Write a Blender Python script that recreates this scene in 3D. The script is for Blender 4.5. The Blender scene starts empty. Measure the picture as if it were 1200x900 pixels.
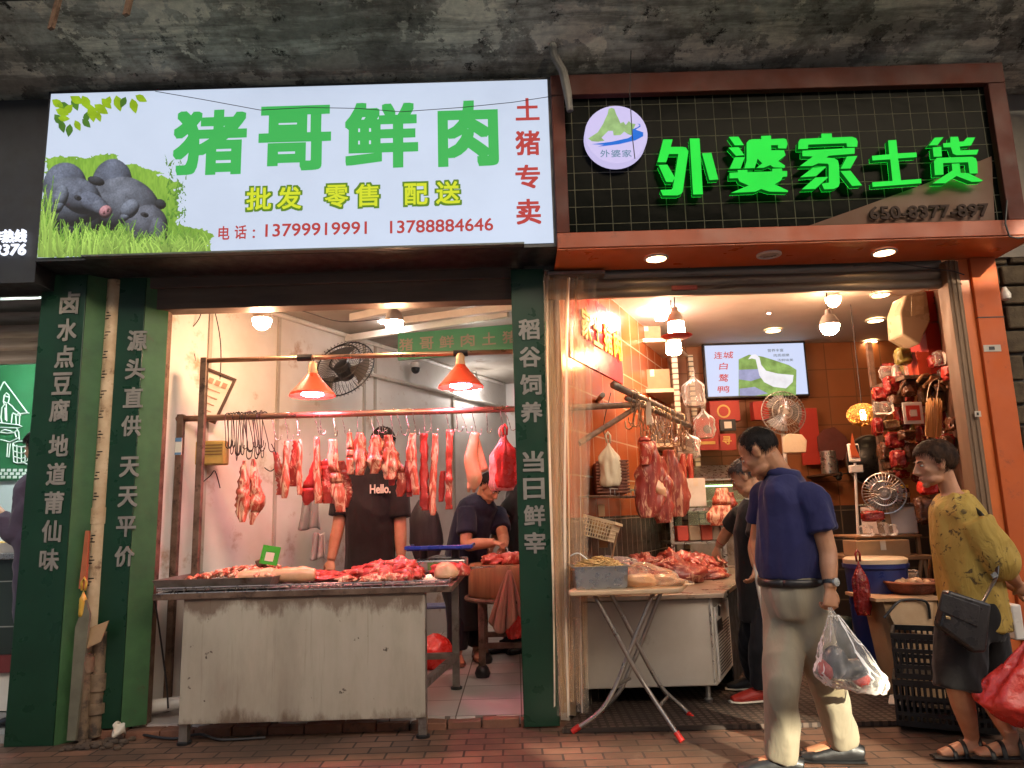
import bpy, bmesh, math, random
from mathutils import Vector, Matrix, noise
R = math.radians
random.seed(11)
SC = bpy.context.scene
COL = SC.collection
# ------------------------------------------------------------------ camera
F, CX, CY = 870.0, 600.0, 450.0          # focal length and centre, in pixels of the 1200x900 photograph
CAM = Vector((0, 0, 1.25)); PITCH = R(10.0); ROLL = R(1.67)
FW = Vector((0, math.cos(PITCH), math.sin(PITCH)))
_r, _u = Vector((1, 0, 0)), Vector((0, -math.sin(PITCH), math.cos(PITCH)))
RT = _r*math.cos(ROLL) - _u*math.sin(ROLL)
UP = _r*math.sin(ROLL) + _u*math.cos(ROLL)
cd = bpy.data.cameras.new('camera'); cam = bpy.data.objects.new('camera', cd); COL.objects.link(cam)
cd.sensor_width = 36; cd.lens = F/1200*36; cd.clip_start = 0.05; cd.clip_end = 500
M3 = Matrix((RT, UP, -FW)).transposed()
cam.matrix_world = Matrix.Translation(CAM) @ M3.to_4x4()
SC.camera = cam
# ------------------------------------------------------------------ world, sun, exposure
SUN_EL, SUN_AZ = R(19), R(158)           # azimuth of the sun seen from above, from +Y towards +X
SUNPATCH = ((1.42,2.15,-.15,.52,3.8), (.25,1.42,-.12,.30,3.8), (3.10,3.5,2.8,2.99,4.3))   # x0,x1,z0,z1,Y of the places it reaches
w = bpy.data.worlds.new('World'); SC.world = w; w.use_nodes = True
nt = w.node_tree; bg = nt.nodes['Background']
sk = nt.nodes.new('ShaderNodeTexSky'); sk.sky_type = 'NISHITA'; sk.sun_disc = False
sk.dust_density = 7; sk.ozone_density = .2; sk.air_density = .8; sk.sun_elevation = SUN_EL; sk.sun_rotation = SUN_AZ
nt.links.new(sk.outputs[0], bg.inputs[0]); bg.inputs[1].default_value = 0.15
sl = bpy.data.lights.new('sun', 'SUN'); sl.energy = 4.6; sl.angle = R(0.5); sl.color = (1, .9, .70)
so = bpy.data.objects.new('sun', sl); COL.objects.link(so)
SUND = Vector((math.sin(SUN_AZ)*math.cos(SUN_EL), math.cos(SUN_AZ)*math.cos(SUN_EL), math.sin(SUN_EL)))
so.rotation_euler = SUND.to_track_quat('Z', 'Y').to_euler(); so.location = SUND*40
vs = SC.view_settings; vs.view_transform = 'Standard'; vs.look = 'None'; vs.gamma = 1; EXPO = 1.4; vs.exposure = EXPO; EK = 2**(0.55-EXPO)
try: vs.use_curve_mapping = False
except Exception: pass
SC.render.engine = 'CYCLES'
cy = SC.cycles; cy.use_denoising = True; cy.max_bounces = 8; cy.transparent_max_bounces = 16
cy.sample_clamp_indirect = 6; cy.use_light_tree = True; cy.caustics_reflective = False; cy.caustics_refractive = False

# ------------------------------------------------------------------ picking real places from the photograph's pixels
def ray(px, py): return FW + RT*((px-CX)/F) + UP*((CY-py)/F)
def P(px, py, Y): d = ray(px, py); return CAM + d*((Y-CAM.y)/d.y)
def G(px, py, Z=0.0): d = ray(px, py); return CAM + d*((Z-CAM.z)/d.z)
def PP(px, py, pt, n): d = ray(px, py); return CAM + d*((pt-CAM).dot(n)/d.dot(n))
def pxm(Y): return Y/F*1.0                # metres per pixel at about depth Y
V = Vector
def flat(d): d = V((d.x, d.y, 0)); return d.normalized()

# ------------------------------------------------------------------ mesh builder
class MB:
    def __init__(s): s.v = []; s.f = []; s.m = []; s.mi = 0
    def add(s, vs, fs):
        b = len(s.v); s.v += [V(x) for x in vs]; s.f += [[i+b for i in f] for f in fs]; s.m += [s.mi]*len(fs); return s
    def box(s, p0, p1):
        x0, y0, z0 = [min(a, b) for a, b in zip(p0, p1)]; x1, y1, z1 = [max(a, b) for a, b in zip(p0, p1)]
        return s.add([(x0,y0,z0),(x1,y0,z0),(x1,y1,z0),(x0,y1,z0),(x0,y0,z1),(x1,y0,z1),(x1,y1,z1),(x0,y1,z1)],
                     [(0,3,2,1),(4,5,6,7),(0,1,5,4),(1,2,6,5),(2,3,7,6),(3,0,4,7)])
    def obox(s, c, ax, ay, az):           # centre and three half axes
        c, ax, ay, az = V(c), V(ax), V(ay), V(az)
        if ax.cross(ay).dot(az) < 0: ax = -ax
        pts = [c+ax*i+ay*j+az*k for k in (-1,1) for i, j in ((-1,-1),(1,-1),(1,1),(-1,1))]
        return s.add(pts, [(0,3,2,1),(4,5,6,7),(0,1,5,4),(1,2,6,5),(2,3,7,6),(3,0,4,7)])
    def beam(s, a, b, wdt, hgt, up=(0,0,1)):
        a, b = V(a), V(b); d = b-a; z = V(up); x = d.cross(z)
        if x.length < 1e-6: x = V((1,0,0))
        x.normalize(); z = x.cross(d).normalized()
        return s.obox((a+b)/2, x*wdt/2, d/2, z*hgt/2)
    def slab(s, pts, th):                 # planar polygon, extruded by the vector th
        n = len(pts); pts = [V(p) for p in pts]; th = V(th)
        nn = V((0,0,0))
        for i in range(1, n-1): nn += (pts[i]-pts[0]).cross(pts[i+1]-pts[0])
        if nn.dot(th) > 0: pts = pts[::-1]
        return s.add(pts+[p+th for p in pts], [list(range(n)), list(range(2*n-1, n-1, -1))] + [(i, n+i, n+(i+1) % n, (i+1) % n) for i in range(n)])
    def poly(s, pts): return s.add(pts, [list(range(len(pts)))])
    def loft(s, rings, cap=True, closed=True):
        n = len(rings[0]); vs = [p for r in rings for p in r]; fs = []
        for k in range(len(rings)-1):
            for i in range(n if closed else n-1):
                j = (i+1) % n; fs.append((k*n+i, k*n+j, (k+1)*n+j, (k+1)*n+i))
        if cap and closed: fs.append(list(range(n-1, -1, -1))); fs.append([(len(rings)-1)*n+i for i in range(n)])
        return s.add(vs, fs)
    def tube(s, path, r, n=8, cap=True, flatten=1.0, up=None):
        path = [V(p) for p in path]; rs = r if isinstance(r, (list, tuple)) else [r]*len(path); rings = []; prev = None
        for i, p in enumerate(path):
            t = (path[min(i+1, len(path)-1)]-path[max(i-1, 0)]).normalized()
            if prev is None:
                a = V(up) if up else (V((0,0,1)) if abs(t.z) < .9 else V((0,1,0))); x = t.cross(a).normalized()
            else:
                x = (prev - t*prev.dot(t)).normalized()
            prev = x; y = t.cross(x)
            q = rs[i]; rx, ry = (q if isinstance(q, tuple) else (q, q*flatten))
            rings.append([p + x*math.cos(2*math.pi*k/n)*rx + y*math.sin(2*math.pi*k/n)*ry for k in range(n)])
        return s.loft(rings, cap)
    def lathe(s, prof, n=20, M=None, cap=True):
        M = M or Matrix.Identity(4)
        rings = [[M @ V((r*math.cos(2*math.pi*k/n), r*math.sin(2*math.pi*k/n), z)) for k in range(n)] for r, z in prof]
        return s.loft(rings, cap)
    def ball(s, c, rx, ry=None, rz=None, n=14, M=None):
        ry = ry or rx; rz = rz or rx; c = V(c); h = max(5, n//2); M = M or Matrix.Identity(3)
        rings = []
        for a in range(h+1):
            t = -math.pi/2 + math.pi*a/h; q = max(math.cos(t), .02)
            rings.append([c + M @ V((rx*q*math.cos(2*math.pi*k/n), ry*q*math.sin(2*math.pi*k/n), rz*math.sin(t))) for k in range(n)])
        return s.loft(rings)
    def grid(s, fn, nu, nv):
        vs = [fn(i/nu, j/nv) for j in range(nv+1) for i in range(nu+1)]
        return s.add(vs, [(j*(nu+1)+i, j*(nu+1)+i+1, (j+1)*(nu+1)+i+1, (j+1)*(nu+1)+i) for j in range(nv) for i in range(nu)])
    def mesh(s, name, mats, inv=None, smooth=None):
        me = bpy.data.meshes.new(name)
        me.from_pydata([inv @ p for p in s.v] if inv else s.v, [], s.f)
        for m in (mats if isinstance(mats, (list, tuple)) else [mats]): me.materials.append(m)
        if any(s.m): me.polygons.foreach_set('material_index', s.m)
        me.update()
        if smooth:
            me.polygons.foreach_set('use_smooth', [True]*len(me.polygons))
            if smooth is not True: me.set_sharp_from_angle(angle=R(smooth))
        return me
    def build(s, name, mats, parent=None, smooth=35, bevel=0, seg=2):
        inv = wm(parent).inverted() if parent else None
        o = bpy.data.objects.new(name, s.mesh(name, mats, inv, smooth)); COL.objects.link(o)
        if parent: o.parent = parent
        if bevel:
            b = o.modifiers.new('bevel', 'BEVEL'); b.width = bevel; b.segments = seg; b.limit_method = 'ANGLE'; b.angle_limit = R(40)
        return o
def wm(o):
    m = o.matrix_basis.copy()
    while o.parent: o = o.parent; m = o.matrix_basis @ m
    return m
def tag(o, label=None, cat=None, group=None, kind=None):
    if label: o['label'] = label
    if cat: o['category'] = cat
    if group: o['group'] = group
    if kind: o['kind'] = kind
    return o
def thing(name, label, cat, loc=(0,0,0), rz=0.0, group=None):
    o = bpy.data.objects.new(name, None); COL.objects.link(o); o.empty_display_size = .1
    o.location = loc; o.rotation_euler = (0, 0, rz); return tag(o, label, cat, group)
def solo(mb, name, mats, label, cat, group=None, **k):   # a thing that is one mesh; its origin goes to its base centre
    xs = [p.x for p in mb.v]; ys = [p.y for p in mb.v]; zs = [p.z for p in mb.v]
    c = V(((min(xs)+max(xs))/2, (min(ys)+max(ys))/2, min(zs)))
    o = bpy.data.objects.new(name, mb.mesh(name, mats, Matrix.Translation(-c), k.get('smooth', 35))); COL.objects.link(o); o.location = c
    if k.get('bevel'):
        b = o.modifiers.new('bevel', 'BEVEL'); b.width = k['bevel']; b.segments = 2; b.limit_method = 'ANGLE'; b.angle_limit = R(40)
    return tag(o, label, cat, group)
def clone(root, loc=None, rz=None, label=None, rot=None):
    r = root.copy(); COL.objects.link(r)
    if loc is not None: r.location = loc
    if rz is not None: r.rotation_euler = (0, 0, rz)
    if rot is not None: r.rotation_euler = rot
    if label: r['label'] = label
    for ch in [c for c in COL.objects if c.parent == root]:
        c = ch.copy(); COL.objects.link(c); c.parent = r
        for g in [q for q in COL.objects if q.parent == ch]:
            d = g.copy(); COL.objects.link(d); d.parent = c
    return r
# ------------------------------------------------------------------ materials
def nmat(name):
    m = bpy.data.materials.new(name); m.use_nodes = True
    return m, m.node_tree, m.node_tree.nodes['Principled BSDF']
def nd(t, typ, **k):
    n = t.nodes.new(typ)
    for a, b in k.items(): setattr(n, a, b)
    return n
def ramp(t, src, stops):
    r = nd(t, 'ShaderNodeValToRGB'); e = r.color_ramp.elements
    while len(e) < len(stops): e.new(.5)
    for i, (p, c) in enumerate(stops):
        e[i].position = p; e[i].color = (c, c, c, 1) if isinstance(c, (int, float)) else (*c[:3], 1)
    t.links.new(src, r.inputs[0]); return r.outputs[0]
def coords(t, scale=(1,1,1), rot=(0,0,0), space='Object', loc=(0,0,0)):
    tc = nd(t, 'ShaderNodeTexCoord'); mp = nd(t, 'ShaderNodeMapping')
    mp.inputs['Scale'].default_value = scale; mp.inputs['Rotation'].default_value = rot; mp.inputs['Location'].default_value = loc
    t.links.new(tc.outputs[space], mp.inputs[0]); return mp.outputs[0]
def noi(t, vec, scale, detail=4, rough=.55, dist=0):
    n = nd(t, 'ShaderNodeTexNoise'); n.inputs['Scale'].default_value = scale; n.inputs['Detail'].default_value = detail
    n.inputs['Roughness'].default_value = rough; n.inputs['Distortion'].default_value = dist
    t.links.new(vec, n.inputs['Vector']); return n.outputs['Fac']
def mixc(t, fac, a, b, mode='MIX'):
    m = nd(t, 'ShaderNodeMix', data_type='RGBA', blend_type=mode)
    for i, x in ((0, fac), (6, a), (7, b)):
        if isinstance(x, (int, float)): m.inputs[i].default_value = x
        elif isinstance(x, tuple): m.inputs[i].default_value = (*x[:3], 1)
        else: t.links.new(x, m.inputs[i])
    return m.outputs[2]
def bump(t, b, h, strength=.3, dist=.01):
    n = nd(t, 'ShaderNodeBump'); n.inputs['Strength'].default_value = strength; n.inputs['Distance'].default_value = dist
    t.links.new(h, n.inputs['Height']); t.links.new(n.outputs[0], b.inputs['Normal'])
def mat(name, c, c2=None, rough=.6, metal=0, scale=6, bmp=.15, bscale=None, stretch=(1,1,1), lo=.35, hi=.7, dirt=None, spec=.5, bd=.01, rvar=.12, coat=0, sss=0):
    m, t, b = nmat(name); vec = coords(t, stretch)
    c2 = c2 or tuple(x*.72 for x in c)
    f = noi(t, vec, scale, 6, .6)
    col = ramp(t, f, [(lo, c2), (hi, c)])
    if dirt:                               # (colour, scale, threshold): stains with a shape of their own
        g = ramp(t, noi(t, coords(t, stretch, loc=(3,7,1)), dirt[1], 7, .68), [(dirt[2], 0), (min(dirt[2]+.12, 1), 1)])
        col = mixc(t, g, col, dirt[0])
    t.links.new(col, b.inputs['Base Color'])
    b.inputs['Metallic'].default_value = metal; b.inputs['Specular IOR Level'].default_value = spec
    if rvar: t.links.new(ramp(t, noi(t, vec, scale*2.3, 3), [(.3, max(rough-rvar, .03)), (.7, min(rough+rvar, 1))]), b.inputs['Roughness'])
    else: b.inputs['Roughness'].default_value = rough
    if coat: b.inputs['Coat Weight'].default_value = coat
    if sss: b.inputs['Subsurface Weight'].default_value = sss; b.inputs['Subsurface Radius'].default_value = (.012, .005, .003)
    if bmp: bump(t, b, noi(t, vec, bscale or scale*5, 5), bmp, bd)
    return m
def emis(name, c, s, var=0, scale=2):
    m, t, b = nmat(name); b.inputs['Base Color'].default_value = (*[min(x, 1)*.08 for x in c], 1); b.inputs['Specular IOR Level'].default_value = .15
    b.inputs['Emission Color'].default_value = (*c, 1); b.inputs['Emission Strength'].default_value = s*EK*(.68 if s < 1.5 else 1); b.inputs['Roughness'].default_value = .6
    if var:
        f = noi(t, coords(t), scale, 5, .6)
        t.links.new(ramp(t, f, [(.3, tuple(x*(1-var) for x in c)), (.7, tuple(x*(1+var*.6) for x in c))]), b.inputs['Emission Color'])
    return m
def clearfilm(name, tint=(.95,.95,.95), alpha=.25, rough=.12, bscale=30, bs=.6, streak=None, ior=1.22):
    m, t, b = nmat(name); out = t.nodes['Material Output']; b.inputs['Base Color'].default_value = (*tint, 1); b.inputs['Roughness'].default_value = rough
    tr = nd(t, 'ShaderNodeBsdfTransparent'); tr.inputs[0].default_value = (*[min(1, x*1.03) for x in tint], 1)
    mx = nd(t, 'ShaderNodeMixShader'); vec = coords(t, streak or (1,1,1)); f = noi(t, vec, bscale, 4)
    fr = nd(t, 'ShaderNodeFresnel'); fr.inputs[0].default_value = ior
    g = ramp(t, f, [(.35, alpha*.5), (.75, min(alpha*2, 1))])
    ad = nd(t, 'ShaderNodeMath', operation='ADD', use_clamp=True); t.links.new(g, ad.inputs[0]); t.links.new(fr.outputs[0], ad.inputs[1])
    t.links.new(ad.outputs[0], mx.inputs[0]); t.links.new(tr.outputs[0], mx.inputs[1]); t.links.new(b.outputs[0], mx.inputs[2])
    t.links.new(mx.outputs[0], out.inputs[0]); bump(t, b, f, bs, .01); return m
def gridmat(name, c, grout, sx, sz, axes='xz', line=.03, rough=.15, var=.15, off=0.0, cell_bump=.3, off0=(0,0), spec=.5):
    """tiles: sx by sz metres in the plane of the two object axes named; offset rows when off > 0"""
    m, t, b = nmat(name); tc = nd(t, 'ShaderNodeTexCoord'); sp = nd(t, 'ShaderNodeSeparateXYZ'); t.links.new(tc.outputs['Object'], sp.inputs[0])
    cb = nd(t, 'ShaderNodeCombineXYZ'); ix = {'x': 0, 'y': 1, 'z': 2}
    for k in (0, 1):
        ad = nd(t, 'ShaderNodeMath', operation='ADD'); ad.inputs[1].default_value = off0[k]
        t.links.new(sp.outputs[ix[axes[k]]], ad.inputs[0]); t.links.new(ad.outputs[0], cb.inputs[k])
    br = nd(t, 'ShaderNodeTexBrick'); br.offset = off; br.squash = 1; t.links.new(cb.outputs[0], br.inputs['Vector'])
    br.inputs['Scale'].default_value = 1; br.inputs['Brick Width'].default_value = sx; br.inputs['Row Height'].default_value = sz
    br.inputs['Mortar Size'].default_value = line*min(sx, sz); br.inputs['Mortar Smooth'].default_value = .1; br.inputs['Bias'].default_value = 0
    br.inputs['Color1'].default_value = (*[x*(1-var) for x in c], 1); br.inputs['Color2'].default_value = (*[min(1, x*(1+var)) for x in c], 1); br.inputs['Mortar'].default_value = (*grout, 1)
    n1 = noi(t, tc.outputs['Object'], 3, 5); col = mixc(t, ramp(t, n1, [(.35, .0), (.75, .35)]), br.outputs['Color'], tuple(x*.55 for x in c))
    t.links.new(col, b.inputs['Base Color'])
    b.inputs['Specular IOR Level'].default_value = spec
    rr = mixc(t, br.outputs['Fac'], (rough,)*3, (.8,)*3); t.links.new(rr, b.inputs['Roughness'])
    inv = nd(t, 'ShaderNodeMath', operation='MULTIPLY_ADD'); t.links.new(br.outputs['Fac'], inv.inputs[0]); inv.inputs[1].default_value = -1
    t.links.new(noi(t, tc.outputs['Object'], 5, 2), inv.inputs[2]); bump(t, b, inv.outputs[0], cell_bump, .006)
    return m
# ------------------------------------------------------------------ lettering
def text_polys(body, offset=0.0, shear=0.0, res=3):
    c = bpy.data.curves.new('lettering', 'FONT'); c.body = body; c.offset = offset; c.shear = shear; c.resolution_u = res
    o = bpy.data.objects.new('lettering', c); COL.objects.link(o); dg = bpy.context.evaluated_depsgraph_get(); dg.update()
    me = bpy.data.meshes.new_from_object(o.evaluated_get(dg)); vs = [v.co.copy() for v in me.vertices]; fs = [list(p.vertices) for p in me.polygons]
    bpy.data.objects.remove(o); bpy.data.curves.remove(c); bpy.data.meshes.remove(me); return vs, fs
def letter(mb, body, o, ux, uz, offset=0.02, shear=0.0, depth=0.0, n=None):
    """fit the text's bounding box to the parallelogram o, o+ux, o+uz; n is the outward normal, depth its thickness"""
    vs, fs = text_polys(body, 0, shear)
    x0 = min(v.x for v in vs); x1 = max(v.x for v in vs); y0 = min(v.y for v in vs); y1 = max(v.y for v in vs); o = V(o)
    lx, lz = ux.length, uz.length; e = offset*min(lz, lx*1.2) if len(body) == 1 else offset*lz   # stroke growth in metres
    dx, dz = ux.normalized(), uz.normalized(); out = V((0,-1,0)) if n is None else V(n).normalized()
    base = [o + dx*(e+(lx-2*e)*((v.x-x0)/(x1-x0))) + dz*(e+(lz-2*e)*((v.y-y0)/(y1-y0))) for v in vs]
    dirs = [(0,0)] + ([(i*q, j*q) for q in ((1,.5) if offset >= .03 else (1,)) for i in (-1,-.5,0,.5,1) for j in (-1,-.5,0,.5,1) if max(abs(i),abs(j)) == 1 and (offset >= .03 or (i % 1 == 0 and j % 1 == 0))] if e > 0 else [])
    ed = set((a, b2) for f in fs for a, b2 in zip(f, f[1:]+f[:1])); side = [q for q in ed if (q[1], q[0]) not in ed]; k = len(base)
    for i, (cx_, cz_) in enumerate(dirs):
        sh = dx*cx_*e + dz*cz_*e + out*(.00012*i)
        mb.add([p+sh+out*depth for p in base], fs)
        if depth: mb.add([p+sh for p in base]+[p+sh+out*depth for p in base], [(a, b2, b2+k, a+k) for a, b2 in side])
    return mb
def lett_px(mb, body, x0, y0, x1, y1, Y, **k):
    """text whose box runs from pixel (x0,y0) top left to (x1,y1) bottom right on the plane at depth Y"""
    a = P(x0, y1, Y); b2 = P(x1, y1, Y); c = P(x0, y0, Y); e = P(x1, y0, Y)
    xm0, xm1 = (a.x+c.x)/2, (b2.x+e.x)/2; z0, z1 = (a.z+b2.z)/2, (c.z+e.z)/2
    return letter(mb, body, V((xm0, Y, z0)), V((xm1-xm0, 0, 0)), V((0, 0, z1-z0)), **k)
# ------------------------------------------------------------------ shared materials
m_paver = gridmat('paver_brick', (.20,.10,.06), (.03,.022,.017), .21, .105, 'xy', .06, .62, .3, .5, .9)
m_conc, t, b = nmat('weathered_concrete')
vec = coords(t, (1,1.1,1)); n1 = noi(t, vec, 2.1, 10, .74, .15); n2 = noi(t, coords(t, (1,1.2,1), loc=(9,2,0)), 5.5, 10, .8, .15)
c0 = ramp(t, n1, [(.34, (.09,.082,.06)), (.44, (.28,.26,.205)), (.53, (.50,.49,.40)), (.66, (.66,.67,.56))])
c0 = mixc(t, ramp(t, n2, [(.38, 0), (.43, 1)]), (.03,.027,.02), c0)
c0 = mixc(t, ramp(t, noi(t, coords(t, (1,1,1), loc=(2,5,0)), 2.2, 9, .72), [(.525, 0), (.545, 1)]), c0, (.80,.76,.60))
c0 = mixc(t, ramp(t, noi(t, coords(t, (.35,3,1), loc=(1,3,0)), 2.4, 8, .7), [(.44, .6), (.56, 0)]), c0, (.05,.045,.034))
c0 = mixc(t, .35, c0, mixc(t, ramp(t, noi(t, vec, 22, 4, .7), [(.35, .25), (.65, 1)]), (.03,.03,.025), c0))
t.links.new(c0, b.inputs['Base Color']); b.inputs['Roughness'].default_value = .95; bump(t, b, n2, .9, .03)
m_dark = mat('dark_painted_metal', (.022,.024,.026), (.014,.014,.016), .45, 0, 5, .08)
m_steel = mat('worn_steel', (.34,.31,.28), (.2,.17,.14), .42, .75, 7, .12, dirt=((.10,.06,.035), 5, .56))
m_steel2 = mat('brushed_steel', (.5,.48,.45), (.43,.41,.38), .32, .9, 14, .02)
m_rusty = mat('rusty_angle_iron', (.2,.13,.09), (.1,.055,.035), .7, .3, 9, .25, dirt=((.05,.028,.018), 12, .52))
m_green = mat('green_board', (.009,.044,.022), (.006,.031,.015), .34, 0, 3, .05, dirt=((.03,.035,.025), 7, .66), spec=.4)
m_green_edge = mat('green_edge', (.042,.125,.04), (.026,.08,.027), .5, 0, 5, .08, dirt=((.05,.05,.02), 6, .62))
m_pvc = mat('old_pvc', (.60,.46,.30), (.40,.27,.15), .55, 0, 7, .15, dirt=((.14,.07,.03), 9, .58))
m_orange = mat('orange_panel', (.50,.095,.012), (.40,.072,.009), .7, 0, 2.5, .05, dirt=((.2,.05,.02), 6, .6))
m_wallL = mat('grimy_white_wall', (.71,.69,.66), (.58,.54,.50), .55, 0, 1.7, .08, dirt=((.38,.25,.16), 3.1, .58))
m_ceil = mat('stained_ceiling', (.46,.43,.38), (.33,.29,.24), .8, 0, 2, .1, dirt=((.22,.15,.09), 4, .6))
m_floorL = gridmat('shop_tile_floor', (.50,.44,.40), (.14,.11,.09), .4, .4, 'xy', .012, .28, .07)
m_mat = gridmat('ribbed_rubber_mat', (.085,.052,.034), (.03,.018,.012), .05, .05, 'xy', .2, .55, .2, 0, 1)
m_otile = gridmat('orange_wall_tile', (.40,.09,.022), (.40,.26,.15), .3, .3, 'yz', .02, .2, .08)
m_dtile = gridmat('dark_wall_tile', (.05,.038,.03), (.28,.22,.16), .15, .3, 'yz', .03, .25, .2)
m_btile = gridmat('brown_back_tile', (.24,.085,.03), (.12,.05,.02), .3, .3, 'xz', .02, .3, .12)
m_btile2 = gridmat('dark_back_tile', (.035,.028,.024), (.12,.09,.06), .3, .3, 'xz', .02, .3, .12)
m_shut = mat('dull_shutter_steel', (.30,.25,.20), (.19,.15,.11), .5, .55, 6, .1, stretch=(.3,1,4), dirt=((.1,.07,.045), 7, .57))
m_white = mat('white_enamel', (.72,.69,.64), (.6,.56,.5), .35, 0, 4, .04, dirt=((.4,.3,.2), 6, .68))
m_black = mat('black_plastic', (.016,.016,.017), (.01,.01,.01), .4, 0, 8, .06)
m_cable = mat('black_cable', (.02,.018,.018), None, .5, 0, 8, 0, rvar=0)
m_card = mat('brown_cardboard', (.42,.27,.14), (.33,.2,.1), .8, 0, 6, .08)
m_paper = mat('off_white_paper', (.72,.66,.55), (.62,.55,.44), .8, 0, 5, .04)
m_wood = mat('worn_wood', (.36,.2,.09), (.2,.1,.042), .65, 0, 4, .25, stretch=(1,1,.15), dirt=((.09,.05,.03), 8, .62))
m_red = mat('red_plastic', (.62,.03,.02), (.5,.02,.015), .35, 0, 5, .05)
m_greylet = mat('grey_lettering', (.27,.25,.22), (.20,.185,.165), .5, 0, 6, .02)
def bulbmat(n, c, s): return emis(n, c, s)
e_warm = emis('warm_bulb_glow', (1,.59,.34), 215)
e_cool = emis('cool_bulb_glow', (.95,.87,.82), 150)
e_down = emis('downlight_glow', (1,.62,.3), 24)
e_pink = emis('pink_lamp_glow', (1,.2,.36), 175)

# ------------------------------------------------------------------ ground
t = m_paver.node_tree; b_ = t.nodes['Principled BSDF']; lk = b_.inputs['Base Color'].links[0]; src = lk.from_socket
dn = noi(t, coords(t), .9, 9, .7, .3); src = mixc(t, ramp(t, dn, [(.40, .85), (.60, 0)]), src, (.055,.035,.022)); src = mixc(t, ramp(t, noi(t, coords(t, loc=(4,9,0)), 2.3, 9, .75), [(.60, 0), (.72, .6)]), src, (.20,.15,.10)); t.links.new(src, b_.inputs['Base Color'])
YW = 4.72
g = MB().poly([(-60,-60,0),(60,-60,0),(60,60,0),(-60,60,0)]); tag(g.build('pavement', m_paver, smooth=None), kind='structure')
rd = MB().poly([(-60,-7.9,.004),(60,-7.9,.004),(60,1.6,.004),(-60,1.6,.004)]); tag(rd.build('bounce_road', mat('pale_bounce_road', (.50,.48,.44), (.38,.36,.33), .85, 0, 1.5, .1), smooth=None), kind='structure')  # unseen pale road, added to bounce light up under the canopy
DL = flat(ray(1047,587)); DR = flat(ray(1000,590))
A0 = V((-2.46, 4.86, 0)); B0 = V((.24, 4.86, 0)); C0 = V((2.99, 4.86, 0))
def along(p, d, Y): return p + d*((Y-p.y)/d.y)
fl = MB(); edge = [V((-2.62,4.78,0))]
x = -2.5; random.seed(5)
while x < .1: edge.append(V((x, 4.80+random.uniform(-.035,.035), 0))); x += random.uniform(.06,.2)
edge.append(V((.12,4.78,0)))
pts = edge + [V((.12,4.9,0)), along(B0,DR,9.8), along(A0,DL,9.8)-V((.3,0,0)), V((-2.62,5.2,0))]
fl.slab([p+V((0,0,.055)) for p in pts], (0,0,-.05)); tag(fl.build('tiled_shop_floor', m_floorL, smooth=None), kind='structure')
fr = MB().slab([V((.23,4.56,.03)), V((3.25,4.50,.03)), along(C0,DR,8.2)+V((.6,0,.03)), along(B0,DR,8.2)+V((-.1,0,.03))], (0,0,-.026))
tag(fr.build('ribbed_matting', m_mat, smooth=None), kind='structure')
st = MB()
x = -2.6
while x < .2: 
    l = random.uniform(.2,.24); st.box((x, 4.72+random.uniform(-.008,.008), -.01), (x+l-.008, 4.83, .045+random.uniform(-.006,.006))); x += l
m_brickstep = mat('step_brick', (.24,.10,.055), (.15,.065,.04), .75, 0, 7, .3, dirt=((.05,.035,.025), 6, .55))
tag(st.build('threshold_step', m_brickstep, bevel=.006), kind='structure')
fx = MB().box((-7,4.7,-.01), (-3.02,9,.05)); tag(fx.build('neighbour_floor', mat('grey_tile_floor', (.4,.4,.38)), smooth=None), kind='structure')

# ------------------------------------------------------------------ arcade canopy overhead
t0 = thing('concrete_canopy', 'stained peeling concrete canopy slab above both shop signs', 'canopy', (0, 4.2, 4.07))
s = MB()
nx, ny = 90, 22
def cz(x, y): return 4.03 + max(0, 4.5-y)*.38 + .018*noise.noise(V((x*1.3, y*2, 3))) + .008*noise.noise(V((x*5, y*6, 1)))
s.grid(lambda u, v: V((-7+14*u, 4.75-1.95*v, cz(-7+14*u, 4.75-1.95*v))), nx, ny)
s.box((-7,2.8,4.72),(7,4.75,4.95)); s.build('slab', m_conc, t0)
s = MB().box((-7,3.60,4.27),(-.4,3.86,4.6)); s.build('edge_beam', mat('blackened_concrete', (.06,.055,.045), (.02,.018,.015), .9, 0, 5, .5), t0, bevel=.02)
for (px, py) in ((60,30),(148,14)): p = P(px,py,3.7); MB().beam(p+V((0,0,-.02)), p+V((.02,.05,.35)), .035, .02).build('bracket', m_rusty, t0)
# building front behind the signs
t0 = thing('shop_building', 'dim concrete building front that the signs and both shops are set in', 'building', (0,4.8,0))
m_stucco = mat('dim_stucco', (.2,.18,.15), (.13,.115,.1), .9, 0, 3, .3)
MB().box((-7,YW+.06,2.86),(7,5.0,7.5)).build('wall', m_stucco, t0)
MB().box((.06,4.8,0),(.2,4.95,2.86)).build('pier', m_stucco, t0)
MB().box((-3.02,4.84,0),(-2.36,4.98,2.86)).build('pier', m_stucco, t0)
# butcher's lintel with the rolled shutter
s = MB().box((-2.45,4.76,2.66),(.02,4.90,2.875)); s.box((-2.45,4.735,2.80),(.02,4.76,2.874)); s.build('lintel', mat('brown_lintel', (.13,.085,.06), (.08,.05,.036), .6, .2, 4, .1, stretch=(.4,1,3)), t0, bevel=.004)
MB().box((-2.6,4.3,2.872),(.1,YW+.05,2.884)).build('sign_soffit', mat('sign_soffit_sheet', (.12,.13,.115), (.07,.08,.07), .5, .3, 4, .05), t0)
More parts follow.
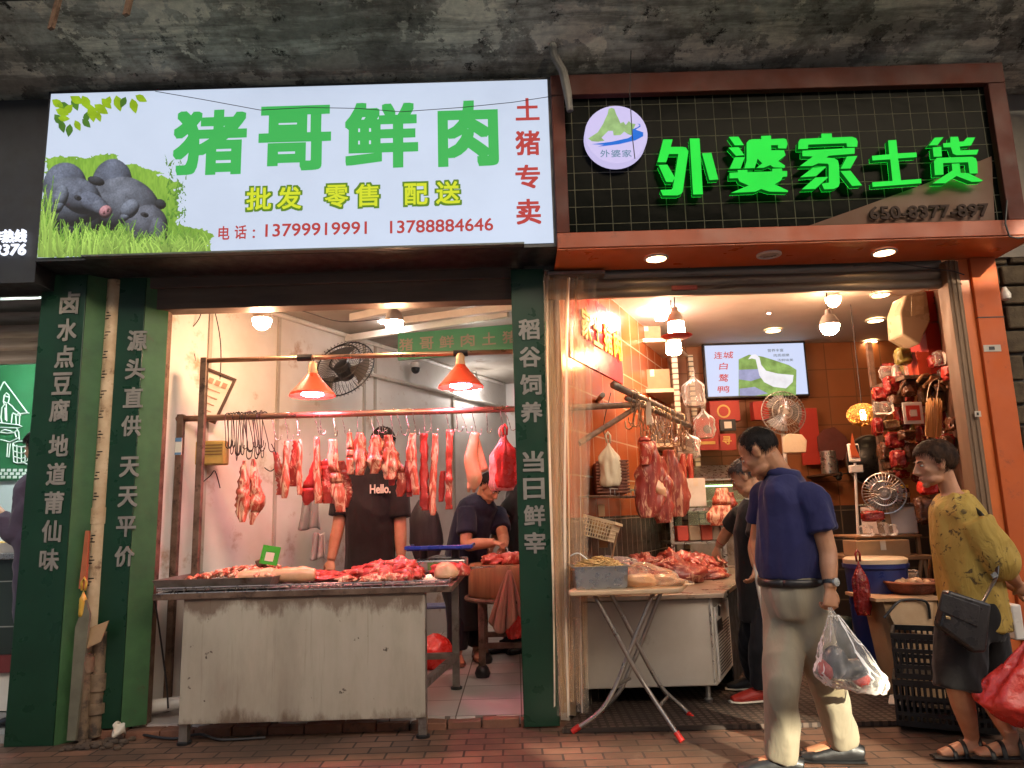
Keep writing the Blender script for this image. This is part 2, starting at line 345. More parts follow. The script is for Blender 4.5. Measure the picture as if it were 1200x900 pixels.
# butcher's shop room
t1 = thing('butcher_shop_room', 'white walled butcher shop interior with skewed left wall and stained ceiling', 'shop', (-1,6.5,0))
a1 = along(A0, DL, 9.6); NL = V((DL.y, -DL.x, 0))
s = MB().slab([A0, a1, a1+V((0,0,3)), A0+V((0,0,3))], -NL*.1); s.build('left_wall', m_wallL, t1)
for Yq in (5.33, 5.95, 6.95, 7.1, 8.4):    # panel seams and pilasters
    q = along(A0, DL, Yq); s = MB().beam(q+NL*.008+V((0,0,.06)), q+NL*.008+V((0,0,2.94)), .03, .016, up=NL); s.build('wall_seam', m_ceil, t1)
a2 = along(B0, DR, 9.6)
MB().box((a1.x-.3, 9.6, 0),(a2.x+.1, 9.7, 3)).build('back_wall', m_wallL, t1)
s = MB().slab([A0+V((-.2,0,2.95)), a1+V((-.2,0,2.95)), a2+V((0,0,2.95)), B0+V((-.05,0,2.95))], (0,0,.06)); s.build('ceiling', m_ceil, t1)
for i, (pa, pb) in enumerate((((440,365),(602,330)),((478,374),(602,358)),((430,392),(560,372)))):
    a, c = G(*pa, 2.91), G(*pb, 2.91); a.z = c.z = 2.9; MB().beam(a-(c-a)*.2, c+(c-a)*.25, .05, .06).build('ceiling_beam', m_white, t1)
s = MB()
q0, q1 = along(A0, DL, 5.2)+NL*.02, along(A0, DL, 9.5)+NL*.02
s.tube([q0+V((0,0,2.93)), q1+V((0,0,2.93))], .022, 6); s.tube([along(A0,DL,6.9)+NL*.03+V((0,0,2.62)), along(A0,DL,9.5)+NL*.03+V((0,0,2.62))], .02, 6)
s.build('conduit', m_white, t1)
# white panel strip right beside the shutter rail, on the left of the opening
s = MB().box((-2.36,4.80,.05),(-2.29,4.87,2.66)); s.build('door_rail', m_rusty, t1)
# party wall
n = V((DR.y, -DR.x, 0)); b1 = along(B0, DR, 9.6)
t2 = thing('party_wall', 'dividing wall between the two shops tiled orange over dark tiles', 'wall', B0)
def wallq(p, q, z0, z1, nn, th, name, mm, par):
    """a wall panel from p to q whose own object axes lie along it, so that tiles run true"""
    d = (q-p); d.z = 0; L = d.length; o = bpy.data.objects.new(name, None)
    mb = MB().box((0,0,z0),(L*0,0,z1)); mb = MB()
    s_ = 1 if V((d.y,-d.x,0)).dot(nn) > 0 else -1
    mb.box((-th if s_ > 0 else 0, 0, z0), (0 if s_ > 0 else th, L, z1))
    ang = math.atan2(-d.x, d.y)
    o = bpy.data.objects.new(name, mb.mesh(name, mm)); COL.objects.link(o)
    M = Matrix.Translation(V((p.x, p.y, 0))) @ Matrix.Rotation(ang, 4, 'Z')
    o.parent = par; o.matrix_basis = wm(par).inverted() @ M; return o
wallq(B0+n*.1, along(B0,DR,7.9)+n*.1, 1.22, 3.0, n, .04, 'orange_tiling', m_otile, t2)
wallq(B0+n*.1, along(B0,DR,7.9)+n*.1, 0.03, 1.22, n, .045, 'dark_tiling', m_dtile, t2)
s = MB().slab([B0, b1, b1+V((0,0,3)), B0+V((0,0,3))], n*.055); s.build('core', m_wallL, t2)
WR_P, WR_N = B0+n*.1, n                    # the tiled face, for hanging things on it
# grocery room
YB = 7.9
t3 = thing('grocery_shop_room', 'brown tiled grocery shop interior with white ceiling behind customers', 'shop', (2.5,6.5,0))
bl, br_ = along(B0,DR,YB), along(C0,DR,YB)
MB().box((bl.x-.1,YB,1.25),(br_.x+.2,YB+.1,3.05)).build('back_wall', m_btile, t3)
MB().box((bl.x-.1,YB-.006,0.03),(br_.x+.2,YB+.1,1.25)).build('back_dado', m_btile2, t3)
wallq(C0, br_, .03, 3.0, -n, .08, 'right_wall', mat('brown_right_wall', (.11,.045,.022), (.07,.03,.015), .7), t3)
MB().slab([B0+V((-.1,0,3.0)), bl+V((-.1,0,3.0)), br_+V((.2,0,3.0)), C0+V((.2,0,3.0))], (0,0,.06)).build('ceiling', mat('white_shop_ceiling', (.5,.46,.4), (.42,.37,.31), .7, 0, 1.5, .03), t3)

# ------------------------------------------------------------------ green banner boards
def banner(name, label, x0, x1, Y, zb, zt, edge_w, edge_y, texts):
    t = thing(name, label, 'banner board', ((x0+x1)/2, Y, zb))
    MB().box((x0, Y, zb), (x1, Y+.03, zt)).build('front_board', m_green, t, bevel=.003)
    if edge_w:
        MB().slab([V((x1+.002,Y+.004,zb)), V((x1+edge_w,edge_y,zb)), V((x1+edge_w,edge_y,zt)), V((x1+.002,Y+.004,zt))], (-.01,.02,0)).build('return_board', m_green_edge, t)
    for body, (px0,py0,px1,py1) in texts:
        mb = MB(); lett_px(mb, body, px0, py0, px1, py1, Y-.004, offset=.026, depth=.003, n=(0,-1,0)); mb.build('lettering', m_greylet, t, smooth=None)
    return t
def col(chars, xs, ys, h, wd):
    n_ = len(chars); return [(c, (xs[0]+(xs[1]-xs[0])*(i/(n_-1))-wd/2, ys[0]+(ys[1]-ys[0])*(i/(n_-1))-h/2, xs[0]+(xs[1]-xs[0])*(i/(n_-1))+wd/2, ys[0]+(ys[1]-ys[0])*(i/(n_-1))+h/2)) for i, c in enumerate(chars)]
banner('banner_board', 'tall dark green board with tofu lettering standing leftmost of the three', -3.03, -2.74, 4.62, .0, 2.875, .11, 4.74,
       col('卤水点豆腐', (82,70), (355,481), 26, 23) + col('地道莆仙味', (69,58), (522,656), 26, 23))
banner('banner_board', 'green board with everyday low price lettering beside the old white pipe', -2.585, -2.405, 4.72, .06, 2.875, .12, 4.80,
       col('源头直供', (161,154), (399,499), 24, 23) + col('天天平价', (152,146), (547,652), 24, 23))
banner('banner_board', 'green board with freshly slaughtered pork lettering between the two shops', .012, .225, 4.68, .01, 2.84, 0, 4.7,
       col('稻谷饲养', (620,623), (386,483), 24, 25) + col('当日鲜宰', (625,627), (541,636), 25, 25))

# ------------------------------------------------------------------ main lightbox sign
YS = 4.35
t0 = thing('lightbox_sign', 'wide white backlit pork sign with green characters and two black pigs', 'sign', (-1.3, 4.5, 2.875))
SX0, SX1, SZ0, SZ1 = -2.897, .282, 2.877, 3.99
MB().box((SX0-.02, YS+.004, SZ0-.008), (SX1+.02, 4.7, SZ1+.02)).build('casing', m_dark, t0)
e_face = emis('sign_face_glow', (.60,.685,.85), .98, .08, 1.2)
MB().box((SX0, YS-.004, SZ0+.015), (SX1, YS+.004, SZ1)).build('face_panel', e_face, t0)
e_gl = emis('sign_green_print', (.055,.46,.10), .95); e_yl = emis('sign_yellow_print', (.66,.74,.03), .95); e_ol = emis('sign_olive_outline', (.13,.25,.02), .9); e_rl = emis('sign_red_print', (.50,.055,.05), .9)
def sgn(layer): return YS-.0045-.0012*layer
for ch, x0, y0, x1, y1 in (('猪',203,129,289,205),('哥',303,124,388,200),('鲜',404,120,490,197),('肉',513,118,584,195)):
    mb = MB(); lett_px(mb, ch, x0, y0, x1, y1, sgn(3), offset=.036); mb.build('lettering', e_gl, t0, smooth=None)
for ch, x0, y0, x1, y1 in (('批',288,219,319,247),('发',324,218,354,246),('零',380,216,409,244),('售',416,215,445,243),('配',473,214,502,241),('送',510,212,540,240)):
    mb = MB(); lett_px(mb, ch, x0-1.5, y0-1.5, x1+1.5, y1+1.5, sgn(2), offset=.06); mb.build('lettering_outline', e_ol, t0, smooth=None)
    mb = MB(); lett_px(mb, ch, x0+.5, y0+.5, x1-.5, y1-.5, sgn(3), offset=.032); mb.build('lettering', e_yl, t0, smooth=None)
for ch, x0, y0, x1, y1 in (('电',256,265,269,281),('话',275,264,289,280),(':',296,269,299,279),('13799919991',311,261,430,276),('13788884646',457,257,578,272)):
    mb = MB(); lett_px(mb, ch, x0, y0, x1, y1, sgn(3), offset=.018); mb.build('lettering', e_rl, t0, smooth=None)
for ch, x0, y0, x1, y1 in (('土',604,115,632,141),('猪',604,153,633,182),('专',604,193,633,221),('卖',605,233,634,263)):
    mb = MB(); lett_px(mb, ch, x0, y0, x1, y1, sgn(3), offset=.024); mb.build('lettering', e_rl, t0, smooth=None)
# printed picture: grass, two black pigs, leaves (zoomed pixels: /3.53, +80)
def zp(zx, zy, layer): return P(zx/3.53, zy/3.53+80, sgn(layer))
e_g1 = emis('print_grass', (.20,.42,.035), .9, .5, 9); e_g2 = emis('print_grass_light', (.42,.62,.10), .9, .3, 9); e_g3 = emis('print_grass_deep', (.09,.25,.02), .9, .4, 9)
rg = random.Random(3)
import numpy as np
ol = [(190,372),(240,362),(300,368),(370,372),(400,362),(440,350),(490,362),(505,395),(560,400),(620,418),(700,432),(655,440),(740,470),(765,492),(720,500),(750,520),(735,560),(745,600),(730,640),(790,660),(870,668),(885,700),(860,735),(870,752),(800,768),(150,786)]
PW, PH, CELL = 330, 206, 2.25; ny_, nx_ = np.mgrid[0:PH, 0:PW]; XX = 148+nx_*CELL; YY = 342+ny_*CELL
rs = np.random.RandomState(4)
def soft(sx, sy):                          # smooth random field, one bump per sx by sy cells
    g_ = rs.rand(PH//sy+3, PW//sx+3); yi, xi = ny_/sy, nx_/sx; y0, x0 = yi.astype(int), xi.astype(int); fy, fx = yi-y0, xi-x0; fy = fy*fy*(3-2*fy); fx = fx*fx*(3-2*fx)
    return (g_[y0,x0]*(1-fx)+g_[y0,x0+1]*fx)*(1-fy)+(g_[y0+1,x0]*(1-fx)+g_[y0+1,x0+1]*fx)*fy
wob = (soft(9,4)-.5)*26+(soft(3,2)-.5)*16; PXX, PYY = XX+wob, YY+(soft(5,5)-.5)*12; inside = np.zeros((PH,PW), bool)
for k in range(len(ol)):
    (xa_, ya_), (xb_, yb_) = ol[k], ol[(k+1) % len(ol)]
    if ya_ == yb_: continue
    inside ^= ((ya_ > PYY) != (yb_ > PYY)) & (PXX < (xb_-xa_)*(PYY-ya_)/(yb_-ya_)+xa_)
inside &= (XX > 152+(786-YY)*.078) & (YY < 786-(XX-150)*.022)
gn = soft(2,7)*.5+soft(5,16)*.3+soft(30,30)*.35; img = np.stack([.10+.22*gn, .26+.30*gn, .015+.05*gn], -1)*(1.15-.3*((YY-342)/440))[...,None]
zb_p = np.full((PH,PW), -1e9); hairn = soft(2,3)*.6+soft(5,4)*.4; blotch = soft(14,12); brist = np.zeros((PH,PW))
for k in range(6): brist += np.roll(np.roll(soft(2,2), k, 0), int(k*.6), 1)/6
brist = np.clip((brist-.5)*2.6+.5, 0, 1)
Lp = np.array((-.25,-.72,.65)); Lp /= np.linalg.norm(Lp)
for (cx_, cy_, rx, ry, rot, zo, c) in (           # the two pigs' masses, far to near
    (462,480,84,106,.2,0,(.13,.15,.21)), (268,490,92,100,.1,20,(.13,.15,.21)), (520,570,150,118,.45,30,(.15,.165,.21)), (600,650,96,92,.6,70,(.14,.15,.19)), (648,680,44,72,-.15,110,(.13,.14,.175)),
    (300,560,124,112,.1,110,(.14,.16,.21)), (320,640,100,80,.1,100,(.06,.065,.08)), (330,530,86,72,.5,170,(.15,.17,.23)), (388,562,78,40,.6,205,(.15,.17,.235)), (418,580,46,31,.6,222,(.16,.18,.24)), (437,594,26,28,.6,246,(.62,.30,.33)), (431,597,5,9,.5,262,(.2,.07,.08)), (446,588,5,9,.5,262,(.2,.07,.08)),
    (252,532,30,50,.25,262,(.20,.23,.30)), (246,566,18,34,.35,268,(.19,.22,.29)), (398,466,36,18,.3,225,(.05,.055,.07)), (322,536,16,11,.4,262,(.05,.055,.07)), (324,534,6,5,0,272,(.01,.01,.012)), (536,582,34,46,.75,200,(.20,.225,.29)), (520,610,18,32,.9,206,(.19,.215,.28)), (664,562,24,20,.5,140,(.04,.045,.055)), (598,606,18,10,.3,190,(.05,.05,.06)), (600,605,6,5,0,198,(.008,.008,.01)), (676,735,24,18,.2,190,(.16,.15,.17))):
    ca, sa = math.cos(rot), math.sin(rot); u = ((XX-cx_)*ca+(YY-cy_)*sa)/rx; v = (-(XX-cx_)*sa+(YY-cy_)*ca)/ry; q = u*u+v*v
    nz = np.sqrt(np.clip(1-q, 0, 1)); hgt_ = zo+nz*min(rx,ry)*.7; m_ = (q < 1) & (hgt_ > zb_p); zb_p[m_] = hgt_[m_]
    nxw, nyw = u*ca-v*sa, u*sa+v*ca; sh_ = np.clip(nxw*Lp[0]+nyw*Lp[1]+nz*Lp[2], 0, 1); sh_ = (.05+1.25*sh_**1.25)*(.72+.46*brist)*(.7+.6*blotch)
    img[m_] = (np.array(c)[None,None,:]*sh_[...,None])[m_]; inside |= m_ & (XX > 152+(786-YY)*.078)
def blade(bx, by, tall, lean, wd_, c):
    for k in range(int(tall/CELL)+1):
        t_ = k*CELL/tall; y_ = by-k*CELL; x_ = bx+lean*t_*t_; r_ = wd_*(1-t_)+.4; i0, i1 = int((x_-r_-148)/CELL), int((x_+r_-148)/CELL); jj = int((y_-342)/CELL)
        if 0 <= jj < PH:
            for ii in range(max(i0,0), min(i1,PW-1)+1):
                if XX[jj,ii] > 152+(786-YY[jj,ii])*.078 and YY[jj,ii] < 786-(XX[jj,ii]-150)*.022: img[jj,ii] = [q*(.75+.5*t_) for q in c]; inside[jj,ii] = True
for k in range(620):
    bx = rg.uniform(150,868); near = k/620; tall = rg.uniform(30,120) if bx < 560 else rg.uniform(20,80)
    if bx < 215: tall = rg.uniform(60,300)
    g_ = rg.uniform(.6,1.3); blade(bx, 786-(bx-150)*.022-(1-near)*rg.uniform(0,80), tall, rg.uniform(-45,45), rg.uniform(1.5,4.2), ((.10+.30*near)*g_, (.26+.36*near)*g_, (.02+.09*near)*g_))
for k in range(60): blade(rg.uniform(690,770), rg.uniform(385,640), rg.uniform(15,45), rg.uniform(-50,50), 2.5, (.12,.3,.03))
vid = -np.ones((PH,PW), int); sel = np.argwhere(inside); vid[inside] = np.arange(len(sel)); mb = MB(); mb.v = [zp(148+i_*CELL, 342+j_*CELL, 2) for j_, i_ in sel]
mb.f = [(vid[j_+1,i_], vid[j_+1,i_+1], vid[j_,i_+1], vid[j_,i_]) for j_ in range(PH-1) for i_ in range(PW-1) if inside[j_,i_] and inside[j_+1,i_] and inside[j_,i_+1] and inside[j_+1,i_+1]]; mb.f = [tuple(int(q) for q in f4) for f4 in mb.f]; mb.m = [0]*len(mb.f)
m_pic, t, b_ = nmat('printed_picture'); at_ = nd(t, 'ShaderNodeAttribute', attribute_name='print_colour'); t.links.new(at_.outputs['Color'], b_.inputs['Emission Color']); b_.inputs['Emission Strength'].default_value = .64*EK; b_.inputs['Base Color'].default_value = (.02,.02,.02,1); b_.inputs['Specular IOR Level'].default_value = .15
o_ = mb.build('pig_picture_print', m_pic, t0, smooth=None); ca_ = o_.data.color_attributes.new('print_colour', 'FLOAT_COLOR', 'POINT'); ca_.data.foreach_set('color', np.concatenate([img[inside], np.ones((len(sel),1))], 1).astype(np.float32).ravel())
e_l1 = emis('print_leaf', (.33,.52,.02), .9, .35, 8); e_l2 = emis('print_leaf_dark', (.09,.22,.03), .9, .35, 8)
def leaf(mb, cx_, cy_, ang, L, ly):
    W = L*.28; a = V((math.cos(ang), math.sin(ang))); n_ = V((-a.y, a.x)); o = []
    for k, (u, v) in enumerate(((0,0),(.25,.8),(.5,1),(.8,.5),(1,0),(.8,-.5),(.5,-1),(.25,-.8))):
        q = V((cx_,cy_)) + a*L*u + n_*W*v; o.append(zp(max(q.x,211-(q.y-118)*.08), max(q.y, 118-(q.x-208)*.036), ly))
    mb.poly(o)
for mm, lst in ((e_l2, [(225,190,.9,60),(250,215,1.3,55),(340,210,.8,50),(300,120,1.2,60),(360,180,1.7,50),(520,118,2.0,50),(235,150,.2,60),(290,230,1.7,55)]),
                (e_l1, [(215,130,.6,60),(290,115,.5,65),(340,112,1.1,70),(390,150,.6,70),(375,150,1.4,75),(420,125,.8,60),(455,115,1.9,50),(480,112,1.3,70),(545,125,1.3,65),(560,112,.5,55),(300,150,2.3,60),(240,205,.1,50),(310,215,1.1,50),(400,180,1.2,45),(230,170,.4,60)])):
    mb = MB()
    for i, q in enumerate(lst): leaf(mb, *q, 2+i % 3)
    mb.build('leaf_print', mm, t0, smooth=None)
# thin wire sagging over the sign
mb = MB(); mb.tube([P(x, y, 4.30) for x, y in ((182,107),(240,117),(305,129),(360,126),(420,127),(470,131),(540,126),(600,120),(652,112))], .0022, 5)
solo(mb, 'cable', m_cable, 'thin black wire sagging across the white pork sign', 'cable')

# ------------------------------------------------------------------ neighbour's sign and front on the far left
t0 = thing('hotline_sign', 'dark sign with glowing white hotline digits left of the pig sign', 'sign', (-3.9,4.6,2.9))
MB().box((-5.6,4.42,2.76),(-2.95,4.7,4.0)).build('casing', m_dark, t0)
e_wl = emis('white_letter_glow', (.8,.85,1), 1.4)
for body, x0, y0, x1, y1 in (('合作热线',-25,270,32,285),('593376',-26,287,31,300)):
    mb = MB(); lett_px(mb, body, x0, y0, x1, y1, 4.40, offset=.012, depth=.015, n=(0,-1,0), shear=.12 if body[0] == '5' else 0); mb.build('lettering', e_wl, t0, smooth=None)
t0 = thing('roller_shutter', 'half-raised brown roller shutter over the far left tofu shop', 'shutter', (-3.8,4.8,2.4))
s = MB()
for k in range(5): z = 2.33+k*.088; s.loft([[V((x_, 4.80+.018*math.sin(q), z+.088*q/math.pi)) for q in [0,.6,1.2,1.9,2.5,3.14]] + [V((x_,4.83,z+.088)), V((x_,4.83,z))] for x_ in (-5.6,-3.03)])
s.build('curtain', m_shut, t0, smooth=50)
t0 = thing('tofu_shop_room', 'white lit interior of the far left tofu shop', 'shop', (-4,6,0))
m_wn = mat('cool_white_wall', (.66,.70,.70), (.58,.62,.62), .5, 0, 2, .03)
MB().box((-7,6.6,0),(-2.9,6.7,3)).build('back_wall', m_wn, t0); MB().box((-7,5,2.85),(-3.02,6.7,2.95)).build('ceiling', m_wn, t0); MB().box((-3.0,5.0,.06),(-2.92,6.6,2.85)).build('side_wall', m_wn, t0)
t0 = thing('poster', 'green wall poster with white line drawing of tofu maker at stone mill', 'poster', (-4.2,6.55,1.8))
a, c = P(-60,408,6.57), P(44,562,6.57); pxz = lambda px, py: P(px, py, 6.56)
MB().box((a.x,6.57,c.z),(c.x,6.59,a.z)).build('sheet', mat('green_poster', (.028,.15,.06), (.022,.12,.045), .4, 0, 3, 0), t0)
m_line = mat('white_line', (.8,.85,.8), None, .5, rvar=0, bmp=0)
mb = MB(); dz = lambda x, y: pxz(x/3.467, y/3.467+420)
for ln in ([(15,95),(-12,150)],[(18,95),(112,222)],[(70,226),(118,222)],[(18,190),(14,175),(17,150),(26,140),(36,148),(38,160),(34,178),(25,182),(18,176)],[(17,152),(36,158)],[(20,185),(8,200),(4,240),(8,262)],[(34,182),(50,195),(60,208),(80,224),(84,232),(72,232),(52,222)],[(25,185),(27,255)],[(20,200),(22,250)],[(0,262),(72,270),(90,276),(72,283),(0,280)],[(0,300),(30,305),(60,300),(72,288)],[(5,296),(20,290),(40,294),(50,300)],[(68,285),(76,300),(78,330)],[(60,300),(66,320)],[(2,330),(40,340),(76,322)],[(32,345),(28,400),(36,402),(42,345)],[(52,345),(70,338),(100,336),(124,344),(118,354),(88,360),(60,356),(52,345)],[(52,345),(56,420),(72,426),(96,424),(112,414),(122,346)],[(68,352),(70,424)],[(86,360),(87,426)],[(104,356),(101,420)],[(54,376),(86,386),(120,374)],[(55,398),(86,408),(117,396)],[(80,234),(78,272)],[(64,232),(66,270)],[(50,225),(46,262)],[(92,420),(140,446)]):
    mb.tube([dz(*q) for q in ln], .006, 4)
mb.build('line_drawing', m_line, t0)
mb = MB()
for k in range(9):
    for r_ in range(3): q = pxz(-18+k*7+(r_ % 2)*3.5, 551+r_*4); mb.box((q.x-.017,6.563,q.z-.012),(q.x+.017,6.566,q.z+.012))
mb.build('checker_border', m_line, t0, smooth=None)
t0 = thing('tofu_counter', 'dark tiled tofu counter with steel top in far left shop', 'counter', (-4,5.4,0))
MB().box((-5.5,5.25,.3),(-3.06,6.0,1.05)).build('body', gridmat('dark_green_tile', (.03,.045,.04), (.3,.32,.3), .2, .3, 'xz', .02, .2, .15), t0)
MB().box((-5.5,5.2,1.05),(-3.06,6.0,1.09)).build('top', m_steel2, t0, bevel=.004); MB().box((-5.5,5.24,.06),(-3.06,6.0,.3)).build('plinth', m_white, t0)
MB().box((-5.5,5.2,.31),(-3.06,5.24,.42)).build('kick_strip', mat('dark_red_strip', (.18,.03,.03), None, .6), t0)
t0 = thing('food_tray', 'white tray of yellow tofu pieces on the far left counter', 'tray', (-3.55,5.45,1.09))
MB().box((-3.95,5.28,1.092),(-3.2,5.62,1.10)).box((-3.95,5.28,1.10),(-3.2,5.295,1.16)).box((-3.95,5.6,1.10),(-3.2,5.62,1.16)).box((-3.215,5.295,1.10),(-3.2,5.6,1.16)).build('tray', m_white, t0)
mb = MB(); rg = random.Random(9)
for i in range(60): mb.ball((rg.uniform(-3.9,-3.25), rg.uniform(5.32,5.58), 1.115+rg.uniform(0,.03)), rg.uniform(.018,.03), n=7)
tag(mb.build('tofu_pieces', mat('fried_tofu', (.55,.38,.1), (.4,.24,.05), .6), t0), kind='stuff')
t0 = thing('tube_light', 'white ceiling tube light inside the far left tofu shop', 'light', (-3.6,5.7,2.8))
MB().box((-4.4,5.66,2.8),(-3.3,5.74,2.845)).build('housing', m_white, t0); MB().tube([(-4.38,5.7,2.78),(-3.32,5.7,2.78)], .018, 8).build('tube', emis('tube_glow', (.85,1,.95), 170), t0)

# ------------------------------------------------------------------ grocery fascia
YF = 4.30
t0 = thing('shop_fascia', 'black tiled fascia with orange frame and glowing green characters', 'sign', (1.7,4.5,2.83))
FX0, FX1, FZ0, FZ1 = .30, 3.23, 2.836, 3.99
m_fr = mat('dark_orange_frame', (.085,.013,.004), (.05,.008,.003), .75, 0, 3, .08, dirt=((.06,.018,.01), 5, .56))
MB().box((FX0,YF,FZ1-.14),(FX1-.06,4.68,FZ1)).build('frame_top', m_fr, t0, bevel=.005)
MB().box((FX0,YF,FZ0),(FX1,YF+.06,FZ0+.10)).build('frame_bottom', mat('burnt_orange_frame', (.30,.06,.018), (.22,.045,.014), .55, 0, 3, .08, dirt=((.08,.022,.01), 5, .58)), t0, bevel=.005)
MB().box((FX0,YF+.002,FZ0+.10),(FX0+.08,4.68,FZ1-.14)).build('frame_side', m_fr, t0, bevel=.005)
MB().box((FX1-.17,YF+.002,FZ0+.10),(FX1-.06,4.68,FZ1-.14)).build('frame_side', m_fr, t0, bevel=.005)
m_blackt = gridmat('black_glazed_tile', (.003,.0038,.003), (.085,.083,.058), .113, .113, 'xz', .022, .2, .3, 0, .5, off0=(.03,.05), spec=.012)
MB().box((FX0+.08,YF+.05,FZ0+.10),(FX1-.17,YF+.09,FZ1-.14)).build('tile_panel', m_blackt, t0)
MB().box((FX0,YF+.01,FZ0-.006),(FX1,4.72,FZ0+.006)).build('soffit', mat('orange_soffit', (.60,.14,.03), (.48,.10,.022), .35, 0, 2, .03), t0)
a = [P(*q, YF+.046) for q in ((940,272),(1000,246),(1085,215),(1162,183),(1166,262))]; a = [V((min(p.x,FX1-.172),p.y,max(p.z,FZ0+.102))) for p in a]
MB().slab(a, (0,.003,0)).build('lit_patch_board', mat('brown_lit_patch', (.105,.05,.028), (.08,.037,.02), .75, 0, 2, .03, dirt=((.09,.045,.03), 8, .6)), t0)  # brown board added as the light patch on the tiles, light put into colour
e_gr = emis('green_letter_glow', (.012,.78,.055), 1.0, .12, 3); m_gside = emis('green_letter_side', (.004,.16,.012), .5)
YG = YF-.03; e_gback = emis('green_back_glow', (.01,1,.05), 2.6); e_vback = emis('violet_back_glow', (.25,.2,1), 4)
def lt(pts, ox, oy, sc=7.5): return [P(ox+x/sc, oy+y/sc, YG) for x, y in pts]
GL = [
 ('sign_letter', 760,150, [[(130,100),(212,100),(195,166),(300,166),(330,172),(350,205),(300,560),(285,580),(255,592),(125,592),(105,545),(205,540),(215,520),(262,228),(180,228),(155,300),(78,300)],
   [(88,325),(165,322),(232,435),(210,475),(155,472)], [(362,92),(448,92),(478,582),(392,584)], [(470,222),(552,218),(614,452),(535,457)]]),
 ('sign_letter', 760,150, [[(706,78),(790,76),(838,150),(758,152)],[(704,172),(792,168),(842,238),(768,244)],[(758,258),(846,256),(808,356),(712,358)],
   [(990,70),(1075,66),(1078,98),(1190,92),(1212,100),(1222,140),(1210,180),(1138,178),(1138,150),(1078,150),(1078,195),(1190,195),(1205,240),(1140,290),(1200,330),(1195,350),(1100,345),(1070,325),(1010,350),(950,350),(1000,310),(958,268),(950,300),(932,352),(842,354),(862,290),(862,130),(885,105),(920,98),(990,98)],
   [(712,394),(785,390),(782,370),(868,368),(870,388),(1086,382),(1088,358),(1172,354),(1175,378),(1218,378),(1218,425),(1178,430),(1165,460),(1110,495),(1225,550),(1225,562),(1060,558),(990,535),(940,560),(725,570),(880,505),(800,470),(785,440),(712,442)]]),
 ('sign_letter', 920,140, [[(320,124),(410,122),(412,158),(590,152),(625,165),(638,195),(634,240),(545,240),(540,208),(205,220),(200,258),(115,260),(118,195),(135,172),(318,162)],
   [(152,275),(612,248),(612,300),(385,318),(362,335),(430,340),(465,360),(474,400),(480,560),(470,590),(430,610),(345,614),(322,565),(385,555),(384,400),(375,388),(290,385),(240,408),(130,410),(245,325),(152,322)],
   [(245,424),(364,414),(270,498),(134,508)],[(268,510),(382,504),(265,610),(148,614)],[(545,326),(636,320),(575,430),(488,432)],[(488,454),(575,450),(676,578),(590,584)]]),
 ('sign_letter', 920,140, [[(906,184),(978,180),(990,298),(1155,290),(1158,330),(994,342),(1018,535),(1196,522),(1198,560),(770,592),(766,552),(945,540),(925,350),(768,360),(764,320),(916,306)]]),
 ('sign_letter', 1010,145, [[(640,122),(718,118),(665,188),(588,190)],[(622,208),(698,202),(704,288),(632,290)],[(778,116),(845,114),(856,158),(895,156),(925,122),(996,120),(960,190),(860,200),(866,234),(1026,228),(1010,270),(830,276),(800,262),(782,206),(718,208),(714,172),(778,166)],
   [(660,300),(970,290),(1002,305),(1014,340),(1018,436),(948,438),(934,338),(714,345),(718,446),(642,452),(634,330)],[(790,352),(858,348),(868,432),(935,434),(1066,498),(1040,508),(965,510),(832,458),(735,522),(622,524),(796,410)]]),
]
for nm, ox, oy, pl in GL:
    mb = MB(); sd = MB()
    for pts in pl:
        q = lt(pts, ox, oy); n_ = len(q); mb.poly(q)
        sd.add([p+V((0,.0,0)) for p in q]+[p+V((0,.04,0)) for p in q], [(i, (i+1) % n_, n_+(i+1) % n_, n_+i) for i in range(n_)])
    f = mb.build(nm, e_gr, t0, smooth=None); sd.build('letter_side', m_gside, f, smooth=None); bk = MB()
    for pts in pl: bk.poly([p+V((0,.041,0)) for p in lt(pts, ox, oy)][::-1])
    bk.build('back_glow', e_gback, f, smooth=None)
# round logo lamp
c = P(722,158,YG); r = .195
Mx = Matrix.Translation(c) @ Matrix.Rotation(R(90), 4, 'X')
ld = MB().lathe([(r,-.07),(r,.0),(r*.985,.006)], 40, Mx).build('logo_disc', emis('logo_disc_glow', (.62,.56,.88), .95), t0)
MB().lathe([(r*.95,-.0712),(.01,-.0712)], 40, Mx, cap=False).build('back_glow', e_vback, ld, smooth=None)
lz = lambda x, y, k: P(640+x/5.625, 100+y/5.625, YG-.008-.0012*k)
mb = MB().poly([lz(*q,1) for q in ((278,350),(340,310),(375,255),(390,220),(405,190),(412,155),(432,148),(450,155),(462,190),(475,215),(490,250),(510,240),(525,262),(545,235),(560,250),(590,255),(575,290),(562,330),(540,322),(515,305),(490,328),(445,330),(440,300),(410,300),(385,325),(365,345),(385,365),(340,372),(300,368))]); mb.build('logo_mountains', emis('logo_green', (.35,.55,.22), .9, .35, 14), ld, smooth=None)
mb = MB().poly([lz(*q,2) for q in ((300,388),(430,372),(540,348),(570,330),(570,290),(605,275),(618,262),(600,252),(620,255),(622,272),(590,292),(640,310),(640,335),(590,362),(480,388),(400,398),(340,404),(380,392))]); mb.build('logo_river', emis('logo_blue', (.01,.16,.7), .9), ld, smooth=None)
for ch, x0 in (('外',358),('婆',430),('家',502)):
    mb = MB(); a, c2 = lz(x0,474,2), lz(x0+60,424,2); letter(mb, ch, a, V((c2.x-a.x,0,0)), V((0,0,c2.z-a.z)), offset=.01); mb.build('logo_lettering', emis('logo_lettering', (.16,.30,.42), .8), ld, smooth=None)
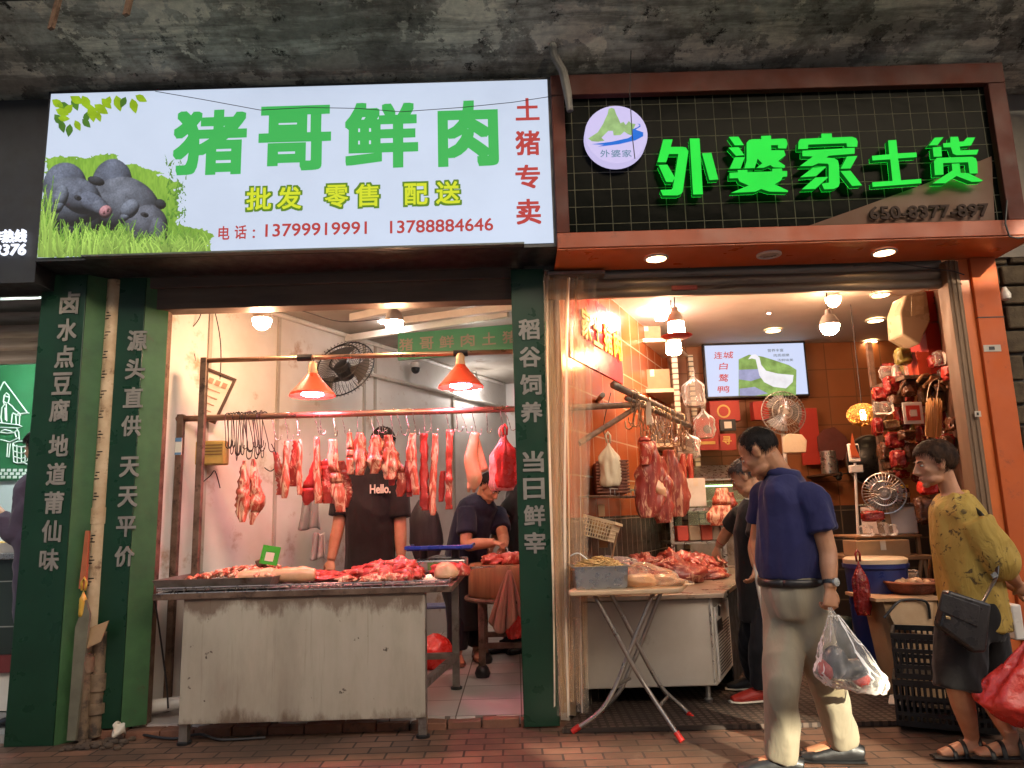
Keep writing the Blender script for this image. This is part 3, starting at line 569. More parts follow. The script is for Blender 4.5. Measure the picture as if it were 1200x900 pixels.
mb = MB(); lett_px(mb, '650-8377-897', 1018,241,1158,256, YF+.03, offset=.02, depth=.012, n=(0,-1,0)); mb.build('phone_lettering', mat('dark_acrylic', (.03,.014,.009), None, .5, rvar=0, bmp=0, spec=.1), t0, smooth=None)
# recessed downlights in the orange soffit
def downlight(label, px, py, z, lit, group, r=.062, k=1):
    p = G(px, py, z); t = thing('downlight', label, 'downlight', p, 0, group)
    Mz = Matrix.Translation(p)
    MB().lathe([(r*1.25,0),(r*1.25,-.008),(r,-.012),(r*.98,.0)], 24, Mz, cap=False).build('trim_ring', m_white, t)
    MB().lathe([(r*.97,-.004),(r*.5,-.007),(.004,-.008)], 20, Mz).build('lens', lit, t)
    return t
e_off = mat('unlit_lens', (.5,.45,.38), None, .3)
downlight('lit downlight nearest the curtain in the orange soffit', 769, 302, FZ0-.008, e_down, 'downlights in the orange soffit')
downlight('unlit downlight between two lit ones in the orange soffit', 901, 298, FZ0-.008, e_off, 'downlights in the orange soffit')
downlight('lit downlight nearest the orange pillar in the orange soffit', 1036, 295, FZ0-.008, e_down, 'downlights in the orange soffit')
# shutter, its guide and orange jamb
t0 = thing('roller_shutter', 'rolled-up grey slatted shutter over the grocery entrance', 'shutter', (1.6,4.8,2.68))
s = MB()
for k in range(3): z = 2.66+k*.065; s.loft([[V((x_, 4.78-.016*math.sin(q), z+.065*q/math.pi)) for q in [0,.6,1.2,1.9,2.5,3.14]] + [V((x_,4.81,z+.065)), V((x_,4.81,z))] for x_ in (.24,2.90)])
s.build('slats', m_shut, t0, smooth=50)
MB().box((2.88,4.70,.03),(2.966,4.82,2.82)).box((2.90,4.692,.03),(2.913,4.70,2.82)).box((2.935,4.692,.03),(2.948,4.70,2.82)).build('guide_rail', mat('brown_guide_rail', (.20,.12,.065), (.13,.075,.04), .65, 0, 5, .1, stretch=(1,1,.3)), t0, bevel=.004)
MB().box((1.08,4.752,2.69),(1.25,4.762,2.72)).build('sticker', mat('faded_red_sticker', (.35,.08,.06), None, .6), t0)
t0 = thing('orange_pillar', 'orange panelled pillar with small stickers at the right of grocery', 'pillar', (3.12,4.75,0))
MB().box((3.032,4.68,0),(3.20,4.9,2.83)).build('face', m_orange, t0, bevel=.004)
MB().box((2.968,4.705,0),(3.030,4.88,2.83)).build('jamb_strip', mat('bright_orange_strip', (.62,.15,.03), (.5,.11,.02), .4, 0, 3, .04), t0)
MB().box((3.031,4.676,2.42),(3.202,4.70,2.426)).build('joint', m_dark, t0)
for (px, py, wx, wz, c) in ((1163,408,.055,.022,(.55,.5,.42)),(1146,485,.02,.018,(.6,.5,.4))):
    p = P(px, py, 4.676); MB().box((p.x-wx,4.676,p.z-wz),(p.x+wx,4.68,p.z+wz)).build('sticker', mat('sticker_%d' % px, c, None, .6), t0)
    MB().box((p.x-wx*.4,4.674,p.z-wz*.5),(p.x+wx*.25,4.676,p.z+wz*.5)).build('sticker_print', m_dark, t0)
t0 = thing('stone_wall', 'dim rough stone block wall right of the orange pillar', 'wall', (4,5,0))
m_stone = mat('dark_sandstone', (.11,.085,.055), (.055,.042,.028), .95, 0, 9, .8, spec=.15)
rg = random.Random(4); s = MB(); z = 0
while z < 3.9:
    h = rg.uniform(.13,.18); x = 3.21-rg.uniform(.0,.16); x0_ = x
    while x < 6.5:
        l = rg.uniform(.18,.3); s.box((max(x,3.206),4.78+rg.uniform(0,.03),z),(x+l-.016,5.0,z+h-.016)); x += l
    z += h
s.build('stonework', m_stone, t0, bevel=.012)
MB().box((3.21,4.83,0),(6.5,5.02,4)).build('mortar', mat('dark_mortar', (.045,.04,.035)), t0)
MB().lathe([(.012,0),(.03,.01),(.034,.04),(.02,.07),(.012,.09)], 12, Matrix.Translation(P(1179,352,4.75))).build('wall_lamp', m_white, t0)
mb = MB(); mb.tube([P(x,y,4.28) for x,y in ((1180,235),(1178,262),(1183,277),(1192,279),(1205,277))], .006, 6)
solo(mb, 'cable', m_cable, 'short black cable loop at the right end of orange frame', 'cable')
mb = MB(); mb.tube([P(x,y,4.66) for x,y in ((1000,312),(1040,307),(1080,313),(1118,318),(1130,322))], .004, 5)
solo(mb, 'cable', m_cable, 'thin cable drooping above the shutter guide beside orange pillar', 'cable')
# hose hanging down over the corner between the signs, and a wire
mb = MB(); mb.tube([P(x,y,4.22) for x,y in ((664,-20),(655,20),(646,46),(650,66),(660,84),(665,108),(668,130))], [.03,.028,.027,.027,.028,.026,.02], 10)
solo(mb, 'hose', mat('grey_hose', (.2,.19,.17), (.1,.095,.085), .6), 'grey bent hose hanging over the corner between both signs', 'hose')
mb = MB(); mb.tube([P(x,y,4.26) for x,y in ((743,-20),(740,40),(738,110),(741,160),(744,186))], .003, 5)
solo(mb, 'cable', m_cable, 'thin black wire hanging down over the round logo', 'cable')
# ------------------------------------------------------------------ unseen wall added behind the camera, its holes shape the sun patches
t0 = thing('sun_mask_wall', 'added unseen wall across the street with holes shaping the sun patches', 'building', (0,-9,0))
YO = -8.0
def back(p): return V(p) + SUND*((YO-p[1])/SUND.y)
holes = []
for (x0,x1,z0,z1,Yp) in SUNPATCH:
    a, c = back((x0,Yp,z0)), back((x1,Yp,z1)); holes.append((min(a.x,c.x), max(a.x,c.x), min(a.z,c.z), max(a.z,c.z)))
xs = sorted({-34.,34.} | {h[0] for h in holes} | {h[1] for h in holes}); zs = sorted({0., 8.7} | {h[2] for h in holes} | {h[3] for h in holes})
s = MB()
for i in range(len(xs)-1):
    for j in range(len(zs)-1):
        mx_, mz_ = (xs[i]+xs[i+1])/2, (zs[j]+zs[j+1])/2
        if zs[j] < 0 or any(h[0] < mx_ < h[1] and h[2] < mz_ < h[3] for h in holes): continue
        s.box((xs[i],YO-.25,zs[j]),(xs[i+1],YO,zs[j+1]))
s.build('wall', mat('sun_mask_render', (.62,.56,.48), (.5,.45,.38), .8, 0, 1, .1), t0)
# ------------------------------------------------------------------ people
def remesh(mb, voxel, it=2, fac=.6):
    me = mb.mesh('tmp', []); o = bpy.data.objects.new('tmp', me); COL.objects.link(o)
    r = o.modifiers.new('r', 'REMESH'); r.mode = 'VOXEL'; r.voxel_size = voxel
    if it: s_ = o.modifiers.new('s', 'SMOOTH'); s_.iterations = it; s_.factor = fac
    dg = bpy.context.evaluated_depsgraph_get(); dg.update()
    out = bpy.data.meshes.new_from_object(o.evaluated_get(dg)); bpy.data.objects.remove(o); bpy.data.meshes.remove(me); return out
def skin(mb, name, mm, parent, voxel=.006, it=3, fac=.6, folds=0, fs=(9,9,4), seed=0, label=None, detail=0):
    me = remesh(mb, voxel, it, fac); me.name = name; me.materials.append(mm)
    if folds or detail:
        nv = len(me.vertices); no = [v.normal.copy() for v in me.vertices]
        for v, nn in zip(me.vertices, no):
            q = V((v.co.x*fs[0]+seed, v.co.y*fs[1], v.co.z*fs[2])); d = 0
            if folds:
                a = noise.noise(q+V((0,0,noise.noise(q*.5)*1.5))); d += folds*(1-2*abs(a))*1.0 - folds*.4
            if detail: d += detail*noise.noise(v.co*40)
            v.co += nn*d
    inv = wm(parent).inverted(); me.transform(inv)
    me.polygons.foreach_set('use_smooth', [True]*len(me.polygons)); me.update()
    o = bpy.data.objects.new(name, me); COL.objects.link(o); o.parent = parent
    if label: o['label'] = label
    return o
def spl(pts, k=4):
    pts = [V(p) for p in pts]; out = []; n_ = len(pts)
    for i in range(n_-1):
        p0, p1, p2, p3 = pts[max(i-1,0)], pts[i], pts[i+1], pts[min(i+2, n_-1)]
        for j in range(k):
            u = j/k; out.append(.5*((2*p1)+(p2-p0)*u+(2*p0-5*p1+4*p2-p3)*u*u+(3*p1-p0-3*p2+p3)*u**3))
    return out+[pts[-1]]
def lerp_list(l, k=4):
    out = []
    for a, b2 in zip(l, l[1:]):
        for j in range(k):
            u = j/k; u = u*u*(3-2*u)*.5+u*.5
            out.append(tuple(x+(y-x)*u for x, y in zip(a, b2)) if isinstance(a, tuple) else a+(b2-a)*u)
    return out+[l[-1]]
def limb(mb, pts, rad, n=12, k=4, up=None, flatten=1):
    return mb.tube(spl(pts, k), lerp_list(rad, k), n, True, flatten, up)
def eli(mb, c, B, r, n=14):
    """ellipsoid with half sizes r along the columns of B"""
    return mb.ball(c, r[0], r[1], r[2], n, B)
def basis(f, u):
    f = V(f).normalized(); u = V(u); s_ = f.cross(u).normalized(); u = s_.cross(f).normalized()
    return Matrix((s_, f, u)).transposed(), s_, f, u
def head(mb, c, f, u, s=1.0, neck=None, nr=.052, fat=1.0):
    B, sd, f, u = basis(f, u); q = lambda a, b2, c2: c + (sd*a + f*b2 + u*c2)*s
    e = lambda a, r: eli(mb, q(*a), B, [x*s for x in r])
    e((0,-.012,.03), (.075,.094,.083)); e((0,.02,-.02), (.064*fat,.072,.085)); e((0,.04,-.065), (.047*fat,.048,.045)); e((0,.068,-.098), (.022,.02,.018))
    e((0,.073,.018), (.05,.014,.012)); mb.tube([q(0,.083,.012), q(0,.098,-.012), q(0,.108,-.03), q(0,.09,-.04)], [.008*s,.010*s,.014*s,.011*s], 8)
    for k in (-1,1):
        e((.011*k,.092,-.036), (.008,.010,.007)); e((.038*k*fat,.058,-.022), (.02,.02,.018)); e((.032*k*fat,.03,-.075), (.026,.04,.026))
        mb.ball(q(.074*k*fat,-.004,-.008), .010*s, .019*s, .031*s, 10, B); e((.082*k*fat,-.012,.004), (.006,.014,.02))
    e((0,.086,-.062), (.022,.009,.006)); e((0,.083,-.074), (.019,.010,.007))
    if neck is not None: limb(mb, [neck, neck.lerp(q(0,-.03,-.06), .55), q(0,-.028,-.03)], [nr*1.12*s, nr*s, nr*1.02*s], 12)
    return B, sd, f, u
def face_bits(c, f, u, s, parent, dark, mouth=None, glasses=False):
    B, sd, f, u = basis(f, u); q = lambda a, b2, c2: c + (sd*a + f*b2 + u*c2)*s
    for k in (-1,1):
        mb = MB(); eli(mb, q(.03*k,.076,.002), B, (.012*s,.008*s,.0055*s), 10); ey = mb.build('eye', m_eye, parent, smooth=True)
        mb = MB(); eli(mb, q(.03*k,.082,.002), B, (.0052*s,.004*s,.0052*s), 8); mb.build('iris', m_iris, ey, smooth=True)
        mb = MB(); mb.tube([q(.014*k,.088,.018), q(.03*k,.085,.024), q(.048*k,.070,.019)], [.0035*s,.0045*s,.002*s], 6); mb.build('eyebrow', dark, parent, smooth=True)
    mb = MB(); mb.tube([q(-.02,.088,-.068), q(0,.095,-.067), q(.02,.088,-.068)], [.002*s,.004*s,.002*s], 6); mb.build('mouth', m_lip, parent, smooth=True)
def hair(c, f, u, s, mm, parent, keep, thick=.012, amp=.006, name='hair', seed=0, freq=(26,26,9), strands=2600):
    """a thick shell over the skull; keep(x, y, z) says which directions carry hair"""
    B, sd, f, u = basis(f, u); u_vec = u; N, Hh = 90, 50; r = (.0765,.0955,.0845); inner = {}; fs = []; mb = MB()
    for j in range(Hh+1):
        t_ = -math.pi*.38 + math.pi*.88*j/Hh
        for i in range(N):
            a = 2*math.pi*i/N; d = V((math.cos(t_)*math.cos(a), math.cos(t_)*math.sin(a), math.sin(t_))); inner[(i,j)] = d
    vid = {}
    for j in range(Hh):
        for i in range(N):
            ks = [(i,j),((i+1) % N,j),((i+1) % N,j+1),(i,j+1)]
            d = sum((inner[k] for k in ks), V((0,0,0))).normalized()
            jn = .09*noise.noise(V((d.x*9+seed, d.y*9, d.z*9)))
            if keep(d.x, d.y-jn, d.z-jn): fs.append(ks)
    edge_n = {}
    for f4 in fs:
        for k in f4: edge_n[k] = edge_n.get(k, 0)+1
    vs = []; idx = {}
    for k in edge_n:
        d = inner[k]; full = edge_n[k] == 4
        h = thick*(1 if full else .12) + (amp*noise.noise(V((d.x*freq[0]*.4, d.y*freq[1]*.4, d.z*freq[2]*.4+seed))) + amp*.5*noise.noise(V((d.x*freq[0], d.y*freq[1], d.z*freq[2])))+amp*.2*noise.noise(V((d.x*55, d.y*55, d.z*16))) if full else 0)
        idx[k] = len(vs); vs.append(c + (sd*d.x*(r[0]+h) + f*(d.y*(r[1]+h)-.012) + u*(d.z*(r[2]+h)+.028))*s)
    mb.add(vs, [[idx[k] for k in f4] for f4 in fs]); rh = random.Random(int(seed*7+3)); flow = V((.1,-.25,.95)).normalized()
    for k in range(strands):               # loose locks lying over the shell, combed away from the crown
        d = V((rh.gauss(0,1), rh.gauss(0,1), rh.gauss(.35,1))).normalized(); jn = .09*noise.noise(V((d.x*9+seed, d.y*9, d.z*9)))
        if not keep(d.x, d.y-jn, d.z-jn): continue
        tg = (d*d.dot(flow)-flow); tg = (tg + V((rh.uniform(-.35,.35), rh.uniform(-.35,.35), rh.uniform(-.2,.2)))); tg = (tg-d*tg.dot(d)).normalized(); ac = d.cross(tg); w_ = rh.uniform(.0007,.0016); L = rh.uniform(.16,.42); q = []
        for u in (0,.35,.7,1):
            e = (d*math.cos(L*u)+tg*math.sin(L*u)).normalized(); h = thick*.55+.0035+.005*math.sin(u*2.2)*rh.uniform(.4,1); p = c + (sd*e.x*(r[0]+h) + f*(e.y*(r[1]+h)-.012) + u_vec*(e.z*(r[2]+h)+.028))*s; a3 = (sd*ac.x+f*ac.y+u_vec*ac.z)*w_*(1-u*.8)*s; q += [p-a3, p+a3]
        mb.add(q, [(0,1,3,2),(2,3,5,4),(4,5,7,6)])
    return mb.build(name, mm, parent, smooth=True)
def hand(mb, w_, d, pn, curl=.5, s=1.0, side=1, spread=.006, thumb=.5):
    """w_: wrist, d: towards the knuckles, pn: the way the palm faces, side: +1 puts the thumb on d x pn"""
    d = V(d).normalized(); a = d.cross(V(pn)).normalized()*side; pn = (V(pn)-d*V(pn).dot(d)).normalized()
    k = w_ + d*.085*s
    mb.tube([w_-d*.02*s, w_+d*.015*s, w_+d*.05*s, k], [(.026*s,.02*s),(.029*s,.017*s),(.04*s,.016*s),(.041*s,.013*s)], 12, True, 1, tuple(pn))
    for i, (o, L) in enumerate(((.030,.070),(.010,.080),(-.010,.074),(-.029,.058))):
        p = k + a*o*s - d*.012*s; dd = (d + a*spread*8*(o)).normalized(); pts = [p]; ang = 0
        for fr in (.46,.30,.24):
            ang += curl*1.15; q = math.cos(ang)*dd + math.sin(ang)*pn; p = p + q*L*fr*s*1.12; pts.append(p)
        mb.tube(pts, [.0098*s,.0092*s,.0082*s,.0066*s], 8)
    t0_ = w_ + d*.025*s + a*.026*s; td = (d*.75+a*.75+pn*thumb).normalized()
    p1 = t0_+td*.035*s; td2 = (d*.9+a*.15+pn*(thumb+.35)).normalized(); p2 = p1+td2*.03*s
    mb.tube([t0_-td*.012*s, t0_+td*.01*s, p1, p2, p2+td2*.012*s], [.013*s,.0145*s,.0112*s,.0098*s,.0065*s], 8)
def foot(mb, a, d, s=1.0):
    d = flat(V(d)); z0 = a.z
    c = V((a.x, a.y, 0)); g_ = a.z-.075*s
    mb.tube([V((a.x,a.y,g_+.035*s))-d*.06*s, V((a.x,a.y,g_+.045*s)), V((a.x,a.y,g_+.04*s))+d*.07*s, V((a.x,a.y,g_+.025*s))+d*.14*s, V((a.x,a.y,g_+.02*s))+d*.18*s], [(.03*s,.034*s),(.036*s,.045*s),(.04*s,.036*s),(.046*s,.022*s),(.03*s,.015*s)], 12, True, 1, (0,0,1))
    limb(mb, [a+V((0,0,.05)), a, V((a.x,a.y,g_+.03*s))], [.034*s,.036*s,.036*s], 10)
def shoe(a, d, mm, parent, s=1.0, name='shoe', sole=None, g_=None):
    d = flat(V(d)); g_ = a.z-.075*s if g_ is None else g_; c = V((a.x,a.y,g_)); mb = MB()
    mb.tube([c-d*.085*s+V((0,0,.045)), c-d*.03*s+V((0,0,.055)), c+d*.06*s+V((0,0,.045)), c+d*.15*s+V((0,0,.03)), c+d*.2*s+V((0,0,.024))], [(.03*s,.035*s),(.04*s,.05*s),(.046*s,.042*s),(.05*s,.028*s),(.03*s,.018*s)], 14, True, 1, (0,0,1))
    o = skin(mb, name, mm, parent, .006, 2)
    mb = MB(); mb.tube([c-d*.09*s+V((0,0,.009)), c+d*.05*s+V((0,0,.009)), c+d*.16*s+V((0,0,.009)), c+d*.215*s+V((0,0,.010))], [(.036*s,.009),(.048*s,.009),(.054*s,.009),(.03*s,.008)], 14, True, 1, (0,0,1)); mb.build('sole', sole or m_black, o)
    return o
def sandal(a, d, mm, parent, s=1.0):
    d = flat(V(d)); g_ = a.z-.075*s; c = V((a.x,a.y,g_)); sd = V((d.y,-d.x,0)); mb = MB()
    mb.tube([c-d*.09*s+V((0,0,.008)), c+d*.05*s+V((0,0,.008)), c+d*.16*s+V((0,0,.008)), c+d*.21*s+V((0,0,.008))], [(.036*s,.012),(.045*s,.011),(.05*s,.010),(.03*s,.008)], 14, True, 1, (0,0,1))
    for t_, w_, h in ((.115,.05,.046),(.06,.046,.072),(-.02,.043,.10)):
        mb.tube([c+d*t_*s+sd*math.cos(q)*w_*s+V((0,0,.008+math.sin(q)*h*s)) for q in [math.pi*i/10 for i in range(11)]], [(.004,.012)]*11, 6, True, 1, tuple(d))
    return mb.build('sandal', mm, parent)
def skinmat(name, c, red=.0):
    m = mat(name, c, (c[0]*.8, c[1]*.7, c[2]*.64), .48, 0, 9, .12, bscale=90, bd=.002, sss=.12, dirt=((c[0]*.75, c[1]*.5, c[2]*.42), 14, .63)); return m
m_sk1 = skinmat('tanned_skin', (.50,.25,.13)); m_sk2 = skinmat('light_skin', (.58,.32,.19)); m_sk3 = skinmat('warm_skin', (.54,.28,.16))
m_eye = mat('eye_white', (.6,.56,.5), None, .2, rvar=0, bmp=0); m_iris = mat('dark_iris', (.015,.01,.008), None, .1, rvar=0, bmp=0); m_lip = mat('lip', (.36,.12,.09), None, .5, rvar=0, bmp=0)
m_hb = mat('black_hair', (.024,.017,.013), (.008,.006,.005), .55, 0, 30, .5, stretch=(1,1,.3), spec=.2); m_hg = mat('greying_hair', (.09,.08,.075), (.02,.018,.016), .5, 0, 40, .5, stretch=(1,1,.3))
m_hbr = mat('dark_brown_hair', (.07,.034,.018), (.02,.011,.007), .6, 0, 30, .5, stretch=(1,1,.3), spec=.12)
def cloth(name, c, c2=None, w_=.35, wr=(3.6,3.6,2.0), **k):
    m = mat(name, c, c2 or tuple(x*.78 for x in c), .85, 0, 4, 0, spec=.25, **k); t = m.node_tree; b_ = t.nodes['Principled BSDF']
    q = noi(t, coords(t, wr), 1.6, 3, .5, 1.3); r_ = ramp(t, q, [(.30, 0), (.46, .85), (.52, 1), (.6, .8), (.75, .1)]); n2 = nd(t, 'ShaderNodeMath', operation='MULTIPLY_ADD'); t.links.new(noi(t, coords(t), 380, 2), n2.inputs[0]); n2.inputs[1].default_value = .05; t.links.new(r_, n2.inputs[2])
    bump(t, b_, n2.outputs[0], w_*.34, .03); b_.inputs['Sheen Weight'].default_value = .12; return m
def torso(mb, pel, ch, nk, front, s=1, W=(.165,.15,.172,.165,.06), D=(.12,.108,.125,.09,.058), drop=0):
    pel, ch, nk = V(pel), V(ch), V(nk); mid = pel.lerp(ch, .45); top = ch.lerp(nk, .72)
    pts = [pel-(ch-pel).normalized()*(.08*s+drop), mid, ch, top, nk+(nk-ch)*.12]
    limb(mb, pts, [(a*s, b2*s) for a, b2 in zip(W, D)], 18, 5, up=tuple(V(front)))
# ------------------------------------------------------------------ lamps of the butcher shop
def bulb(label, p, lit, r=.06, ceil=2.93, group=None, shape='dome', cord=True):
    t = thing('light_bulb', label, 'light bulb', p, 0, group); T = Matrix.Translation(p)
    if shape == 'dome': prof = [(r,0),(r*.98,-.018),(r*.86,-.045),(r*.6,-.066),(r*.3,-.076),(.003,-.079)]
    else: prof = [(r*.9,.0),(r,-.01),(r,-.075),(r*.9,-.09),(r*.5,-.098),(.003,-.1)]
    MB().lathe(prof, 18, T).build('diffuser', lit, t, smooth=True)
    MB().lathe([(r*1.0,.001),(r*.97,.03),(r*.62,.075),(.024,.085),(.022,.12),(.01,.125)], 18, T).build('base', m_white, t, smooth=40)
    if cord: MB().tube([V(p)+V((0,0,.12)), V(p)+V((.003,0,max(ceil-p.z, .14)))], .005, 6).build('cord', m_cable, t)
    return t
GB = 'bare bulbs lighting the meat stall'
bulb('warm bulb hanging beside the tilted framed notices', P(307,374,5.0), e_warm, .064, group=GB)
bulb('warm bulb hanging before the far wall near the green interior sign', P(462,377,5.02), e_warm, .064, group=GB)
bulb('cool white bulb half hidden behind the warm one', P(449,369,6.3), e_cool, .055, group=GB)
bulb('short cool white cylinder bulb above the green interior sign', P(555,364,6.2), e_cool, .062, group=GB, shape='can')
bulb('small white bulb low behind the right cone lamp', P(558,452,8.6), e_cool, .06, group=GB)
def cone_lamp(label, p, top):
    t = thing('pendant_lamp', label, 'lamp', p, 0, 'orange cone lamps over the meat'); T = Matrix.Translation(p)
    MB().lathe([(.155,0),(.15,.018),(.145,.02),(.06,.12),(.034,.155),(.03,.16)], 28, T, cap=False).lathe([(.148,.003),(.142,.02),(.057,.118),(.03,.152)], 28, T, cap=False).build('lamp_shade', m_shade, t, smooth=50)
    MB().lathe([(.032,.155),(.034,.17),(.028,.19),(.03,.215),(.02,.235),(.012,.24)], 14, T).build('lamp_holder', mat('pale_lamp_holder', (.7,.4,.2), None, .5, rvar=0), t, smooth=40)
    MB().lathe([(.05,.03),(.07,.022),(.075,.008),(.05,-.002),(.003,-.006)], 18, T).build('glowing_bulb', e_pink, t, smooth=True)
    MB().tube([V(p)+V((0,0,.24)), top], .005, 6).build('cord', m_cable, t); return t
m_shade = mat('orange_lamp_shade', (.70,.07,.025), (.6,.05,.02), .38, 0, 4, .03)
RZ = P(400,418,5.06).z
pa = P(366,464,5.0); cone_lamp('orange cone lamp nearer the wall fan, over the ribs', pa, V((pa.x,5.06,RZ)))
pa = P(540,454,5.0); cone_lamp('orange-red cone lamp beside the green banner board, over the pork strips', pa, V((pa.x,5.06,RZ)))
# ------------------------------------------------------------------ the meat rail
t0 = thing('hanging_rail', 'rusty steel frame with double meat rail above the butcher table', 'rail', (-1.2,5.2,.055))
a, c = P(206,491,5.12), P(612,480,5.12); zr = a.z; XR0, XR1 = a.x, c.x+.2
m_copper = mat('coppery_pipe', (.50,.30,.2), (.32,.18,.11), .35, .8, 8, .1, stretch=(.4,1,1))
MB().tube([(XR0,5.12,zr),(XR1,5.12,zr)], .021, 12).build('front_rail', m_copper, t0, smooth=True)
MB().tube([(XR0+.15,5.24,zr+.02),(XR1,5.24,zr+.02)], .02, 12).build('rear_rail', m_copper, t0, smooth=True)
MB().tube([(P(236,422,5.06).x,5.06,RZ),(XR1,5.06,RZ)], .017, 10).build('upper_rail', m_copper, t0, smooth=True)
for px, Yp, zt in ((207,5.12,zr+.03),(264,5.6,RZ-.1),(232,5.06,RZ+.02)):
    x = P(px,600,Yp).x; MB().box((x-.022,Yp-.022,.055),(x+.022,Yp+.022,zt)).build('post', m_rusty, t0, bevel=.004)
x = P(264,600,5.6).x; MB().beam((XR0+.02,5.13,zr+.01),(x,5.6,zr+.02),.035,.035).build('crossbar', m_rusty, t0)
for px in (357,540):
    x = P(px,420,5.06).x; MB().tube([(x-.05,5.06,RZ),(x+.05,5.06,RZ)], .024, 10).build('tape_wrap', m_black, t0)
def s_hook(mb, top, L, ang=0, r=.003, k=1):
    """an S hook hanging from top, the lower bend turned by ang about the vertical"""
    c_, s_ = math.cos(ang), math.sin(ang); q = lambda x, z: top+V((x*c_*k, x*s_*k, z))
    pts = [q(.022*math.cos(a)-.0, .0+.022*math.sin(a)) for a in [R(-30+30*i) for i in range(8)]]
    pts = [q(.02,-.01), q(.018,.012), q(0,.022), q(-.018,.012), q(-.02,-.012), q(-.008,-L*.4), q(.004,-L*.75)] + [q(.004+.02-.02*math.cos(a), -L-.0+.0-.02*math.sin(a)+.02) for a in (0,.8,1.6,2.4,3.0)] + [q(.046,-L+.04)]
    mb.tube(spl(pts, 2), r, 5)
m_hook = mat('steel_hook', (.62,.58,.52), (.45,.4,.35), .25, .95, 20, .02)
m_hookd = mat('dark_hook', (.1,.085,.07), (.05,.04,.035), .4, .8, 20, .05)
mb = MB(); s_hook(mb, V((0,0,0)), .16); hk = None
hook_me = mb.mesh('meat_hook', m_hook, None, True); rg = random.Random(21)
def place_hook(px, Yr, z, L=1.0, rz=0, mm=None, lab='bare steel hook on the meat rail', grp='steel hooks on the butcher rail', tilt=0, x=None):
    o = bpy.data.objects.new('meat_hook', hook_me if not mm else mm); COL.objects.link(o); x = P(px, 490, Yr).x if x is None else x
    o.location = (x, Yr, z); o.rotation_euler = (0, tilt, rz); o.scale = (1,1,L); return tag(o, lab, 'hook', grp)
HOOKLAB = 'thin pale S hook on the double butcher rail holding pork cuts or empty'
for px in (322,337,349,371,377,392,403,421,437,443,450,461,468,478,486,500,507,526,538,543,556,573,589,595):
    fr = rg.random() < .6
    place_hook(px, 5.12 if fr else 5.24, zr+(.0 if fr else .02), rg.uniform(.85,1.15), rg.uniform(-1,1), tilt=rg.uniform(-.18,.18), lab=HOOKLAB, grp='pale hooks along the butcher rail')
dk = hook_me.copy(); dk.materials.clear(); dk.materials.append(m_hookd)
for i in range(22):
    px = 266+i*2.1+rg.uniform(-1,1)
    place_hook(px, 5.12+rg.uniform(-.02,.02), zr+.0, rg.uniform(1.3,1.9), rg.uniform(-1.5,1.5), mm=dk, lab='dark hook in the dense bunch at the left end of the rail', grp='bunched dark hooks', tilt=rg.uniform(-.12,.12))
# ------------------------------------------------------------------ meat
def meatmat(name, c1, c2, fat, scale=9, stretch=(1,1,.35), thr=.56, rough=.32):
    m, t, b = nmat(name); vec = coords(t, stretch); f = noi(t, vec, scale, 6, .62, .8); f2 = noi(t, coords(t, stretch, loc=(4,1,8)), scale*1.7, 7, .7, 1.2)
    c = ramp(t, f, [(.32, c2), (.62, c1)]); c = mixc(t, ramp(t, f2, [(thr, 0), (thr+.07, 1)]), c, fat)
    t.links.new(c, b.inputs['Base Color']); b.inputs['Roughness'].default_value = rough; b.inputs['Subsurface Weight'].default_value = .1; b.inputs['Subsurface Radius'].default_value = (.01,.003,.002)
    b.inputs['Coat Weight'].default_value = .35; b.inputs['Coat Roughness'].default_value = .15; bump(t, b, f2, .6, .008); return m
m_meat = meatmat('pork_cut', (.52,.075,.045), (.36,.035,.022), (.82,.46,.30), 13, thr=.53)
m_fatty = meatmat('fatty_pork', (.62,.15,.075), (.44,.06,.032), (.86,.52,.33), 12, (1,1,.28), .485)
m_lean = meatmat('lean_pork', (.52,.05,.036), (.36,.026,.02), (.72,.32,.22), 15, (1,1,1), .62)
m_skin = meatmat('pork_skin', (.78,.44,.25), (.68,.34,.18), (.84,.56,.38), 5, (1,1,1), .6)
m_darkmeat = meatmat('dark_beef', (.40,.06,.04), (.22,.026,.02), (.70,.36,.22), 12, (1.2,1.2,.35), .54)
def strip(pts, wd, th, mm, label, seed=0, name='pork_strip', group=None, twist=0, lump=.25, cat='meat', ribs=0, yaw=0, flare=None, n=18):
    """a hanging cut: pts from its hook downwards; wd, th half width and half thickness along it"""
    pts = spl(pts, 7); wd = lerp_list(wd, 7); th = lerp_list(th, 7); mb = MB(); rings = []; L = len(pts)
    for i, (p, w_, h) in enumerate(zip(pts, wd, th)):
        a0 = yaw+twist*i/L; ax = V((math.cos(a0), math.sin(a0), 0)); ay = V((-ax.y, ax.x, 0)); ring = []
        t_ = (pts[min(i+1,L-1)]-pts[max(i-1,0)]).normalized(); ay = t_.cross(ax).normalized() if abs(t_.z) < .98 else ay
        for k in range(n):
            a = 2*math.pi*k/n; c_, s_ = math.cos(a), math.sin(a); c_ = math.copysign(abs(c_)**.7, c_); s_ = math.copysign(abs(s_)**.7, s_)
            q = V((math.cos(a)*1.4+seed*7, math.sin(a)*1.4, p.z*14)); e = (1+lump*1.3*noise.noise(q)+lump*.8*noise.noise(q*2.7)+lump*.4*noise.noise(q*6))*(1+.30*noise.noise(V((p.z*13,seed*5,1)))+.16*noise.noise(V((p.z*34,seed*9,4))))
            if ribs and s_ < 0: e += .35*math.cos(p.z*2*math.pi/ribs)*abs(s_)
            ring.append(p+ax*c_*w_*e+ay*s_*h*e)
        rings.append(ring)
    mb.loft(rings); return solo(mb, name, mm, label, cat, group, smooth=True)
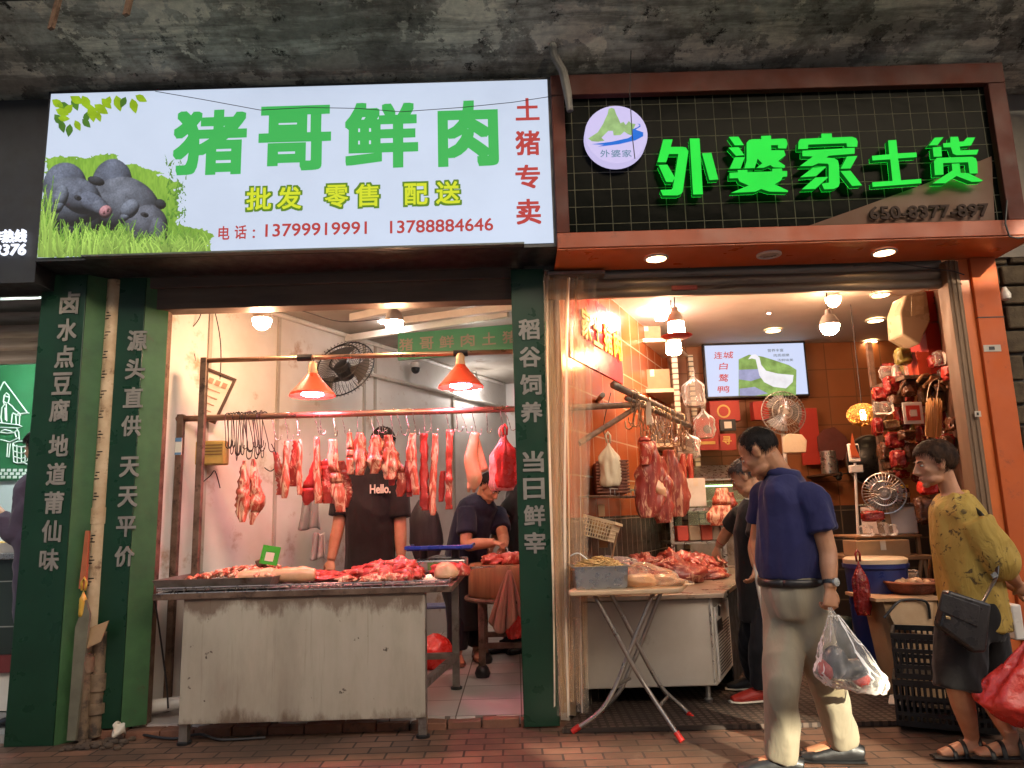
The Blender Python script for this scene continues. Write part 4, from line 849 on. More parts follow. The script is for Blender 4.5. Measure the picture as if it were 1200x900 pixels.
def hang(px, y0, y1, Yh, w_, th, mm, label, **k):
    """hang a cut from pixel row y0 down to y1; px is a list of columns from top to bottom"""
    n_ = len(px); pts = [P(x, y0+(y1-y0)*i/(n_-1), Yh) for i, x in enumerate(px)]
    for p in pts: p.y = Yh+random.Random(px[0]+p.z).uniform(-.01,.01)
    s_ = pxm(Yh)*1.03; return strip(pts, [q*s_*.88 for q in w_], [q*.8 for q in th], mm, label, seed=px[0]*.37, **k)
Q = 5.13
hang([287,286,284,285],540,612,Q,[2,7,8,3],[.015,.04,.045,.01], m_fatty, 'lumpy offal cut hanging below the bunch of dark hooks', name='pork_offal', lump=.5)
hang([297,299,300,295],538,615,Q+.03,[2,6,9,2],[.015,.04,.045,.01], m_fatty, 'pale offal strip hanging rightmost under the bunched dark hooks', name='pork_offal', lump=.5)
hang([322,327,330,329],530,580,Q+.06,[3,5,7,5],[.02,.03,.03,.02], m_meat, 'small rib rack with exposed meat, first piece right of the hooks', name='pork_ribs', ribs=.03)
hang([336,335,335,333],517,584,Q,[3,4,5,4],[.02,.03,.03,.015], m_fatty, 'narrow streaky rib strip beside the first rib rack', name='pork_strip')
hang([347,347,345,344],516,570,Q+.08,[3,6,7,4],[.02,.03,.03,.02], m_meat, 'second rib rack with a pale fat edge, second group from hooks', name='pork_ribs', ribs=.03)
hang([351,351,350,351],515,580,Q,[2,4,4,3],[.015,.025,.025,.015], m_fatty, 'thin pale strip hanging in front of second rib rack', name='pork_strip')
hang([372,369,366,358],540,592,Q+.07,[4,9,12,3],[.02,.03,.03,.015], m_lean, 'deep pink rib flap spreading left below the cone lamp', name='pork_ribs')
hang([371,371,372,373],512,590,Q,[3,4,5,4],[.02,.03,.03,.02], m_fatty, 'pale belly strip in front of the deep pink flap', name='pork_strip')
hang([384,384,385,386],538,590,Q+.05,[6,10,11,8],[.02,.025,.025,.015], m_meat, 'wide ridged rib rack below the left cone lamp', name='pork_ribs', ribs=.028)
hang([390,391,396,399],515,600,Q,[4,6,8,6],[.02,.035,.04,.02], m_fatty, 'long curved belly piece ending lowest beside the black T-shirt', name='pork_belly', lump=.35)
hang([399,402,404,402],540,595,Q+.07,[4,8,9,5],[.02,.03,.03,.02], m_meat, 'ribs hanging behind the long curved belly piece', name='pork_ribs', ribs=.03)
hang([410,410,411,411],507,556,Q,[3,4,5,4],[.02,.03,.03,.02], m_fatty, 'short narrow piece touching the shoulder of the black T-shirt', name='pork_strip')
hang([421,422,423,422],507,557,Q,[4,8,8,5],[.02,.03,.04,.02], m_fatty, 'broad pale cut hanging over the chest of black T-shirt', name='pork_cut', lump=.4)
hang([441,439,440,439],510,555,Q,[4,8,8,5],[.02,.03,.04,.02], m_fatty, 'knobbly cut hanging in front of the butcher\'s face', name='pork_cut', lump=.5)
hang([455,456,458,458],510,562,Q,[4,8,9,5],[.02,.03,.04,.02], m_fatty, 'knobbly cut beside the butcher\'s ear above Hello', name='pork_cut', lump=.5)
hang([462,464,461,459],530,569,Q+.05,[3,5,4,3],[.02,.03,.03,.015], m_lean, 'small dark red flap hanging just right of Hello', name='pork_flap')
hang([466,470,471,469],540,582,Q+.08,[4,7,7,4],[.02,.03,.03,.015], m_meat, 'brownish slab hanging at the sleeve of black T-shirt', name='pork_slab')
hang([484,482,485,488],508,580,Q,[4,6,5,4],[.02,.03,.035,.015], m_fatty, 'tall belly strip, first strip right of the butcher', name='pork_strip')
hang([477,478,479,480],540,582,Q+.06,[3,4,4,4],[.015,.025,.025,.02], m_lean, 'dark red strip behind the first tall belly strip', name='pork_strip')
hang([496,497,497,499],508,598,Q+.02,[4,4,4,6],[.018,.025,.025,.03], m_lean, 'long chain of lean pork lumps between two belly strips', name='pork_strip', lump=.6)
hang([510,509,507,507],509,604,Q,[4,4,5,3],[.02,.028,.028,.01], m_fatty, 'longest belly strip, second from the rolled pig trotter', name='pork_strip')
hang([527,526,526,526],504,597,Q,[4,4,4,4],[.02,.028,.03,.02], m_meat, 'straight spare rib strip with bone cross sections, left of trotter', name='pork_strip', ribs=.035)
hang([519,518,517],552,588,Q+.06,[3,4,3],[.015,.02,.015], m_lean, 'short brown strip tucked behind the straight spare rib', name='pork_strip')
# trotter
mb = MB(); q = lambda x, y, dy=0: P(x, y, Q+dy)
mb.tube(spl([q(557,507), q(554,525), q(552,540), q(556,560), q(553,574)],4), lerp_list([.028,.04,.05,.055,.025],4), 14); mb.tube(spl([q(557,509,.03), q(562,535,.03), q(568,552,.02)],4), lerp_list([.02,.035,.03],4), 12)
for i in (-1,1): mb.tube([q(553+i*2.5,566), q(552+i*3,577)], [.02,.009], 8)
solo(mb, 'pig_trotter', m_skin, 'pale pig trotter hanging beside the red plastic bag', 'meat', smooth=True)
def bag_mesh(path_top, c, w_, d_, h, seed, knot=True):
    """a hanging carrier bag: gathered at the top, full below"""
    mb = MB(); rings = []; n_ = 40; k = 18
    for i in range(k+1):
        u = i/k; z = -h*u; uu = min(1, u/.38); e = (.10+.9*uu*uu*(3-2*uu))*(1 if u < .9 else 1-(u-.9)*2.2); ring = []
        for j in range(n_):
            a = 2*math.pi*j/n_; q = V((math.cos(a)*2.2+seed, math.sin(a)*2.2, u*2.4)); f_ = 1+.26*noise.noise(q)+.10*(1-u)*math.sin(a*9+seed)+.14*noise.noise(q*2.6)+.05*noise.noise(q*7)
            ring.append(c+V((math.cos(a)*w_*e*f_, math.sin(a)*d_*e*f_, z+.012*noise.noise(q*2))))
        rings.append(ring)
    mb.loft(rings)
    if knot: mb.tube([c+V((-.01,0,.0)), c+V((-.016,0,.05)), c+V((0,0,.075)), c+V((.014,0,.05)), c+V((.01,0,0))], .008, 6)
    return mb
m_redfilm = mat('thin_red_plastic', (.75,.06,.04), (.6,.035,.025), .28, 0, 8, .35, bscale=22, bd=.02); m_pinkfilm = clearfilm('pinkish_film', (.95,.62,.52), .55, .2, 14, .6)
solo(bag_mesh(None, P(588,512,Q), .085, .05, P(592,512,Q).z-P(592,575,Q).z, 2), 'plastic_bag', m_pinkfilm, 'pale pink plastic bag hanging at the banner board behind a red one', 'bag', smooth=True)
solo(bag_mesh(None, P(592,510,Q-.11), .07, .035, P(592,510,Q-.11).z-P(592,571,Q-.11).z, 4.4), 'plastic_bag', m_redfilm, 'bright red plastic bag hanging in front of the pale pink bag', 'bag', smooth=True)
# ------------------------------------------------------------------ things on the left wall
def framed(label, pc, rx, ry, wd, ht, roll, yaw):
    t = thing('picture_frame', label, 'frame', pc); M = Matrix.Translation(pc) @ Matrix.Rotation(yaw, 4, 'Z') @ Matrix.Rotation(roll, 4, 'Y')
    def bx(mb, x0, x1, y0, y1, z0, z1):
        m2 = MB().box((x0,y0,z0),(x1,y1,z1)); return mb.add([M @ p for p in m2.v], m2.f)
    h, w2 = ht/2, wd/2; mb = MB()
    for a in ((-w2,-w2+.02,-.01,.015,-h,h),(w2-.02,w2,-.01,.015,-h,h),(-w2+.02,w2-.02,-.01,.015,-h,-h+.02),(-w2+.02,w2-.02,-.01,.015,h-.02,h)): bx(mb, *a)
    mb.build('frame', m_darkwood, t, bevel=.002); bx(MB(), -w2+.02, w2-.02, .0, .012, -h+.02, h-.02).build('sheet', m_paper, t)
    mb = MB()
    for k in range(4): bx(mb, -w2*.62+k*w2*.36, -w2*.62+k*w2*.36+.035, -.003, -.001, h*.45, h*.45+.04)
    for k in range(4): bx(mb, -w2*.6, w2*.55, -.003, -.001, h*.2-k*.05, h*.2-k*.05+.008)
    mb.build('print', m_fade, t); return t
m_darkwood = mat('dark_frame_wood', (.10,.05,.03), (.05,.025,.015), .45); m_fade = mat('faded_print', (.5,.3,.2), None, .8)
framed('tilted framed notice hanging in front of the wall post', P(243,462,5.3), 0,0, .28,.36, R(22), R(14))
framed('second dark framed board tucked behind the tilted notice', P(226,474,5.42), 0,0, .28,.36, R(38), R(26))
t0 = thing('junction_box', 'yellowed paper-wrapped box hanging on the post under the rail', 'box', P(247,548,5.3))
pb = P(249,531,5.3); MB().box((pb.x-.12,5.26,pb.z-.085),(pb.x+.1,5.36,pb.z+.085)).build('body', mat('yellowed_card', (.55,.38,.10), (.4,.26,.06), .6), t0, bevel=.012)
mb = MB()
for k in range(4): mb.box((pb.x-.04,5.256,pb.z+.05-k*.022),(pb.x+.085,5.258,pb.z+.057-k*.022))
mb.build('print', mat('brown_print', (.2,.1,.04), None, .7), t0, smooth=None)
pb = P(203,522,4.79); MB().box((pb.x-.02,4.792,pb.z-.055),(pb.x+.022,4.796,pb.z+.055)).build('x', m_paper) if 0 else None
t0 = thing('payment_sticker', 'small blue and white sticker on door jamb beside the board', 'sticker', P(209,540,4.795))
pb = P(209,523,4.795); MB().box((pb.x-.02,4.793,pb.z-.055),(pb.x+.022,4.798,pb.z+.055)).build('sheet', m_paper, t0); mb = MB().box((pb.x-.02,4.790,pb.z+.03),(pb.x+.022,4.793,pb.z+.055)); mb.box((pb.x-.02,4.790,pb.z-.055),(pb.x+.022,4.793,pb.z-.04)); mb.build('blue_band', mat('blue_band', (.12,.25,.42), None, .5), t0)
def cable(pts, label, r=.004, mm=None, k=4): mb = MB(); mb.tube(spl(pts, k), r, 6); return solo(mb, 'cable', mm or m_cable, label, 'cable')
cable([P(206,357,5.2),P(216,378,5.2),P(224,384,5.2),P(234,372,5.2),P(237,357,5.2)], 'dark cable looping in a sag at the top of left wall')
cable([P(206,358,5.22),P(214,385,5.22),P(228,416,5.22),P(230,450,5.3)], 'dark cable running down to the upper rail end')
cable([P(250,357,5.3),P(257,390,5.3),P(259,420,5.3),P(256,470,5.35)], 'dark cable hanging straight behind the framed notice')
cable([P(240,357,5.3),P(232,400,5.3),P(229,440,5.3)], 'thick brown cable slanting beside the cable loop', .008, m_rusty)
cable([P(225,560,5.3),P(232,568,5.3),P(246,558,5.3),P(252,552,5.28),P(258,572,5.3)], 'loose wire curling below the yellowed box')
cable([P(332,358,5.5),P(360,366,5.5),P(400,377,5.5),P(445,374,5.5)], 'thin wire sagging between the two warm bulbs')
cable([P(310,548,5.24),P(318,552,5.24),P(326,540,5.2),P(318,520,5.16)], 'dark wire hanging from bunched hooks toward first rib rack')
cable([P(181,700,4.82),P(187,740,4.84),P(195,800,4.88),P(197,830,4.9)], 'black cable hanging from table corner down to the floor pipe', .006)
# wall fan
pf = P(402,432,6.35); t0 = thing('wall_fan', 'dark industrial wall fan tilted behind the upper rail', 'fan', pf)
Mf = Matrix.Translation(pf) @ Matrix.Rotation(R(-38), 4, 'Z') @ Matrix.Rotation(R(62), 4, 'X') @ Matrix.Rotation(R(20),4,'Y')
mb = MB()
for k in range(48):
    a = 2*math.pi*k/48; mb.tube([Mf @ V((math.cos(a)*r_, math.sin(a)*r_, z)) for r_, z in ((.06,.09),(.18,.085),(.27,.05),(.29,0),(.27,-.05),(.12,-.08))], .0022, 4)
for r_, z in ((.29,0),(.2,.08),(.08,.092)): mb.tube([Mf @ V((math.cos(2*math.pi*k/36)*r_, math.sin(2*math.pi*k/36)*r_, z)) for k in range(37)], .006, 6)
mb.build('guard', m_black, t0)
for k in range(3):
    mb = MB(); a0 = k*2.094
    mb.grid(lambda u, v: Mf @ V((math.cos(a0+(u-.5)*.9*(.3+v))*(.05+.2*v), math.sin(a0+(u-.5)*.9*(.3+v))*(.05+.2*v), .03*(u-.5))), 6, 5); mb.build('blade', mat('fan_blade', (.12,.11,.1), None, .4), t0)
MB().lathe([(.06,-.1),(.075,-.09),(.075,.03),(.04,.05)], 16, Mf).build('motor', m_dark, t0); q = Mf @ V((0,0,-.1)); MB().tube([q, q+V((-.22,.1,-.04))], .02, 8).build('arm', m_dark, t0)
pc = P(487,433,7.4); t0 = thing('security_camera', 'small white security camera on the left wall under green sign', 'camera', pc)
MB().lathe([(.05,0),(.05,.05),(.02,.07)], 14, Matrix.Translation(pc+V((0,0,.02)))).build('bracket', m_white, t0); MB().ball(pc, .045, n=14).build('lens', m_black, t0, smooth=True)
# green interior sign
pA, pB = G(466,391,2.80), G(640,377,2.80); dS = (pB-pA); t0 = thing('interior_sign', 'green band sign with pale pork lettering under the shop ceiling', 'sign', pA)
zb = PP(520,418,pA,V((dS.y,-dS.x,0)).normalized()).z
MB().slab([V((pA.x,pA.y,zb)), V((pB.x,pB.y,zb)), pB, pA], V((-dS.y,dS.x,0)).normalized()*.03).build('board', mat('green_sign_board', (.035,.26,.14), (.03,.2,.11), .45, 0, 2, .02), t0)
nS = V((dS.y,-dS.x,0)).normalized(); nS = -nS if nS.y > 0 else nS
for ch, x0, x1 in (('猪',468,484),('哥',492,508),('鲜',515,532),('肉',540,556),('土',565,581),('猪',589,606)):
    mb = MB(); y0 = 396-(x0-468)*.075; a_, c_ = PP(x0,y0+16,pA+nS*.004,nS), PP(x1,y0,pA+nS*.004,nS); letter(mb, ch, a_, V((c_.x-a_.x, c_.y-a_.y, 0)), V((0,0,c_.z-a_.z)), offset=.02, n=nS); mb.build('lettering', m_greylet, t0, smooth=None)
# clothes on the wall
for (px, py, w_, h, c, lb) in ((363,602,.085,.24,(.33,.34,.31),'grey cloth hanging on the wall left of the black T-shirt'),(373,640,.06,.2,(.5,.48,.45),'pale rag hanging lower left of the black T-shirt')):
    p = P(px, py, 5.9); mb = MB(); mb.grid(lambda u, v: p+V(((u-.5)*2*w_*(.7+.4*v), .025*math.sin(u*15+v*2)+.01*noise.noise(V((u*6,v*5,px))), (.5-v)*h*(1+.08*math.sin(u*7)))), 24, 12)
    o = solo(mb, 'cloth', cloth('cloth_%d' % px, c), lb, 'cloth', smooth=True); md = o.modifiers.new('s','SOLIDIFY'); md.thickness = .006
mb = MB(); p = P(497,622,6.6); mb.tube(spl([p+V((-.02,0,.27)), p+V((.0,0,.12)), p+V((.02,0,-.1)), p+V((0,0,-.36))],4), lerp_list([(.03,.02),(.13,.06),(.15,.07),(.05,.03)],4), 14); solo(mb, 'umbrella', mat('dark_umbrella_cloth', (.055,.04,.045), (.03,.02,.025), .5, 0, 9, .4, stretch=(3,3,.4)), 'dark folded umbrella leaning behind the blue scale', 'umbrella', smooth=True)
t0 = thing('cloth_bundle', 'dark grey sheet heap on a low bench behind blue scale', 'cloth', P(505,672,6.5)); p = P(514,664,6.5)
mb = MB().ball(p, .22, .12, .09, 18); mb.v = [q+V((0,0,.03*noise.noise(q*9))) for q in mb.v]; mb.build('sheet', cloth('grey_sheet', (.14,.14,.13)), t0, smooth=True)
p2 = P(470,590,6.6); MB().box((p2.x-.03,6.59,p2.z-.25),(p2.x+.005,6.6,p2.z+.2)).build('x', m_steel) if 0 else None
# ------------------------------------------------------------------ butcher table
YT0, YT1, ZT = 4.53, 5.62, None
pf = P(498,697,YT0); ZT = P(360,687,YT0).z; xL, xR = P(212,780,YT0).x, P(498,780,YT0).x; xl, xr = P(181,690,YT0).x, P(530,684,YT0).x
t0 = thing('butcher_table', 'worn steel meat table with plain front panel and wire mesh top', 'table', ((xL+xR)/2,5.05,.0))
zp0 = P(360,845,YT0).z
m_panel, t, b_ = nmat('stained_steel_panel'); vec = coords(t, (1.4,1,.45)); c0 = ramp(t, noi(t, vec, 2.2, 8, .65), [(.3, (.34,.29,.22)), (.55, (.46,.41,.32)), (.75, (.52,.47,.38))])
sp_ = nd(t, 'ShaderNodeSeparateXYZ'); tc_ = nd(t, 'ShaderNodeTexCoord'); t.links.new(tc_.outputs['Object'], sp_.inputs[0])
dr = noi(t, coords(t, (9,1,.35)), 2.6, 7, .65); c0 = mixc(t, ramp(t, dr, [(.60, 0), (.74, .4)]), c0, (.16,.10,.06))
ed_ = nd(t, 'ShaderNodeMath', operation='ADD'); t.links.new(sp_.outputs[2], ed_.inputs[0]); t.links.new(ramp(t, noi(t, coords(t, (2.5,1,1)), 3, 8, .7), [(.3, 0), (.7, .16)]), ed_.inputs[1])
c0 = mixc(t, ramp(t, ed_.outputs[0], [(.17, .8), (.25, 0)]), c0, (.13,.075,.045)); c0 = mixc(t, ramp(t, ed_.outputs[0], [(.80, 0), (.86, .75)]), c0, (.12,.06,.035))
c0 = mixc(t, ramp(t, noi(t, coords(t), 13, 4, .6), [(.69, 0), (.72, .9)]), c0, (.06,.04,.03)); t.links.new(c0, b_.inputs['Base Color']); b_.inputs['Metallic'].default_value = .25
t.links.new(ramp(t, dr, [(.35, .34), (.65, .62)]), b_.inputs['Roughness']); bump(t, b_, noi(t, coords(t, (1,1,.7)), 1.7, 3, .5), .5, .06)
MB().box((xL,YT0,zp0),(xR,YT0+.012,ZT-.05)).build('front_panel', m_panel, t0, bevel=.002)
mb = MB().box((xl,YT0-.02,ZT-.055),(xr,YT0+.02,ZT-.02)); mb.box((xl,YT1-.04,ZT-.055),(xr,YT1,ZT-.02)); mb.box((xl,YT0+.02,ZT-.056),(xl+.04,YT1-.04,ZT-.021)); mb.box((xr-.04,YT0+.02,ZT-.056),(xr,YT1-.04,ZT-.021)); mb.build('top_frame', m_rusty, t0, bevel=.003)
MB().box((xl+.04,YT0+.02,ZT-.05),(xr-.04,YT1-.04,ZT-.042)).build('drip_sheet', m_steel, t0)
for x, y in ((xL+.02,YT0+.045),(xR-.02,YT0+.045),(xL+.02,YT1-.1),(xR+.1,YT1-.1)):
    zb_ = .0 if y < 4.75 else .055
    l = MB().box((x-.025,y-.025,zb_+.012),(x+.025,y+.025,ZT-.057)).build('leg', m_steel, t0, bevel=.003); MB().lathe([(.04,0),(.042,.015),(.03,.02)], 12, Matrix.Translation((x,y,zb_))).build('foot', m_black, l)
zb_ = .28; mb = MB().beam((xR-.02,YT0+.072,zb_),(xR+.1,YT1-.127,zb_),.04,.04); mb.build('stretcher', m_steel, t0); MB().box((xL+.046,YT1-.12,zb_-.02),(xR+.073,YT1-.08,zb_+.02)).build('stretcher', m_steel, t0)
mb = MB()
nx = 44
for i in range(nx+1): x = xl+.02+(xr-xl-.04)*i/nx; mb.tube([(x,YT0-.012,ZT+.012),(x,YT0-.012,ZT-.004),(x,YT1-.02,ZT-.004)], .0035, 4)
for i in range(16): y = YT0-.012+(YT1-YT0)*i/16; mb.tube([(xl+.02,y,ZT-.001),(xr-.02,y,ZT-.001)], .0035, 4)
for zz in (.012,-.019):
    mb.tube([(xl+.02,YT0-.014,ZT+zz),(xr-.02,YT0-.014,ZT+zz)], .004, 5)
mb.tube([(xr-.02,YT0-.014,ZT+.012),(xr-.02,YT1-.02,ZT+.012)], .004, 5)
for i in range(28): x = xl+.05+(xr-xl-.1)*i/27; mb.tube([(x,YT0-.016,ZT-.02),(x+.03,YT0-.016,ZT+.012)], .0028, 4)
mb.build('wire_mesh', m_steel2, t0)
# long steel tray at the table's left end with its load
t0 = thing('steel_tray', 'long shallow steel tray at the left end of meat table', 'tray', (xl+.25,5.0,ZT+.003))
mb = MB(); x0, x1, y0, y1, z0 = xl-.0, P(330,668,YT0+.1).x-.05, YT0+.03, YT0+.75, ZT+.003
mb.box((x0,y0,z0),(x1,y1,z0+.004)); mb.slab([V((x0,y0,z0+.004)),V((x1,y0,z0+.004)),V((x1+.02,y0-.02,z0+.055)),V((x0-.02,y0-.02,z0+.055))],(0,.003,0)); mb.slab([V((x1,y0,z0+.004)),V((x1,y1,z0+.004)),V((x1+.02,y1,z0+.055)),V((x1+.02,y0-.02,z0+.055))],(.003,0,0)); mb.slab([V((x0,y1,z0+.004)),V((x0,y0,z0+.004)),V((x0-.02,y0-.02,z0+.055)),V((x0-.02,y1,z0+.055))],(-.003,0,0)); mb.build('pan', m_steel, t0)
rg = random.Random(5)
mb = MB()
for i in range(110):
    x, y = rg.uniform(x0+.12,x1-.02), rg.uniform(y0+.12,y1-.05); z = z0+.03+.07*max(0, 1-abs((x-(x0+x1)/2-.06)/.34))*(.5+rg.random()*.5); a = rg.uniform(0,6.28); l = rg.uniform(.03,.07)
    mb.tube([V((x-math.cos(a)*l,y-math.sin(a)*l,z-.006)),V((x,y,z+.012)),V((x+math.cos(a)*l,y+math.sin(a)*l,z-.006))], [.008,.013,.008], 6)
o = solo(mb, 'minced_meat', m_fatty, 'heap of pale shredded pork on the long steel tray', 'meat', smooth=True); o['kind'] = 'stuff'
p = P(312,657,5.05); t0 = thing('phone_wallet', 'dark wallet lying at tray edge beside the green stand', 'wallet', p)
MB().obox(p, V((.06,.02,.02)), V((-.02,.05,0)), V((-.008,0,.02))).build('cover', m_darkwood, t0, bevel=.006)
# green payment stand
p = P(314,658,4.95); t0 = thing('payment_stand', 'small green tabletop sign stand with blank white panel on meat table', 'sign stand', p); M = Matrix.Translation(p+V((0,0,-.02))) @ Matrix.Rotation(R(-8),4,'X') @ Matrix.Rotation(R(10),4,'Y')
mb = MB()
for bx in ((-.058,-.042,-.0,.12),(.042,.058,-.0,.12),(-.042,.042,.0,.016),(-.042,.042,.085,.12)): m2 = MB().box((bx[0],-.006,bx[2]),(bx[1],.006,bx[3])); mb.add([M @ q for q in m2.v], m2.f)
mb.build('green_frame', mat('bright_green_plastic', (.06,.42,.03), (.05,.36,.025), .35), t0)
for nm, b4, mm in (('panel',(-.042,.042,.016,.085,-.003,.003),mat('green_panel', (.08,.45,.05))),('white_panel',(-.028,.028,.022,.078,-.006,-.004),m_paper)): m2 = MB().box((b4[0],b4[4],b4[2]),(b4[1],b4[5],b4[3])); MB().add([M @ q for q in m2.v], m2.f).build(nm, mm, t0)
# meat lying on the mesh
def lump(label, c, r, mm, seed, name='pork_piece', amp=.35, rot=0, n=26, fr=1.0):
    mb = MB().ball((0,0,0), 1, 1, 1, n); M = Matrix.Rotation(rot,3,'Z'); out = []
    for p in mb.v:
        q = p*1.5*fr+V((seed*3.1,seed,0)); e = 1+amp*noise.noise(q)+amp*.6*noise.noise(q*2.3)+amp*.3*noise.noise(q*5)
        w_ = M @ V((p.x*r[0]*e, p.y*r[1]*e, p.z*r[2]*e)); w_.z = max(w_.z, -r[2]*.55); out.append(V(c)+w_+V((0,0,r[2]*.55)))
    mb.v = out; return solo(mb, name, mm, label, 'meat', 'pork pieces lying on the wire mesh', smooth=True)
ZM = ZT+.006
def gx(px, Yq): return P(px, 670, Yq).x
def trot(label, px, Yq, L, rz, seed):
    mb = MB(); c = V((gx(px,Yq),Yq,ZM+.045)); d = V((math.cos(rz),math.sin(rz),0)); sd = V((-d.y,d.x,0))
    mb.tube(spl([c+d*L*.55, c+d*L*.3, c, c-d*L*.3, c-d*L*.45+V((0,0,-.012))],4), lerp_list([.034,.052,.046,.04,.026],4), 14)
    for k in (-1,1): mb.tube([c-d*L*.4+sd*.016*k, c-d*L*.6+sd*.02*k+V((0,0,-.02)), c-d*L*.68+sd*.018*k+V((0,0,-.03))], [.024,.018,.007], 8)
    mb.v = [p+V((0,0,.006*noise.noise(p*22+V((seed,0,0))))) for p in mb.v]
    solo(mb, 'pig_trotter', m_skin, label, 'meat', smooth=True)
trot('pale pig trotter pointing forward-left on mesh, leftmost of two', 300, 4.72, .26, .35, 1)
trot('pale pig trotter lying crosswise beside the green stand', 338, 4.75, .30, .1, 2)
rg = random.Random(8); kk = 0
spec_ = [(345,5.05,(.10,.07,.03),'lean'),(372,5.1,(.09,.07,.045),'lean'),(392,5.0,(.1,.06,.04),'lean'),(378,4.82,(.12,.06,.028),'lean'),(402,4.78,(.10,.05,.03),'lean'),(415,4.95,(.08,.07,.05),'meat'),(405,4.7,(.06,.03,.03),'fat'),(430,4.85,(.08,.06,.05),'meat'),(438,4.72,(.07,.05,.04),'meat'),(448,4.95,(.1,.08,.075),'meat'),(455,4.78,(.08,.07,.06),'meat'),(462,4.66,(.07,.05,.045),'fat'),(470,4.9,(.09,.08,.085),'meat'),(478,4.74,(.08,.06,.06),'meat'),(485,4.95,(.08,.07,.06),'meat'),(440,4.62,(.06,.045,.035),'fat'),(474,4.63,(.05,.05,.04),'meat'),(424,5.1,(.1,.07,.06),'lean'),(455,5.12,(.1,.07,.07),'meat'),(430,4.62,(.05,.03,.03),'fat')]
where = ['by the green stand','second from the green stand','behind the flat lean slab','flat and long before the trotter','thin edge curling up','at the middle of mesh','narrow with pale fat near the mesh rim','left base of the big pile','front left foot of pile','top left of the big pile','middle front of the big pile','pale and fatty at the pile front','crowning the big pile','right shoulder of the big pile','right end of the big pile','pale knuckle at the mesh rim left of pile','bone end at the front of pile','at the back before the butcher','far back behind the pile','smallest pale scrap on the rim']
for (px, Yq, r, k), w_ in zip(spec_, where):
    kk += 1; lump('raw pork piece on the mesh, '+w_, (gx(px,Yq),Yq,ZM+(.03 if 'crown' in w_ or 'top' in w_ else 0)), (r[0],r[1],r[2]*.72), dict(lean=m_lean, meat=m_meat, fat=m_fatty)[k], kk, amp=.5, rot=rg.uniform(-.6,.6))
for i,(px,Yq,z) in enumerate(((432,4.8,.05),(446,4.8,.08),(458,4.84,.09),(468,4.78,.10),(480,4.83,.09),(450,4.68,.05),(470,4.68,.05),(487,4.78,.04),(420,4.82,.05),(440,5.0,.1))):
    x = gx(px,Yq); a = rg.uniform(0,3.1); d = V((math.cos(a),math.sin(a)*.5,0)); L_ = rg.uniform(.06,.1)
    mb = MB().tube(spl([V((x,Yq,ZM+z*.65))-d*L_+V((0,0,-.02)), V((x,Yq,ZM+z*.65+.012))-d*L_*.3, V((x,Yq,ZM+z*.65+.015))+d*L_*.3, V((x,Yq,ZM+z*.65-.015))+d*L_],4), lerp_list([(.014,.01),(.035,.022),(.032,.02),(.012,.008)],4), 10)
    solo(mb, 'pork_strip', m_meat if i % 3 else m_lean, 'thick pork strip draped over the big pile on mesh', 'meat', 'pork strips draped on the pile', smooth=True)
lump('pale knuckle of pork before the blue scale', (gx(522,4.75),4.75,ZM), (.075,.06,.06), m_skin, 61, amp=.2); lump('lean red pork heap in front of the blue scale', (gx(525,4.98),4.98,ZM), (.12,.08,.05), m_lean, 62); lump('small red pork piece right of the pork knuckle', (gx(540,4.9),4.9,ZM), (.06,.05,.05), m_meat, 63)
# scale
p = V((gx(515,5.3),5.3,ZM)); t0 = thing('weighing_scale', 'steel weighing scale with shallow blue tray on meat table', 'scale', p)
MB().box((p.x-.17,5.2,ZM),(p.x+.19,5.48,ZM+.09)).build('body', m_steel2, t0, bevel=.012); MB().box((p.x-.07,5.195,ZM+.02),(p.x+.09,5.2,ZM+.07)).build('display', emis('dim_display', (.35,.40,.12), .25), t0)
for k in (-1,1): MB().lathe([(.03,.09),(.03,.15)], 10, Matrix.Translation((p.x+.11*k,5.33,ZM))).build('pillar', m_black, t0)
m_blue = mat('blue_tray_plastic', (.02,.05,.34), (.015,.035,.25), .3)
MB().slab([V((p.x-.21,5.16,ZM+.152)),V((p.x+.23,5.16,ZM+.152)),V((p.x+.21,5.5,ZM+.152)),V((p.x-.19,5.5,ZM+.152))],(0,0,.008)).slab([V((p.x-.22,5.14,ZM+.16)),V((p.x+.24,5.14,ZM+.16)),V((p.x+.24,5.14,ZM+.185)),V((p.x-.22,5.14,ZM+.185))],(0,.02,0)).box((p.x+.22,5.16,ZM+.16),(p.x+.24,5.5,ZM+.185)).box((p.x-.22,5.16,ZM+.16),(p.x-.2,5.5,ZM+.185)).build('tray', m_blue, t0, bevel=.004)
# knives
for i,(px,Yq,a) in enumerate(((549,5.35,.4),(552,5.25,.7))):
    c = V((gx(px,Yq),Yq,ZM+.02)); d = V((math.cos(a),math.sin(a),0)); t0 = thing('knife', ('wide cleaver' if i else 'long knife')+' lying at right end of the meat table', 'knife', c)
    MB().beam(c, c+d*.2, .045 if i else .025, .004).build('blade', m_steel2, t0); MB().beam(c, c-d*.12, .022, .022).build('handle', m_darkwood, t0, bevel=.004)
